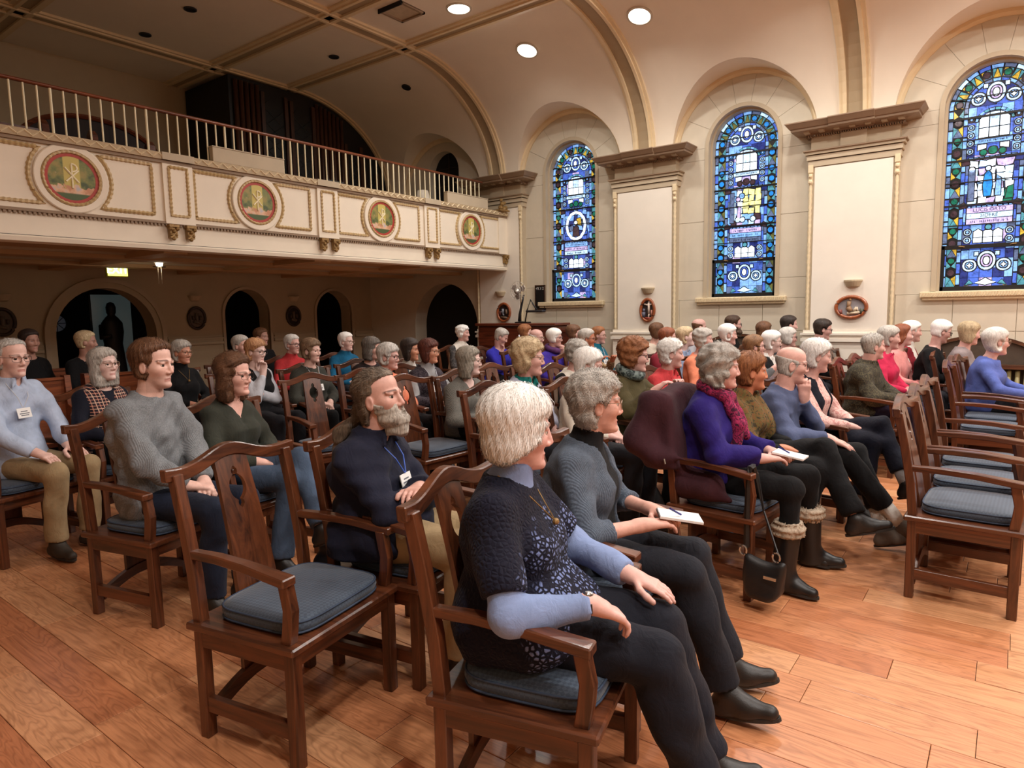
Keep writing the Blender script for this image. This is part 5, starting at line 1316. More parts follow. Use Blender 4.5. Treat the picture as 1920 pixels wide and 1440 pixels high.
        if p.get('beard'):
            fd = Field(*(np.arange(c[a] - .17, c[a] + .17, .0052) for a in range(3)))
            def d_b(X, Y, Z):
                x, y, z = (a/hs for a in hf(X, Y, Z)); d = skull(x, y, z, .010) - np.clip((-z - .07)*.35, 0, .022)
                d = np.maximum(d, z + .028 + np.clip(.035 - np.abs(x - .01), 0, .03)*0 - np.clip((.03 - x)*.5, 0, .035)); d = np.maximum(d, .002 - x)
                return (d + .003*np.sin(120*y + 3*np.sin(60*z))*np.sin(90*z + 40*x))*hs
            fd.fn(c - .17, c + .17, d_b, .001); fd.cap(pv(.06, 0, -.10), pv(.066, 0, -.150), .048, .022, .03, disp=lambda X, Y, Z: .004*np.sin(150*Y + 3*np.sin(50*Z)))
            fd.ell(pv(.095, 0, -.045), (.03, .018, .022), M, .006, 'cut'); fd.ell(pv(.098, 0, -.0745), (.014, .017, .008), M, .004, 'cut')
            P, Q = surface(fd); np_mesh('beard', P, Q, hair_mat(*p['beard']), root)
    def strands(s, ho, fd, P, h, curl):
        """fine locks laid over the hair volume, following it downwards"""
        rg = np.random.RandomState(s.p['seed']); n = (3000, 900)[s.q]; wd = (.0011, .0019)[s.q]; G = np.gradient(fd.F, fd.xs, fd.ys, fd.zs)
        p = P[rg.randint(0, len(P), n)].copy()
        def samp(A, p):
            i = [np.clip(((p[:, a] - ax[0])/(ax[1] - ax[0])).round().astype(int), 0, len(ax) - 1) for a, ax in enumerate((fd.xs, fd.ys, fd.zs))]; return A[tuple(i)]
        flow = s.M @ V3(*h.get('flow', (-.15, 0, -1))); jit = rg.normal(size=(n, 3))*(.22 if not curl else 1.1); L = 7; step = h.get('slen', .011 if not curl else .0065); lift = rg.rand(n)**4*(.010 if not curl else .012)
        rows = []
        for k in range(L):
            g = np.stack([samp(a, p) for a in G], 1); g /= np.linalg.norm(g, axis=1)[:, None] + 1e-6
            d = flow[None] + jit + (np.cross(g, jit)*(k - 3)*.5 if curl else 0); d = d - g*(d*g).sum(1)[:, None]; d /= np.linalg.norm(d, axis=1)[:, None] + 1e-6
            sd_ = np.cross(d, g); w_ = wd*(1 - .8*abs(k/(L - 1) - .35)); q_ = p + g*(.0008 + lift*(k/(L - 1))**1.5)[:, None]; rows.append(np.stack([q_ - sd_*w_, q_ + sd_*w_], 1))
            p = p + d*step; p = p - g*np.clip(samp(fd.F, p), -.006, .006)[:, None]
        V = np.stack(rows, 1).reshape(-1, 3); b = (np.arange(n)*L*2)[:, None] + (np.arange(L - 1)*2)[None, :]; Q = np.stack([b, b + 1, b + 3, b + 2], -1).reshape(-1, 4)
        o = np_mesh('hair_strands', V, Q, hair_mat(*h['col'], curl > 0), ho, smooth_it=0); o['kind'] = 'stuff'
    def layer(s, root, name, mat, J, off, torso=True, sleeves=None, zlo=None, zhi=None, neck=None, vcut=None, open_=None, hc=None, amp=None, wide=0.0, collar=None):
        """one garment: torso shell and/or sleeves, cut at hem, cuffs and neckline"""
        hc = hc or (.0085, .0125, .019)[s.q]; amp = (.0035 if amp is None else amp); ph = s.ph
        disp = wrinkles(s.p['seed']*7, .85*max(g_.get('amp', .0035) for g_ in s.p['top']), 20, 85, 9)
        pts = [V3(-.33, -.3, .48), V3(.33, .3, s.zn + .13), s.c + V3(-.1, -.1, -.02)]
        if sleeves: pts += [J[n][i] for n in 'RL' for i in (0, 1, 2)]
        lo, hi = np.min(pts, 0) - .07, np.max(pts, 0) + .07; hi[2] = max(hi[2] if sleeves else 0, s.zn + .14)
        fd = Field(*(np.arange(lo[a], hi[a], hc) for a in range(3)))
        if torso:
            fd.fn((-.4, -.4, .4), (.45, .4, s.zn + .05), s.torso(off, disp, zlo, zhi), .02)
            zs = s.zn - .062; x0 = float(s.xc(zs)); y0 = float(s.yc(zs)); fd.cap(V3(x0, y0, zs + .018), V3(x0, y0 - .115*s.w, zs - .012), .048 + off*.6, .046 + off*.6, .05); fd.cap(V3(x0, y0, zs + .018), V3(x0, y0 + .115*s.w, zs - .012), .048 + off*.6, .046 + off*.6, .05)
            if s.fem and not s.p.get('flat'):
                zb = .50 + (s.zn - .5)*.60
                for sd in (-1, 1): fd.ell(V3(float(s.xc(zb)) + .085 + off*.5, float(s.yc(zb)) + sd*.07, zb), (.062, .07, .068), None, .05)
        if sleeves:
            frac, so = sleeves
            for nm in 'RL':
                S, E, W_, hd, sd = J[nm]
                if frac <= 1.0: fd.cap(S, S + (E - S)*frac, .052 + so, .047 + so + wide, .025, disp=disp, ends=1 if frac < 1 else 0)
                else:
                    fd.cap(S, E, .051 + so, .044 + so, .03, disp=disp); fd.cap(E, E + (W_ - E)*(frac - 1), .045 + so, .033 + so + wide, .02, disp=disp, ends=1)
        nc = V3(float(s.xc(s.zn)) + .012, float(s.yc(s.zn)), s.zn)
        if torso:
            if neck == 'turtle': fd.cap(nc + V3(0, 0, -.03), nc + V3(.012, 0, .055), .066, .060, .02, ends=1)
            elif neck == 'collar':
                fd.cap(nc + V3(0, 0, -.03), nc + V3(.008, 0, .03), .073, .068, .02, ends=1)
                for sd in (-1, 1): fd.cap(nc + V3(.062, sd*.02, .015), nc + V3(.085, sd*.06, -.04), .016, .007, .012)
                fd.ell(nc + V3(.085, 0, .02), (.05, .016, .06), None, .012, 'cut'); fd.cap(nc + V3(.01, 0, .0), nc + V3(.02, 0, .08), .058, .056, .004, op='cut')
            elif neck == 'crew': fd.cap(nc + V3(0, 0, .0), nc + V3(.02, 0, .1), .063, .062, .02, op='cut')
            elif neck == 'scoop': fd.cap(nc + V3(.02, 0, .0), nc + V3(.05, 0, .1), .082, .08, .008, op='cut')
            elif neck == 'v':
                fd.cap(nc + V3(.02, 0, .0), nc + V3(.04, 0, .1), .066, .07, .008, op='cut')
                n_ = 5
                for k in range(n_): u = k/(n_ - 1); fd.cap(nc + V3(.10, 0, -.02 - (vcut or .14)*u), nc + V3(.2, 0, -.02 - (vcut or .14)*u), .062*(1 - u) + .004, .062*(1 - u) + .004, .006, op='cut')
            if open_:   # open front of a jacket
                ztop, zbot, w0, w1 = s.zn + .05, .50, open_[0], open_[1]
                def fo(X, Y, Z):
                    u = np.clip((ztop - Z)/(ztop - zbot), 0, 1); return np.maximum(np.abs(Y - s.p.get('hy', 0)*.5) - (w0 + (w1 - w0)*u), (s.xc(Z[0, 0, :]) + .03)[None, None, :] - X)
                fd.fn((-.1, -.3, .4), (.5, .3, s.zn + .15), fo, .01, 'cut'); fd.cap(nc + V3(.01, 0, -.02), nc + V3(.03, 0, .1), .07, .075, .008, op='cut')
        P, Q = surface(fd); return np_mesh(name, P, Q, mat, root)
    def clothes(s, root, J):
        p = s.p; q = s.q
        for g in p['top']:
            kw = dict(g); nm = kw.pop('n', 'sweater'); mat = kw.pop('m'); s.layer(root, nm, mat, J, kw.pop('off', .006), **kw)
        # trousers
        tm = p.get('trousers', fabric((34, 34, 40))); hc = (.0095, .014, .021)[q]; ph = s.ph; lg = J['leg']
        disp = wrinkles(s.p['seed']*13 + 5, .0030, 16, 75, 9)
        pts = [lg[n][i] for n in 'RL' for i in (0, 1, 2)] + [V3(-.2, -.2, .47), V3(.1, .2, .6)]
        lo, hi = np.min(pts, 0) - .1, np.max(pts, 0) + .1
        fd = Field(*(np.arange(lo[a], hi[a], hc) for a in range(3)))
        fd.ell(V3(-.05, 0, .570), (.14, .160*s.g, .095), None, .05); wide = p.get('flarehem', .012); short = p.get('hem', .96)
        for nm in 'RL':
            Hp, K, A, sd = lg[nm]; gl = s.g**.6; fd.cap(Hp, K, .084*gl, .066*gl, .03, disp=disp); fd.cap(K, K + (A - K)*short, .064*gl, .050*gl + wide, .02, disp=disp, ends=1)
        if p.get('skirt'): fd.cap(V3(.0, 0, .575), V3(.36, 0, .57), .13, .12, .06, disp=disp)
        P, Q = surface(fd); np_mesh('skirt' if p.get('skirt') else 'trousers', P, Q, tm, root)
        # shoes and socks
        hs_ = (.007, .010, .016)[q]
        sm = p.get('shoe', M_LEATHER)
        for nm in 'RL':
            Hp, K, A, sd = lg[nm]; sh = A - K; sh = sh/np.linalg.norm(sh); fw = V3(1, sd*.18, 0); fw = fw - sh*(fw @ sh)*(.75 if abs(sh[2]) < .9 else .6); fw /= np.linalg.norm(fw)
            dn = np.cross(fw, V3(0, 1, 0)); dn = -dn/np.linalg.norm(dn)*(1 if dn[2] > 0 else -1)
            if dn[2] > 0: dn = -dn
            an = A + dn*.02; heel = an + dn*.042 - fw*.035; toe = an + dn*.052 + fw*.145
            zmin = min(heel[2], toe[2]) - .032
            if zmin < .004: d_ = .004 - zmin; heel, toe, an = heel + V3(0, 0, d_), toe + V3(0, 0, d_), an + V3(0, 0, d_)
            pts = [heel, toe, A, an]; lo, hi = np.min(pts, 0) - .07, np.max(pts, 0) + .07
            if p.get('boots'): hi = hi + V3(.1, .12, .22); lo = lo - V3(.1, .12, 0)
            fd = Field(*(np.arange(lo[a], hi[a], hs_) for a in range(3)))
            fd.cap(heel, heel + (toe - heel)*.55, .034, .036, .02); fd.cap(heel + (toe - heel)*.5, toe, .040, .030, .02); fd.cap(an - dn*.01, heel + fw*.02, .042, .036, .03); fd.cap(an + fw*.02, heel + (toe - heel)*.62 - dn*.012, .036, .03, .03)
            if p.get('boots'): fd.cap(heel + fw*.03, A - sh*.24, .052, .066, .03, ends=1)
            for a_, b_ in ((heel, toe),): pass
            # flat underside
            def un(X, Y, Z): return (X - heel[0])*dn[0] + (Y - heel[1])*dn[1] + (Z - heel[2])*dn[2] - .026
            fd.fn(lo, hi, lambda X, Y, Z: -un(X, Y, Z), .004, 'cut')
            P, Q = surface(fd); so = np_mesh('boot' if p.get('boots') else 'shoe', P, Q, sm, root)
            if q < 2 and so:
                mb = MB(); n = np.cross(fw, dn); n /= np.linalg.norm(n); bs = heel + dn*.024
                out = [bs + fw*(.088 + .127*math.cos(2*PI*k/20)) + n*(.041*math.sin(2*PI*k/20)*(.86 + .14*math.cos(2*PI*k/20))) for k in range(20)]
                mb.loft([[o_ - dn*.004 for o_ in out], [o_ + dn*.010 for o_ in out]]); mb.build('sole', p.get('sole', M_SOLE), so)
            if p.get('socks'):
                mb = MB(); mb.tube([K + (A - K)*.66, K + (A - K)*.85, A + dn*.02], [.043, .042, .040], 12); mb.build('sock', p['socks'], root, smooth=True)
            if p.get('boots') and q < 2:
                ct = A - sh*.24; fdc = Field(*(np.arange(ct[a] - .11, ct[a] + .11, .0075) for a in range(3)))
                r_ = .068
                def fur(X, Y, Z):
                    d = np.sqrt((np.sqrt((X - ct[0])**2 + (Y - ct[1])**2) - .058)**2 + ((Z - ct[2])*.65)**2) - .026; return d + .006*np.sin(230*X + 3*np.sin(90*Z))*np.sin(210*Y + 2*np.sin(80*X)) + .004*np.sin(190*Z)
                fdc.fn(ct - .12, ct + .12, fur, .001); P, Q = surface(fdc); np_mesh('fur_cuff', P, Q, hair_mat((120, 100, 80), (196, 178, 156), True), so, smooth_it=0)
        # extras
        nc = V3(float(s.xc(s.zn)) + .012, float(s.yc(s.zn)), s.zn)
        def front(z): return float(s.xc(z)) + float(np.interp(z, s.tz, s.tb)) + float(np.interp(z, s.tz, s.tf)) + (.035 if s.fem and .5 + (s.zn - .5)*.45 < z < .5 + (s.zn - .5)*.75 else .012) + .02
        if p.get('scarf'):
            sc = p['scarf']; fd = Field(*(np.arange(nc[a] - (.16, .16, .34)[a], nc[a] + (.22, .16, .13)[a], .0075 if q < 2 else .012) for a in range(3)))
            dsp = wrinkles(s.p['seed'] + 3, .0022, 30, 120)
            for k in range(12):
                a0, a1 = 2*PI*k/12, 2*PI*(k+1)/12; rr = lambda a: nc + V3(.012 + .072*math.cos(a), .072*math.sin(a), .02 - .03*math.cos(a)); fd.cap(rr(a0), rr(a1), sc.get('r', .032), sc.get('r', .032), .02, disp=dsp)
            for sd, ln in sc.get('tails', ()): z1 = s.zn - ln; fd.cap(nc + V3(.08, sd*.03, -.02), V3(front(s.zn - ln*.5), float(s.yc(z1)) + sd*.05, s.zn - ln*.5), .032, .034, .02, disp=dsp); fd.cap(V3(front(s.zn - ln*.5), sd*.05, s.zn - ln*.5), V3(front(z1), sd*.06, z1), .034, .036, .02, disp=dsp)
            P, Q = surface(fd); np_mesh('scarf', P, Q, sc['m'], root)
        if p.get('shawl'):
            fd = Field(*(np.arange((-.32, -.34, .58)[a], (.36, .34, s.zn + .1)[a], .009) for a in range(3)))
            dsp = lambda X, Y, Z: .006*np.sin(42*Y + 30*X + 2*np.sin(20*Z)) + .003*np.sin(90*Y - 20*Z)
            fd.fn((-.4, -.4, .4), (.45, .4, s.zn + .05), s.torso(.03, dsp, .68), .02)
            for nm in 'RL': S, E, W_, hd, sd = J[nm]; fd.cap(S, E*.8 + S*.2, .074, .08, .06, disp=dsp)
            for sd in (-1, 1): fd.cap(nc + V3(.0, sd*.07, .0), V3(front(.85) - .02, sd*.05, .80), .045, .06, .05, disp=dsp)
            fd.cap(nc, nc + V3(.03, 0, .1), .064, .07, .01, op='cut'); P, Q = surface(fd); np_mesh('shawl', P, Q, p['shawl'], root)
        if p.get('tag'):
            zt = p['tag'] if p['tag'] is not True else s.zn - .20; xf = front(zt) + .006; yt = p.get('tagy', -.02)
            o = MB().box(-.002, .002, -.045, .045, -.032, .032).build('name_tag', M_TAGW, root, loc=(xf, yt, zt)); o.rotation_euler = (0, math.radians(-14), 0)
            for k, (w_, dz) in enumerate(((.022, .010), (.032, -.004), (.026, -.016))): MB().box(.002, .0027, -w_, w_, dz - .0028, dz + .0028).build('tag_line', M_TAGINK, o)
            mb = MB()
            for sd in (-1, 1): mb.tube([nc + V3(-.03, sd*.066, .015), nc + V3(.045, sd*.066, -.012), V3(front(s.zn - .10) + .004, yt*.5 + sd*.035, s.zn - .10), V3(xf - .004, yt + sd*.004, zt + .034)], .0028 if q < 2 else .004, 5)
            mb.build('lanyard', p.get('cordm', M_CORD), root)
        if p.get('necklace'):
            mb = MB(); pts = [nc + V3(-.02, -.07, .02), nc + V3(.06, -.055, -.03), V3(front(s.zn - .12) + .004, 0, s.zn - .13), nc + V3(.06, .055, -.03), nc + V3(-.02, .07, .02)]; mb.tube(pts, .002, 5); mb.sphere(pts[2], .011, 8, 6); mb.build('necklace', M_GILT, root)
        if p.get('watch'):
            S, E, W_, hd, sd = J['R']; d = (W_ - E)/np.linalg.norm(W_ - E); a = W_ - d*.012; mb = MB(); n = np.cross(d, V3(0, 0, 1)); n /= np.linalg.norm(n); u = np.cross(n, d)
            mb.tube([a + (n*math.cos(2*PI*k/14)*.026 + u*math.sin(2*PI*k/14)*.027) for k in range(14)], .0055, 6, closed=True); o = mb.build('wrist_watch', M_LEATHER, root); MB().sphere(a + u*.03, .015, 12, 6, (1, 1, .6)).build('watch_case', MATS.get('chrome') or plain('chrome', (190, 190, 190), .25, .05, 20, 0, 1), o)
        if p.get('book'):
            a = (J['R'][2] + J['L'][2])/2 + V3(.12, 0, .015); o = MB().box(-.08, .08, -.055, .055, -.005, .005).build('notepad', M_TAGW, root, loc=tuple(a), bevel=.001); o.rotation_euler = (0, math.radians(8), math.radians(p.get('bookrot', 15)))
            mb = MB()
            for k in range(10): mb.tube([(-.078, -.05 + k*.011, -.006), (-.084, -.05 + k*.011, 0), (-.078, -.05 + k*.011, .006)], .0012, 4)
            mb.build('spiral', M_BLACK, o); MB().tube([(.0, -.02, .012), (-.05, -.06, .04)], .004, 6).build('pen', plain('pen_blue', (24, 34, 120), .3), o)
# common fabrics and hair presets
M_BLACKL = plain('black_leather', (20, 19, 20), .45, .15, 30, .2)
BLK, NAVY, CHAR = fabric((12, 12, 15)), fabric((14, 17, 32)), fabric((26, 27, 33))
JEAN = fabric((66, 82, 104), 'denim'); DJEAN = fabric((24, 31, 48), 'denim'); KHAKI = fabric((160, 138, 104))
WHT, GRY, SIL, BRN, DBR, RED_, AUB, BLO, BLKH = ((232, 228, 221), (250, 249, 246)), ((134, 128, 120), (206, 200, 192)), ((160, 156, 150), (226, 222, 216)), ((62, 40, 28), (126, 88, 62)), ((34, 24, 18), (84, 60, 44)), ((92, 46, 30), (156, 92, 62)), ((96, 54, 32), (170, 112, 70)), ((146, 118, 84), (224, 202, 164)), ((22, 17, 15), (64, 52, 46))
H_short = lambda col, **k: dict(dict(col=col, t=.014, L=.055, zf=.066, x=(.03, .0, -.02), ears=True, nape=-.07), **k)
H_crop = lambda col, **k: dict(dict(col=col, t=.022, L=.075, zf=.055, x=(.03, .002, -.02), ears=True, nape=-.065), **k)
H_bob = lambda col, **k: dict(dict(col=col, t=.022, L=.11, zf=.05, x=(.046, .03, .0), ears=False, nape=-.05, flare=.006), **k)
H_long = lambda col, **k: dict(dict(col=col, t=.020, L=.20, zf=.056, x=(.044, .028, .02), ears=False, nape=-.075, flare=.016), **k)
H_curl = lambda col, **k: dict(dict(col=col, t=.032, L=.085, zf=.05, x=(.03, .006, -.01), ears=False, nape=-.06, curl=.0055), **k)
# ================================================================= the audience
MAUVE, LAV, TEAL, CORAL, REDS = fabric((128, 146, 186)), fabric((176, 178, 196)), fabric((22, 116, 112)), fabric((232, 140, 108)), fabric((196, 62, 66))
def T(m, neck='crew', sl=1.95, n='sweater', **k): return dict(dict(n=n, m=m, neck=neck, sleeves=(sl, .006) if sl else None), **k)
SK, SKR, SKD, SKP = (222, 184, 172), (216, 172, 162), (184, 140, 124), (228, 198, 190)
GL = (52, 44, 44); GLL = (150, 130, 110)
CAST = [
# key, u, v, X, quality, label, spec
('B1', 972, 806, -1.17, 0, 'white-haired woman in a navy crochet top over a pale blue turtleneck, foreground', dict(yaw=47, pitch=-4, hx=-.05, hair=H_bob(WHT, L=.085, t=.028, bang=.6, slope=.75, x=(.066, .036, .0), nape=-.072, slen=.013), skin=SKR, armR='restin', armL='knee', ax=.0, legs='down', hs=1.0, girth=1.36, belly=.06, wid=1.12, watch=True, necklace=True, trousers=fabric((22, 24, 34)), top=[T(MAUVE, 'turtle', n='turtleneck'), T(fabric((15, 16, 34), 'crochet', (112, 126, 172)), 'crew', .82, n='crochet_top', off=.018, sleeves=(.82, .020))])),
('B2', 1118, 757, -1.28, 0, 'grey-haired woman in a grey tweed cardigan writing on a notepad', dict(yaw=42, hair=H_curl(GRY, t=.026, L=.085, curl=.004, freq=80, ears=True, x=(.03, .0, -.03)), skin=(212, 164, 148), hs=.97, armR='book', armL='book', book=True, legs='down', trousers=fabric((28, 30, 38)), glasses=GLL, top=[T(BLK, 'turtle', 1.0, n='shirt'), T(fabric((84, 94, 108), 'knit'), None, 1.45, n='cardigan', off=.018, open_=(.035, .09), sleeves=(1.4, .016))])),
('A17', 712, 748, -2.12, 0, 'bearded man with a long grey ponytail in a navy jacket with name tag', dict(fem=False, yaw=6, pitch=12, hs=1.02, age=1, girth=1.3, belly=.075, wid=1.2, hx=-.02, nose=1.1, skin=(208, 162, 148), brow=(54, 42, 38), hair=dict(col=((52, 42, 34), (128, 112, 96)), t=.014, L=.09, zf=.072, xr=.02, x=(.0, -.02, -.045), ears=True, nape=-.085, pony=True, flow=(-1, 0, -.15)), beard=((86, 78, 70), (190, 180, 168)), armR='fold', armL='fold', trousers=KHAKI, tag=True, tagy=.0, cordm=plain('cord_blue', (60, 96, 190), .5), top=[T(fabric((24, 26, 44)), 'collar', n='jacket', off=.014, sleeves=(1.93, .02), amp=.006)])),
('A3', 288, 684, -3.48, 0, 'dark-haired man in a grey cable-knit sweater with hands clasped', dict(fem=False, yaw=16, hs=1.0, age=0, stubble=True, wid=1.16, skin=(224, 184, 170), brow=(60, 40, 30), hair=H_short(BRN, t=.022, zf=.072, xr=.04, x=(.026, .012, -.03)), armR='lap', armL='lap', ax=.03, trousers=DJEAN, top=[T(fabric((128, 132, 136), 'knit'), 'crew', n='cable_sweater', off=.016, sleeves=(1.95, .016), amp=.005)])),
('A5', 440, 704, -3.64, 0, 'woman with wavy brown hair in a dark green v-neck top and jeans', dict(yaw=12, age=0, girth=1.15, hs=.97, hair=H_long(BRN, t=.030, L=.145, flare=.016, zf=.066, xr=.04, x=(.034, .022, .012), curl=.003, freq=40), glasses=GL, armR='lap', armL='lap', legs='crossL', trousers=JEAN, top=[T(fabric((52, 54, 46)), 'v', n='v_neck_top')])),
('A1', 24, 672, -5.1, 0, 'grey-haired man in a light blue shirt and khaki trousers at the left edge', dict(fem=False, yaw=4, hs=1.0, wid=1.12, belly=.03, hair=H_short(SIL, t=.010, zf=.078, xr=.015, x=(.005, -.01, -.03)), glasses=GL, skin=SK, armR='knee', armL='knee', ax=-.02, trousers=KHAKI, tag=True, tagy=-.03, shoe=plain('brown_shoe', (52, 44, 36), .6, .2), top=[T(fabric((176, 190, 214)), 'collar', n='shirt', off=.012, sleeves=(1.96, .012), amp=.005)])),
('A2', 195, 684, -5.1, 1, 'woman with long grey hair in a plaid vest with navy sleeves', dict(yaw=6, pitch=5, hair=H_long(GRY, L=.15, t=.022), glasses=GLL, skin=SKP, girth=1.1, armR='book', armL='book', trousers=BLK, top=[T(NAVY, 'crew', n='shirt'), T(fabric((44, 36, 44), 'plaid', (150, 70, 60), (206, 170, 150)), 'v', None, n='plaid_vest', off=.022)])),
('C1', 1352, 690, -1.28, 0, 'woman with curly grey hair in a violet wool jacket and magenta scarf', dict(yaw=18, hs=.95, girth=1.05, hair=H_curl(GRY, t=.036, L=.10, curl=.0075, freq=75, x=(.034, .008, -.015), flare=.01), skin=SKR, armR='book', armL='book', ax=.05, book=True, bookrot=-5, trousers=BLK, legs='sit', fx=.02, boots=True, hem=.42, flarehem=-.004, kneeL=((.02, .10, 0), (.06, .22, 0)), shoe=M_BLACK, scarf=dict(m=fabric((96, 26, 58), 'print', (180, 50, 96), (56, 22, 44)), r=.03, tails=((-1, .30), (1, .22))), top=[T(fabric((38, 24, 104)), None, n='wool_jacket', off=.020, open_=(.03, .05), sleeves=(1.9, .018), amp=.005), T(BLK, 'crew', None, n='shirt', off=.004)])),
('C2', 1408, 697, -1.27, 1, 'woman with short auburn hair wrapped in an olive patterned shawl', dict(yaw=18, hair=H_crop(AUB, t=.024), skin=(204, 136, 104), armR='lap', armL='lap', ax=.05, trousers=BLK, legs='crossL', top=[T(BLK, 'crew', n='shirt')], shawl=fabric((96, 88, 48), 'print', (120, 70, 40), (60, 50, 34)))),
('C10', 1484, 684, -1.15, 0, 'bald man in a blue-grey long-sleeved shirt resting his chin on his hand', dict(fem=False, yaw=10, hs=.99, pitch=-3, skin=(224, 178, 166), glasses=GL, hair=H_short(SIL, t=.004, zf=.075, L=.06, bald=.085, strand=.0), armR='knee', armL='chin', legs='ankle', socks=fabric((226, 222, 214)), hem=.72, shoe=plain('trail_shoe', (92, 78, 66), .7, .3), trousers=BLK, top=[T(fabric((82, 92, 124)), 'crew', n='long_sleeved_shirt', off=.012, sleeves=(1.95, .012), amp=.006)])),
('C11', 1532, 668, -1.12, 1, 'white-haired woman in a pink print blouse and dark vest', dict(yaw=14, pitch=-6, hair=H_crop(WHT, t=.028), skin=SKR, armR='lap', armL='lap', ax=.08, legs='crossL', trousers=NAVY, socks=fabric((150, 150, 152)), hem=.8, top=[T(fabric((214, 168, 160), 'print', (236, 200, 192), (196, 140, 136)), 'crew', n='blouse'), T(NAVY, None, None, n='vest', off=.018, open_=(.04, .10))])),
('A14', 880, 677, -3.5, 1, 'woman with straight shoulder-length grey hair in a grey sweater', dict(yaw=22, hair=H_long(((92, 86, 76), (172, 164, 150)), L=.135, t=.020, x=(.052, .036, .01)), skin=SKP, glasses=GLL, armR='lap', armL='lap', trousers=BLK, top=[T(fabric((112, 110, 104), 'knit'), 'v', n='sweater', off=.014, sleeves=(1.95, .012))])),
('B3', 992, 672, -2.65, 1, 'woman with blond curls in a white jacket over a teal shirt with name tag', dict(yaw=18, hs=1.0, hair=H_curl(BLO, t=.034, L=.09, curl=.0055, freq=70, x=(.03, .004, -.02)), skin=SKR, glasses=GLL, armR='lap', armL='lap', trousers=CHAR, tag=True, cordm=M_BLACK, top=[T(TEAL, 'collar', None, n='shirt'), T(LAV, None, n='jacket', off=.020, open_=(.05, .06), sleeves=(1.6, .014))])),
('B12', 1190, 667, -2.25, 1, 'woman with curly auburn hair in an olive sweater and speckled scarf', dict(yaw=14, pitch=-3, hs=1.0, girth=1.1, hair=H_curl(AUB, t=.036, L=.075, curl=.0055, x=(.034, .01, -.01)), glasses=GL, skin=SKR, armR='raise', armL='raise', trousers=BLK, scarf=dict(m=fabric((44, 56, 56), 'sequin', (120, 134, 130)), r=.036), top=[T(fabric((74, 66, 40)), 'crew', n='sweater', off=.014, sleeves=(1.9, .014))])),
('B13', 1259, 664, -2.2, 1, 'grey-haired woman in a bright coral red blouse', dict(yaw=16, hair=H_crop(WHT, t=.026, curl=.003), skin=SKR, armR='lap', armL='lap', trousers=BLK, top=[T(REDS, 'collar', n='blouse', off=.014, sleeves=(1.7, .012))])),
('B11', 1104, 686, -2.3, 1, 'white-haired woman in a cream top behind the tweed cardigan', dict(yaw=14, pitch=-8, hair=H_crop(WHT, t=.024), skin=SKR, armR='lap', armL='lap', trousers=CHAR, top=[T(fabric((214, 206, 192)), 'crew', n='top')])),
('B10', 1083, 664, -3.1, 1, 'woman with curly grey hair in a white vest over black sleeves', dict(yaw=16, pitch=-10, hair=H_curl(GRY, t=.03, L=.07), skin=SKR, armR='lap', armL='lap', trousers=CHAR, top=[T(BLK, 'crew', n='shirt'), T(fabric((226, 220, 208)), 'crew', None, n='vest', off=.02)])),
('A11', 729, 669, -4.35, 1, 'woman with a white bowl haircut in an orange-coral top', dict(yaw=6, hair=H_bob(SIL, L=.06, zf=.045, ears=True, nape=-.07), skin=SKR, glasses=GL, armR='lap', armL='lap', trousers=CHAR, top=[T(CORAL, 'crew', n='top', off=.012)])),
('A13', 805, 659, -4.45, 1, 'woman with dark reddish bob and glasses in a dark cardigan over grey', dict(yaw=4, age=0, hair=H_bob(((48, 22, 18), (112, 62, 50)), L=.10), skin=(204, 148, 120), glasses=GLL, armR='lap', armL='lap', trousers=BLK, tag=True, top=[T(fabric((150, 150, 152)), 'turtle', 1.0, n='turtleneck'), T(fabric((44, 36, 44), 'print', (84, 78, 84), (44, 36, 44)), None, n='cardigan', off=.018, open_=(.04, .07))])),
('A12', 770, 656, -4.9, 2, 'dark-haired woman in a black tweed jacket and white turtleneck', dict(yaw=6, hair=H_bob(BLKH, L=.11), skin=(196, 140, 112), armR='lap', armL='lap', top=[T(fabric((210, 206, 200)), 'turtle', 1.0, n='turtleneck'), T(fabric((36, 36, 40), 'print', (80, 80, 84), (36, 36, 40)), None, n='jacket', off=.018, open_=(.04, .06))])),
('A8', 584, 658, -5.4, 1, 'brown-haired woman in a dark olive sweater with white stitching and tag', dict(yaw=4, hair=H_bob(((78, 58, 44), (150, 122, 96)), L=.065, t=.024, ears=True, nape=-.07), skin=SK, armR='lap', armL='lap', trousers=BLK, tag=True, necklace=True, top=[T(fabric((58, 58, 52), 'knit'), 'crew', n='sweater', off=.012)])),
('A7', 548, 646, -6.7, 2, 'grey-haired person in a bright red sweatshirt at the back left', dict(yaw=4, hair=H_short(SIL, t=.018), skin=SKR, glasses=GL, armR='lap', armL='lap', top=[T(fabric((182, 52, 56)), 'turtle', n='sweatshirt', off=.012)])),
('A6', 480, 659, -5.6, 1, 'strawberry-blond woman with her hand at her mouth in a black vest', dict(yaw=6, pitch=-3, hair=H_crop(((150, 98, 66), (216, 168, 124)), t=.022), skin=SKP, glasses=GL, armR='chin', armL='fold', trousers=CHAR, top=[T(fabric((188, 190, 198)), 'crew', n='long_sleeved_shirt'), T(BLK, 'v', None, n='vest', off=.02)])),
('A6b', 452, 649, -6.7, 2, 'grey-haired person mostly hidden behind the strawberry-blond woman', dict(yaw=6, hair=H_short(GRY, t=.02), armR='lap', armL='lap', top=[T(BLK, 'crew')])),
('A4', 341, 661, -6.5, 1, 'grey-haired woman in a black turtleneck with a long pendant', dict(yaw=6, hair=H_crop(GRY, t=.024), skin=(206, 150, 126), glasses=GLL, armR='lap', armL='lap', trousers=BLK, necklace=True, top=[T(BLK, 'turtle', n='turtleneck')])),
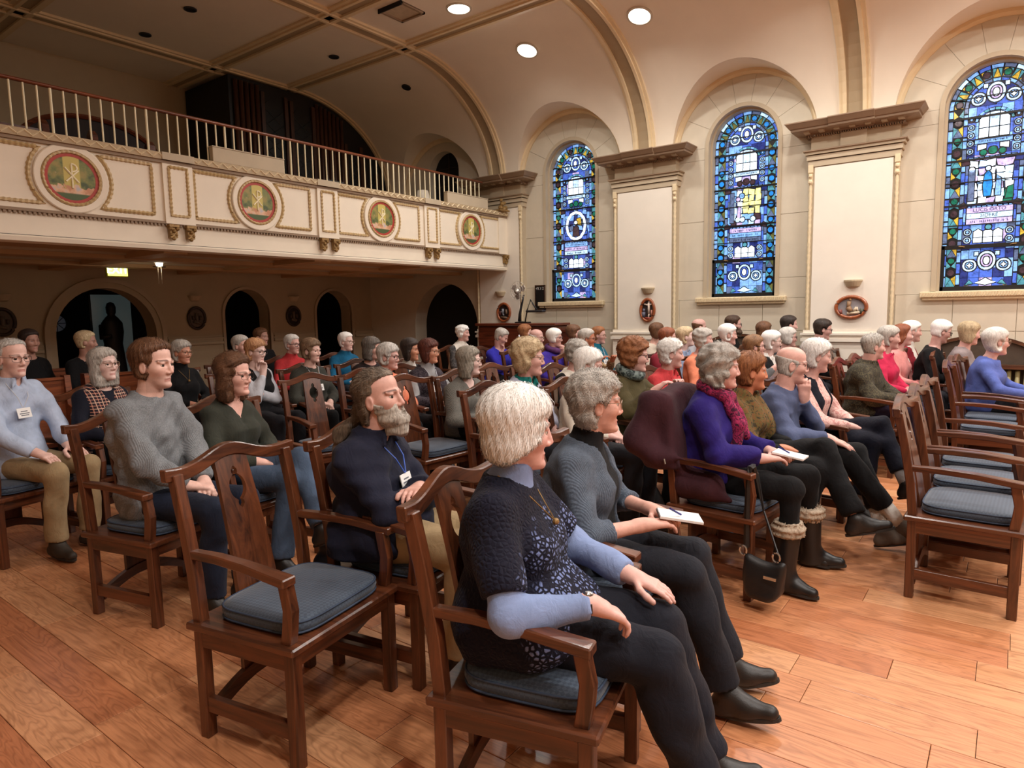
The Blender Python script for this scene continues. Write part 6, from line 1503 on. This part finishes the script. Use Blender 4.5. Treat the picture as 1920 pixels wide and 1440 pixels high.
('A9', 649, 641, -6.6, 2, 'short white-haired woman in a petrol blue sweater', dict(yaw=6, hair=H_short(WHT, t=.02), skin=SKP, glasses=GLL, armR='lap', armL='lap', top=[T(fabric((20, 92, 130)), 'turtle', n='sweater', off=.016)])),
('A10', 697, 653, -5.4, 1, 'woman with long dark grey hair in a black jacket', dict(yaw=18, pitch=-6, hair=H_long(((58, 52, 48), (132, 124, 116)), L=.12), armR='lap', armL='lap', trousers=BLK, top=[T(fabric((40, 30, 32)), 'crew', n='jacket')])),
('A15', 868, 625, -6.3, 2, 'white-haired woman in a white vest before the dark side arch', dict(yaw=14, hair=H_curl(WHT, t=.022, L=.06), skin=SKR, armR='lap', armL='lap', top=[T(fabric((50, 48, 50), 'print', (110, 104, 100), (50, 48, 50)), 'crew', n='shirt'), T(fabric((230, 224, 214)), 'turtle', None, n='vest', off=.02)])),
('A16', 940, 632, -5.6, 2, 'grey-haired woman in a royal blue sweater bowing with hand at mouth', dict(yaw=16, pitch=-24, hx=.05, hair=H_short(GRY, t=.02), skin=SKR, armR='chin', armL='lap', top=[T(fabric((48, 46, 168)), 'crew', n='sweater')])),
('B4', 1040, 634, -4.5, 2, 'woman with a white pageboy cut in purple with a finger at her lips', dict(yaw=8, hair=H_bob(WHT, L=.05, zf=.045), skin=SKR, glasses=GL, armR='lap', armL='chin', scarf=dict(m=fabric((96, 60, 110)), r=.03), top=[T(fabric((62, 44, 150)), 'crew', n='sweater')])),
('B5', 1006, 634, -5.0, 2, 'balding man with glasses behind the blond curly woman', dict(fem=False, yaw=4, hair=H_short(SIL, t=.006, bald=.085), skin=SKR, glasses=GLL, top=[T(CHAR, 'crew')])),
('B6', 985, 624, -5.5, 2, 'person with red-brown hair before the upright piano', dict(yaw=20, hair=H_bob(AUB, L=.06), top=[T(BLK, 'crew')])),
('B7', 1076, 626, -4.6, 2, 'brown-haired woman in an olive jacket near the dado', dict(yaw=10, hair=H_bob(BRN, L=.06), skin=SKR, top=[T(fabric((108, 92, 62)), 'collar', n='jacket')])),
('B8', 1101, 636, -3.9, 2, 'grey-haired woman with dark glasses in a leopard print blouse', dict(yaw=14, hair=H_short(GRY, t=.022), skin=(188, 124, 96), glasses=GL, armR='raise', armL='raise', top=[T(fabric((150, 120, 88), 'print', (70, 50, 40), (190, 160, 124)), 'crew', n='blouse')])),
('B9', 1123, 629, -4.4, 2, 'woman with short red-brown hair and glasses in a turquoise top', dict(yaw=4, hair=H_short(AUB, t=.02), skin=SKR, glasses=GLL, tag=True, top=[T(fabric((24, 110, 134)), 'turtle', n='sweater')])),
('B14', 1252, 634, -3.1, 2, 'woman with long auburn hair in a maroon sweater behind the coral red blouse', dict(yaw=16, hair=H_long(RED_, L=.16, zf=.06), skin=SKR, top=[T(fabric((120, 24, 40)), 'crew')])),
('B15', 1232, 622, -3.8, 2, 'person with brown hair near the oval relief by the middle pilaster', dict(yaw=30, hair=H_bob(BRN, L=.09), top=[T(fabric((200, 186, 170)), 'crew')])),
('B16', 1286, 632, -3.0, 2, 'woman with blond hair in a pale blue blouse looking up', dict(yaw=16, pitch=8, hair=H_crop(BLO, t=.024), skin=SKP, armR='fold', armL='fold', top=[T(fabric((150, 168, 200)), 'collar', n='blouse')])),
('B17', 1319, 637, -2.6, 2, 'woman with grey curls in a coral cardigan', dict(yaw=10, hair=H_curl(GRY, t=.028), skin=SKR, top=[T(CORAL, 'crew', n='cardigan')])),
('B18', 1311, 614, -3.35, 2, 'balding man in a pale shirt by the window wall', dict(fem=False, yaw=26, hair=H_short(BRN, t=.006, bald=.07), skin=SKR, top=[T(fabric((190, 190, 198)), 'collar', n='shirt')])),
('C8', 1365, 628, -2.5, 2, 'woman with a white bob and earrings near the radiator niche', dict(yaw=16, hair=H_bob(WHT, L=.06, ears=True), skin=SKR, top=[T(BLK, 'crew')])),
('C9', 1375, 609, -2.8, 2, 'dark-haired bearded man with glasses by the wall', dict(fem=False, yaw=20, hair=H_short(DBR, t=.014), skin=SKR, glasses=GL, beard=((40, 30, 24), (96, 78, 64)), top=[T(BLK, 'crew')])),
('C5', 1433, 621, -2.45, 2, 'person with long brown hair turned away near the wall', dict(yaw=40, hair=H_long(BRN, L=.13), top=[T(BLK, 'crew')])),
('C7', 1480, 610, -2.2, 2, 'person with short dark hair in navy beside the pilaster', dict(yaw=16, hair=H_short(BLKH, t=.022), skin=SKR, top=[T(NAVY, 'crew')])),
('C6', 1478, 633, -2.1, 2, 'woman with a silver bob and glasses in the second row', dict(yaw=12, hair=H_bob(SIL, L=.075), skin=SKR, glasses=GL, top=[T(CHAR, 'crew')])),
('C4', 1448, 641, -2.05, 2, 'white-haired woman in a black jacket with a white collar', dict(yaw=12, hair=H_crop(WHT, t=.026), skin=SKP, glasses=GLL, top=[T(fabric((232, 228, 222)), 'collar', 1.0, n='shirt'), T(BLK, None, n='jacket', off=.018, open_=(.05, .03))])),
('C3', 1415, 651, -2.0, 2, 'brown-haired woman with glasses and hands clasped by her chin', dict(yaw=12, pitch=6, hair=H_bob(((78, 52, 36), (156, 118, 84)), L=.055, ears=True), skin=SKR, glasses=GL, armR='raise', armL='raise', top=[T(fabric((100, 104, 108)), 'crew')])),
('C12', 1543, 618, -1.8, 2, 'person with short dark hair in black seated alone before the pilaster', dict(yaw=10, pitch=-8, fem=False, hair=H_short(BLKH, t=.022), skin=SKR, glasses=GL, armR='lap', armL='lap', legs='crossL', top=[T(BLK, 'collar', n='jacket')])),
('D1', 1638, 650, -1.0, 1, 'grey-haired person in a dark mottled jacket in the armchair by the aisle', dict(fem=False, yaw=18, hs=.96, girth=1.1, hair=H_short(GRY, t=.012), skin=SKR, armR='lap', armL='lap', ax=.05, trousers=fabric((40, 32, 52)), top=[T(fabric((46, 44, 38), 'print', (96, 88, 66), (60, 54, 44)), 'collar', n='jacket', off=.026, sleeves=(1.93, .024))])),
('D2', 1668, 634, -.97, 2, 'grey-haired woman in a crimson jacket next to the mottled jacket', dict(yaw=10, hair=H_crop(GRY, t=.026), skin=SKR, armR='lap', armL='lap', top=[T(fabric((196, 40, 78)), 'collar', n='jacket', off=.014)])),
('D3', 1692, 629, -.93, 2, 'woman with red-brown hair in a pink cardigan', dict(yaw=12, pitch=4, age=0, hair=H_long(RED_, L=.08, zf=.07, x=(.03, .0, -.04)), skin=SKR, armR='lap', armL='lap', top=[T(fabric((214, 140, 136)), 'crew', n='cardigan', off=.012)])),
('D4', 1710, 622, -.9, 2, 'white-haired woman in a maroon jacket at the end of the row', dict(yaw=6, hair=H_crop(WHT, t=.026), skin=SKR, armR='lap', armL='lap', top=[T(fabric((226, 222, 214)), 'turtle', 1.0, n='turtleneck'), T(fabric((132, 26, 40)), None, n='jacket', off=.018, open_=(.045, .06))])),
('D5', 1765, 622, -.60, 2, 'white-haired person in black reading a paper by the wall', dict(yaw=14, pitch=-16, hx=.04, hair=H_short(WHT, t=.024), skin=SKR, glasses=GL, armR='book', armL='book', book=True, top=[T(BLK, 'crew')])),
('D6', 1818, 625, -.35, 2, 'woman with ash-blond hair in a taupe cardigan before the radiator', dict(yaw=14, pitch=-6, hair=H_bob(((120, 100, 74), (200, 178, 142)), L=.10), skin=SKR, armR='fold', armL='fold', top=[T(fabric((136, 124, 124)), 'crew', n='cardigan')])),
('D7', 1868, 641, -.12, 2, 'grey-haired woman in a periwinkle blue sweater at the right edge', dict(yaw=14, hs=1.02, girth=1.1, hair=H_bob(SIL, L=.085, ears=True), skin=SKR, glasses=GLL, armR='knee', armL='knee', top=[T(fabric((84, 100, 168)), 'crew', n='sweater', off=.016)])),
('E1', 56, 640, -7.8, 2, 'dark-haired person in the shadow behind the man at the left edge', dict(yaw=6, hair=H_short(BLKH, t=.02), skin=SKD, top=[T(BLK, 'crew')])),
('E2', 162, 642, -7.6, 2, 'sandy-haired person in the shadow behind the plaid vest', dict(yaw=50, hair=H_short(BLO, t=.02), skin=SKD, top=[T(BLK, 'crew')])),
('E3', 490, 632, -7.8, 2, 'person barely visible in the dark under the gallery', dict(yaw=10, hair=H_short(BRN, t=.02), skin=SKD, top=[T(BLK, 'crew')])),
]
PLACED = []
for n_, (key, u, v, X, q, label, spec) in enumerate(CAST):
    hp = on(0, u, v, X); rot = max(-6.0, min(22.0, 24 - (hp.y - 1.4)*9))
    spec = dict(spec); spec['seed'] = n_ + 11; spec['hz'] = hp.z; spec['yaw'] = spec.get('yaw', 10) + (0 if key in ('B1', 'B2') else 11) - rot
    hx = spec.get('hx', 0.0); a = math.radians(rot); rx, ry = hp.x - hx*math.cos(a), hp.y - hx*math.sin(a)
    root = empty('person', (rx, ry, 0), a); tag(root, label, 'person', 'seated audience')
    Person(spec, q).build(root); PLACED.append([key, rx, ry, max(-6.0, min(14.0, rot - 9)), label])
CH = {'B1': (-1.09, 1.58, 14), 'C1': (-1.2, 3.6, -6), 'A17': (-2.08, 1.99, 9), 'A3': (-3.52, 1.61, 14)}
seats = [[k, x + .03*math.cos(math.radians(r)), y + .03*math.sin(math.radians(r)), r, l] if k not in CH else [k, *CH[k], l] for k, x, y, r, l in PLACED if k not in ('E1', 'E2', 'E3')]
EMPTY = [('empty oak armchair with blue cushion in the left foreground', -2.08, 1.41, 11)]
EMPTY += [('empty oak armchair, %s in the front row at the right edge' % w, -.14, y, -2) for w, y in (('nearest the camera', 4.08), ('second nearest', 4.68), ('third nearest', 5.28))]
EMPTY += [('empty oak armchair in the front row %s the periwinkle sweater' % w, -.12, y, -2) for w, y in (('two places before', 6.75), ('just before', 7.32))]
EMPTY += [('empty oak armchair before the dark olive sweater with white stitching', -4.38, 3.36, -10), ('empty oak armchair with grey-blue cushion behind the bearded man', -3.55, 3.66, -4), ('empty oak armchair in front of the royal blue sweater', -3.62, 4.85, -6), ('empty oak armchair against the pilaster beside the person in black', -1.40, 8.55, 0)]
fixed = [[None, x, y, r, l] for l, x, y, r in EMPTY]
allc = fixed + seats; home = [c[2] for c in allc]
for it in range(80):
    for i in range(len(allc)):
        for j in range(i):
            A, B = allc[i], allc[j]; dx, dy = A[1] - B[1], A[2] - B[2]
            if abs(dx) < .5 and abs(dy) < .60:
                push = (.60 - abs(dy)); s_ = 1 if dy > 0 else -1
                wa, wb = (0 if A[0] is None or A[0] in CH else 1), (0 if B[0] is None or B[0] in CH else 1)
                if wa + wb == 0: continue
                A[2] = max(home[i] - .14, min(home[i] + .14, A[2] + s_*push*.5*wa)); B[2] = max(home[j] - .14, min(home[j] + .14, B[2] - s_*push*.5*wb))
for k, x, y, r, l in allc:
    y = min(y, 8.6)
    if k is None: chair(x, y, r, l)
    else:
        w = l.split()[:12]
        while w[-1].rstrip(',') in ('a', 'the', 'in', 'with', 'of', 'by', 'and', 'over', 'at', 'his', 'her', 'under', 'behind', 'near', 'on', 'before', 'pale', 'next', 'to', 'white', 'dark'): w.pop()
        chair(x, y, r, 'oak armchair under the ' + ' '.join(w).rstrip(','))
# ================================================================= wall fittings
def relief_mat(name, c1, c2, c3):
    m, nt, b = new_mat(name); v = coords(nt, 'Object', (1, 1, 1)); f = noise(nt, v, 16, 3, .55, 1.5)
    nt.links.new(ramp(nt, f, [(.36, srgb(*c1)), (.5, srgb(*c2)), (.62, srgb(*c3))]), b.inputs['Base Color']); b.inputs['Roughness'].default_value = .5; return m
M_FRAMEW = wood('oval_frame_wood', (120, 58, 30), (176, 98, 56), 2, .3, .5)
def oval_relief(loc, ax, rw, rh, figs, bg, label, frame=None):
    """oval relief plaque; ax 1 = on the window wall, 0 = on the back wall; figures as raised shapes"""
    r_ = empty('oval_relief', loc, 0 if ax == 1 else PI/2); tag(r_, label, 'plaque', 'stations on the walls')
    mb = MB().tube([(rw*math.cos(2*PI*k/40), -.02, rh*math.sin(2*PI*k/40)) for k in range(40)], .022, 8, closed=True); mb.build('frame', frame or M_FRAMEW, r_, smooth=True)
    MB().prism([(rw*math.cos(2*PI*k/32), rh*math.sin(2*PI*k/32)) for k in range(32)], lambda p, q, a: (p, a, q), -.012, -.001).build('ground', bg, r_)
    for k, (shape, col) in enumerate(figs):
        mb = MB()
        for (a, b_, c, d, e) in shape: mb.tube([(a, -.016, b_), (c, -.022, d)], [e, e*.8], 6)
        mb.build('figure', plain('relief_%d_%d_%d' % col, col, .5, .1, 40, .1), r_, smooth=True)
bgd = plain('relief_dark', (44, 32, 30), .6, .2); bgl = plain('relief_sky', (150, 146, 150), .6, .15)
oval_relief((-4.22, YW - .13, 1.47), 1, .105, .155, [([(0.02, .1, .02, -.05, .018), (-.05, .085, .02, .07, .012), (.02, .07, .075, .09, .012), (.02, -.05, .018, -.11, .012), (.025, .12, .025, .1, .016)], (226, 206, 190)), ([(-.06, -.03, -.06, -.1, .03), (-.055, .02, -.06, -.03, .02)], (92, 92, 108)), ([(-.04, -.115, .05, -.115, .018)], (150, 66, 56)), ([(.065, .0, .06, -.08, .014)], (190, 130, 110))], bgd, 'upright oval wooden-framed crucifixion relief on the middle pilaster')
oval_relief((-1.57, YW - .13, 1.465), 1, .165, .125, [([(-.02, .07, -.03, -.01, .026), (-.03, .0, -.0, -.05, .034)], (150, 116, 84)), ([(-.01, .095, -.01, .085, .018)], (196, 158, 120)), ([(-.04, -.075, .1, -.06, .02), (.03, -.05, .06, -.0, .018), (.06, .0, .075, -.05, .014)], (214, 196, 170)), ([(-.12, -.03, -.11, -.08, .026)], (130, 70, 62)), ([(.12, -.02, .11, -.08, .026)], (76, 78, 62))], bgl, 'wide oval wooden-framed seated group relief on the nearer pilaster')
oval_relief((-6.83, YW - .13, 1.47), 1, .13, .145, [([(-.02, .06, -.02, -.02, .022), (-.05, .02, .0, -.05, .016)], (150, 152, 160)), ([(-.06, -.08, .07, -.09, .022), (.05, .05, .06, -.03, .022)], (120, 96, 76)), ([(-.08, .02, -.08, -.05, .02)], (96, 42, 38))], bgd, 'round dark relief in an orange wooden frame at the end of the gallery')
M_FD = plain('dark_frame', (58, 44, 36), .5, .1)
for y, lab in ((2.88, 'dark round relief on the back wall at the left edge'), (5.41, 'dark oval relief on the back wall right of the doorway'), (7.18, 'dark oval relief on the back wall between the two niches')):
    oval_relief((XB + .001, y, 1.47), 0, .135, .165, [([(0, .08, 0, -.05, .03), (-.05, -.05, .05, -.08, .03)], (104, 92, 80)), ([(-.06, .03, -.05, -.03, .022), (.06, .03, .06, -.03, .022)], (84, 70, 60))], bgd if y > 7 else plain('relief_taupe', (96, 80, 66), .6, .2), lab, M_FD)
M_SCON = plain('sconce_plaster', (196, 178, 148), .7, .05)
for loc, rz, lab in (((-4.22, YW - .12, 1.76), 0, 'small plaster uplight sconce above the crucifixion relief'), ((-1.56, YW - .12, 1.76), 0, 'small plaster uplight sconce above the wide seated group relief'), ((-6.9, YW - .12, 1.79), 0, 'small plaster uplight sconce behind the fan'),
                     ((XB, 2.9, 1.79), PI/2, 'small plaster sconce on the shaded back wall at the left edge'), ((XB, 5.4, 1.79), PI/2, 'small plaster sconce above the oval relief right of the doorway'), ((XB, 7.2, 1.79), PI/2, 'small plaster sconce between the two dark niches')):
    r_ = empty('wall_sconce', loc, rz); tag(r_, lab, 'sconce', 'plaster wall sconces')
    rings = []
    for z, w, d in ((-.06, .05, .04), (-.045, .075, .065), (-.01, .09, .085), (.012, .1, .095)):
        rings.append([(-w, 0, z)] + [(w*math.cos(PI - PI*k/10), -d*math.sin(PI*k/10) - .003, z) for k in range(11)] + [(w, 0, z)])
    MB().loft(rings).build('bowl', M_SCON, r_, smooth=False)
    MB().prism([(-.105, 0)] + [(.105*math.cos(PI + PI*k/10), .1*math.sin(PI + PI*k/10)) for k in range(11)] + [(.105, 0)], lambda p, q, a: (p, q, a), .012, .03).build('rim', M_SCON, r_)
# hymn board
r_ = empty('hymn_board', (-6.17, YW - .005, 1.70)); tag(r_, 'narrow black hymn board with white letters left of the farthest window', 'board')
MB().box(-.085, .085, -.03, 0, -.19, .19).build('panel', M_BLACK, r_)
mb = MB()
for a, b_, c, d in ((-.095, .095, .185, .2), (-.095, .095, -.2, -.185), (-.095, -.082, -.2, .2), (.082, .095, -.2, .2)): mb.box(a, b_, -.04, 0, c, d)
mb.build('frame', wood('board_frame', (40, 24, 16), (84, 52, 34), 2), r_)
M_WL = plain('white_letter', (230, 228, 222), .6, .02)
text_obj('HY.1', .062, M_WL, r_, (-.03, -.032, .145), (PI/2, 0, 0)); text_obj('2', .062, M_WL, r_, (.06, -.032, .145), (PI/2, 0, 0)); text_obj('86', .06, M_WL, r_, (.045, -.032, -.15), (PI/2, 0, 0))
# upright piano with fan and lamp
M_PIANO = wood('piano_wood', (66, 26, 16), (120, 54, 32), 0, .3, .5)
r_ = empty('upright_piano', (-6.22, 8.5, 0)); tag(r_, 'reddish-brown upright piano against the wall below the fan', 'piano')
MB().box(-.74, .74, -.17, .2, .02, 1.26).build('case', M_PIANO, r_, bevel=.01); MB().box(-.78, .78, -.21, .22, 1.26, 1.30).build('lid', M_PIANO, r_, bevel=.008)
MB().box(-.72, .72, -.19, -.17, .95, 1.22).build('upper_panel', M_PIANO, r_); MB().box(-.72, .72, -.19, -.17, .1, .6).build('lower_panel', M_PIANO, r_)
MB().box(-.74, .74, -.42, -.17, .66, .74).build('key_bed', M_PIANO, r_, bevel=.006); MB().box(-.66, .66, -.40, -.2, .74, .765).build('keyboard', plain('piano_keys', (220, 214, 200), .3), r_)
for s in (-1, 1): MB().box(s*.74 - .04, s*.74 + .04, -.44, -.17, 0, .80).build('leg', M_PIANO, r_, bevel=.006)
for x in (-.35, .1): MB().tube([(x, -.195, 1.12), (x + .03, -.22, 1.05)], .006, 6).build('panel_hook', MATS['chrome'], r_)
r_ = empty('side_cabinet', (-5.3, 8.6, 0)); tag(r_, 'low dark wooden cabinet beside the upright piano', 'cabinet')
MB().box(-.13, .13, -.2, .2, 0, 1.17).build('body', M_PIANO, r_, bevel=.01); MB().box(-.15, .15, -.22, .22, 1.17, 1.2).build('top', M_PIANO, r_); MB().box(-.1, .1, -.212, -.2, .1, 1.1).build('door', M_PIANO, r_)
r_ = empty('desk_fan', (-6.22, 8.5, 1.30)); tag(r_, 'silver desk fan standing on the upright piano', 'fan')
M_WIRE = plain('fan_wire', (196, 190, 182), .35, .05, 20, 0, .6)
MB().lathe([(0, 0), (.10, 0), (.10, .018), (.03, .03), (0, .03)], n=18).build('base', M_BLACK, r_); MB().tube([(-.03, 0, .03), (-.02, 0, .14), (.03, .0, .32), (.06, .0, .44)], [.026, .022, .016, .014], 8).build('stem', M_IRON, r_, smooth=True)
c = Vector((.0, -.05, .50)); mb = MB()
for rr in (.03, .07, .11, .15): mb.tube([(c.x + rr*math.cos(2*PI*k/28), c.y - .05 + (rr/.15)**2*.03, c.z + rr*math.sin(2*PI*k/28)) for k in range(28)], .0022, 4, closed=True)
for k in range(18):
    a = 2*PI*k/18
    mb.tube([(c.x + .02*math.cos(a), c.y - .05, c.z + .02*math.sin(a)), (c.x + .15*math.cos(a), c.y - .02, c.z + .15*math.sin(a))], .0014, 4); mb.tube([(c.x + .15*math.cos(a), c.y - .02, c.z + .15*math.sin(a)), (c.x + .05*math.cos(a), c.y + .05, c.z + .05*math.sin(a))], .0014, 4)
mb.build('guard', M_WIRE, r_)
for k in range(3):
    a0 = 2*PI*k/3 + .4; pts = [(.025, -.25), (.1, -.55), (.135, -.1), (.13, .35), (.08, .5), (.025, .3)]
    MB().prism([(rr*math.cos(a0 + t), rr*math.sin(a0 + t)) for rr, t in pts], lambda p, q, a: (c.x + p, c.y - .015 + a + .12*(p*math.sin(a0) - q*math.cos(a0)), c.z + q), -.002, .002).build('blade', plain('fan_blade', (150, 136, 128), .3), r_)
MB().lathe([(0, -.03), (.03, -.028), (.045, .0), (.045, .06), (.0, .08)], (c.x, c.y, c.z), 14, 1).build('motor', M_WIRE, r_, smooth=True)
r_ = empty('piano_lamp', (-6.02, 8.42, 1.30)); tag(r_, 'black bent-arm lamp with a flat shade on the upright piano', 'lamp')
MB().box(-.12, .02, -.05, .05, 0, .022).build('base', M_BLACK, r_, bevel=.006); MB().tube([(-.06, 0, .02), (-.02, 0, .2), (.05, 0, .36), (.1, 0, .28), (.17, 0, .2)], .011, 8).build('arm', M_BLACK, r_, smooth=True); MB().box(-.02, .3, -.05, .05, .165, .2).build('shade', M_IRON, r_, bevel=.01)

# ================================================================= belongings
def soft(name, mat, parent, prims, lo, hi, h, disp=None, cuts=()):
    fd = Field(*(np.arange(lo[a], hi[a], h) for a in range(3)))
    for a, b_, ra, rb, k in prims: fd.cap(a, b_, ra, rb, k, disp=disp, pad=.05)
    for a, b_, ra, rb, k in cuts: fd.cap(a, b_, ra, rb, k, op='cut')
    P, Q = surface(fd); return np_mesh(name, P, Q, mat, parent)
cx, cy, cr = CH['C1']
r_ = empty('coat', (cx, cy, .45), math.radians(cr)); tag(r_, 'dark maroon coat draped over the chair of the violet jacket', 'coat')
fold = wrinkles(99, .006, 10, 34)
fd = Field(*(np.arange(l, h_, .010) for l, h_ in ((-.52, .16), (-.46, .46), (-.03, .74))))
def drape(X, Y, Z):
    zt = .575 + .05*np.exp(-(Y/.15)**2); xb = np.interp(Z[0, 0, :], [0, .15, .35, .55, .7], [-.25, -.26, -.29, -.32, -.33])[None, None, :]
    th = .062 + .03*np.clip((.5 - Z)/.5, 0, 1) + .03*np.exp(-((Y + .3)/.1)**2); hw = .335 + .02*np.sin(9*Z)
    q = [np.abs(X - xb) - th + .035, np.abs(Y) - hw + .035, Z - zt + .035, .17 - Z + .035 + .10*np.clip((Y + .1)/.4, 0, 1)]
    q = np.broadcast_arrays(*q); return np.sqrt(sum(np.maximum(a, 0)**2 for a in q)) + np.minimum(np.maximum.reduce(q), 0) - .035 + fold(X, Y, Z)
fd.fn((-1, -1, -1), (1, 1, 1), drape, .001)
fd.cap((-.33, -.30, .50), (-.40, -.34, .33), .075, .085, .07, disp=fold); fd.cap((-.38, -.34, .33), (-.28, -.335, .25), .075, .05, .06, disp=fold); fd.cap((-.30, -.335, .26), (-.08, -.325, .25), .042, .022, .05, disp=fold)
fd.cap((-.17, -.20, .09), (-.02, -.23, .10), .085, .075, .06, disp=fold); fd.cap((-.02, -.235, .08), (.09, -.23, .045), .06, .03, .05, disp=fold)
P, Q = surface(fd); np_mesh('shell', P, Q, fabric((62, 32, 40)), r_)
MB().tube([(-.21, -.375, .25), (-.2, -.38, .225)], .006, 6).build('zip_pull', MATS['chrome'], r_)
# handbag hanging from the front of the arm
r_ = empty('handbag', (cx + .20, cy - .335, .05), math.radians(cr)); tag(r_, 'black shoulder bag hanging from the chair arm of the violet jacket', 'bag')
fd = Field(*(np.arange(l, h_, .007) for l, h_ in ((-.1, .30), (-.12, .12), (-.05, .32)))); bw = wrinkles(5, .003, 16, 50)
def bag(X, Y, Z):
    u = np.clip((Z - .02)/.2, 0, 1); hw = .115 + .0*u - .02*(1 - u)**2; q = np.broadcast_arrays(np.abs(X - .085) - hw + .04, np.abs(Y) - (.06 - .035*u) + .03, Z - (.235 - .03*np.sin((X + .02)*14)) + .03, .01 + .06*np.clip((X - .1)/.1, 0, 1)**2 - Z + .03)
    return np.sqrt(sum(np.maximum(a, 0)**2 for a in q)) + np.minimum(np.maximum.reduce(q), 0) - .03 + bw(X, Y, Z)
fd.fn((-1, -1, -1), (1, 1, 1), bag, .001); P, Q = surface(fd); np_mesh('body', P, Q, M_BLACKL, r_)
MB().tube([(-.025, .03, .24), (-.03, .045, .45), (-.03, .05, .60), (-.03, .06, .640), (-.03, .10, .642), (-.02, .115, .60), (.03, .10, .42), (.14, .01, .25)], [.016, .016, .016, .016, .016, .014, .006, .005], 6).build('strap', M_BLACKL, r_)
for x in (-.025, .14): MB().tube([(x + .018*math.cos(2*PI*k/12), -.01, .235 + .024*math.sin(2*PI*k/12)) for k in range(12)], .005, 6, closed=True).build('ring', MATS['chrome'], r_)
MB().box(.10, .16, -.062, -.056, .135, .15).build('badge', MATS['chrome'], r_)
r_ = empty('backpack', (-2.05, 4.15, .0)); tag(r_, 'black backpack with a silver zip pull on the floor behind the tweed cardigan', 'bag')
soft('body', M_BLACKL, r_, [((-.1, 0, .12), (.1, 0, .12), .11, .10, .06), ((-.07, 0, .25), (.08, 0, .22), .08, .08, .06)], (-.28, -.2, .005), (.28, .2, .38), .014, lambda X, Y, Z: .006*np.sin(40*X + 30*Z)); MB().tube([(.02, -.115, .2), (.02, -.125, .165)], .008, 6).build('zip_pull', MATS['chrome'], r_)
r_ = empty('tote_bag', (-3.0, 2.28, 0)); tag(r_, 'small dark tote bag with striped handles on the floor behind the empty foreground chair', 'bag')
soft('body', M_BLACKL, r_, [((-.08, 0, .08), (.08, 0, .08), .075, .075, .05), ((-.07, 0, .2), (.07, 0, .2), .05, .05, .05)], (-.2, -.16, .004), (.2, .16, .3), .012)
for y in (-.03, .03): MB().tube([(-.05, y, .22), (-.045, y, .3), (0, y, .34), (.045, y, .3), (.05, y, .22)], .008, 6).build('handle', plain('handle_stripe', (196, 176, 150), .6, .3, 60), r_)
# pews at the dim back left
M_PEWB = wood('pew_back_wood', (92, 46, 26), (150, 84, 50), 1, .3, .4)
for x, y0, y1, lab in ((-7.15, 1.2, 2.45, 'brown wooden pew behind the plaid vest at the left'), (-7.15, 2.62, 3.5, 'brown wooden pew between the plaid vest and the black turtleneck'), (-8.4, .6, 3.4, 'dark pew in the shadow under the gallery at the left')):
    r_ = empty('pew', (x, (y0 + y1)/2, 0)); tag(r_, lab, 'pew', 'pews under the gallery'); h = (y1 - y0)/2
    MB().box(-.02, .02, -h, h, .3, .93).build('back', M_PEWB, r_); MB().box(-.035, .035, -h, h, .93, .955).build('top_rail', M_PEWB, r_); MB().box(.02, .4, -h, h, .4, .44).build('seat', M_PEWB, r_)
    for s in (-1, 1): MB().prism([(-.06, 0), (.42, 0), (.42, .58), (.3, .64), (.08, .7), (.05, .97), (-.05, .97)], lambda p, q, a: (p, a, q), s*h - .025, s*h + .025).build('end_panel', M_PEWB, r_)
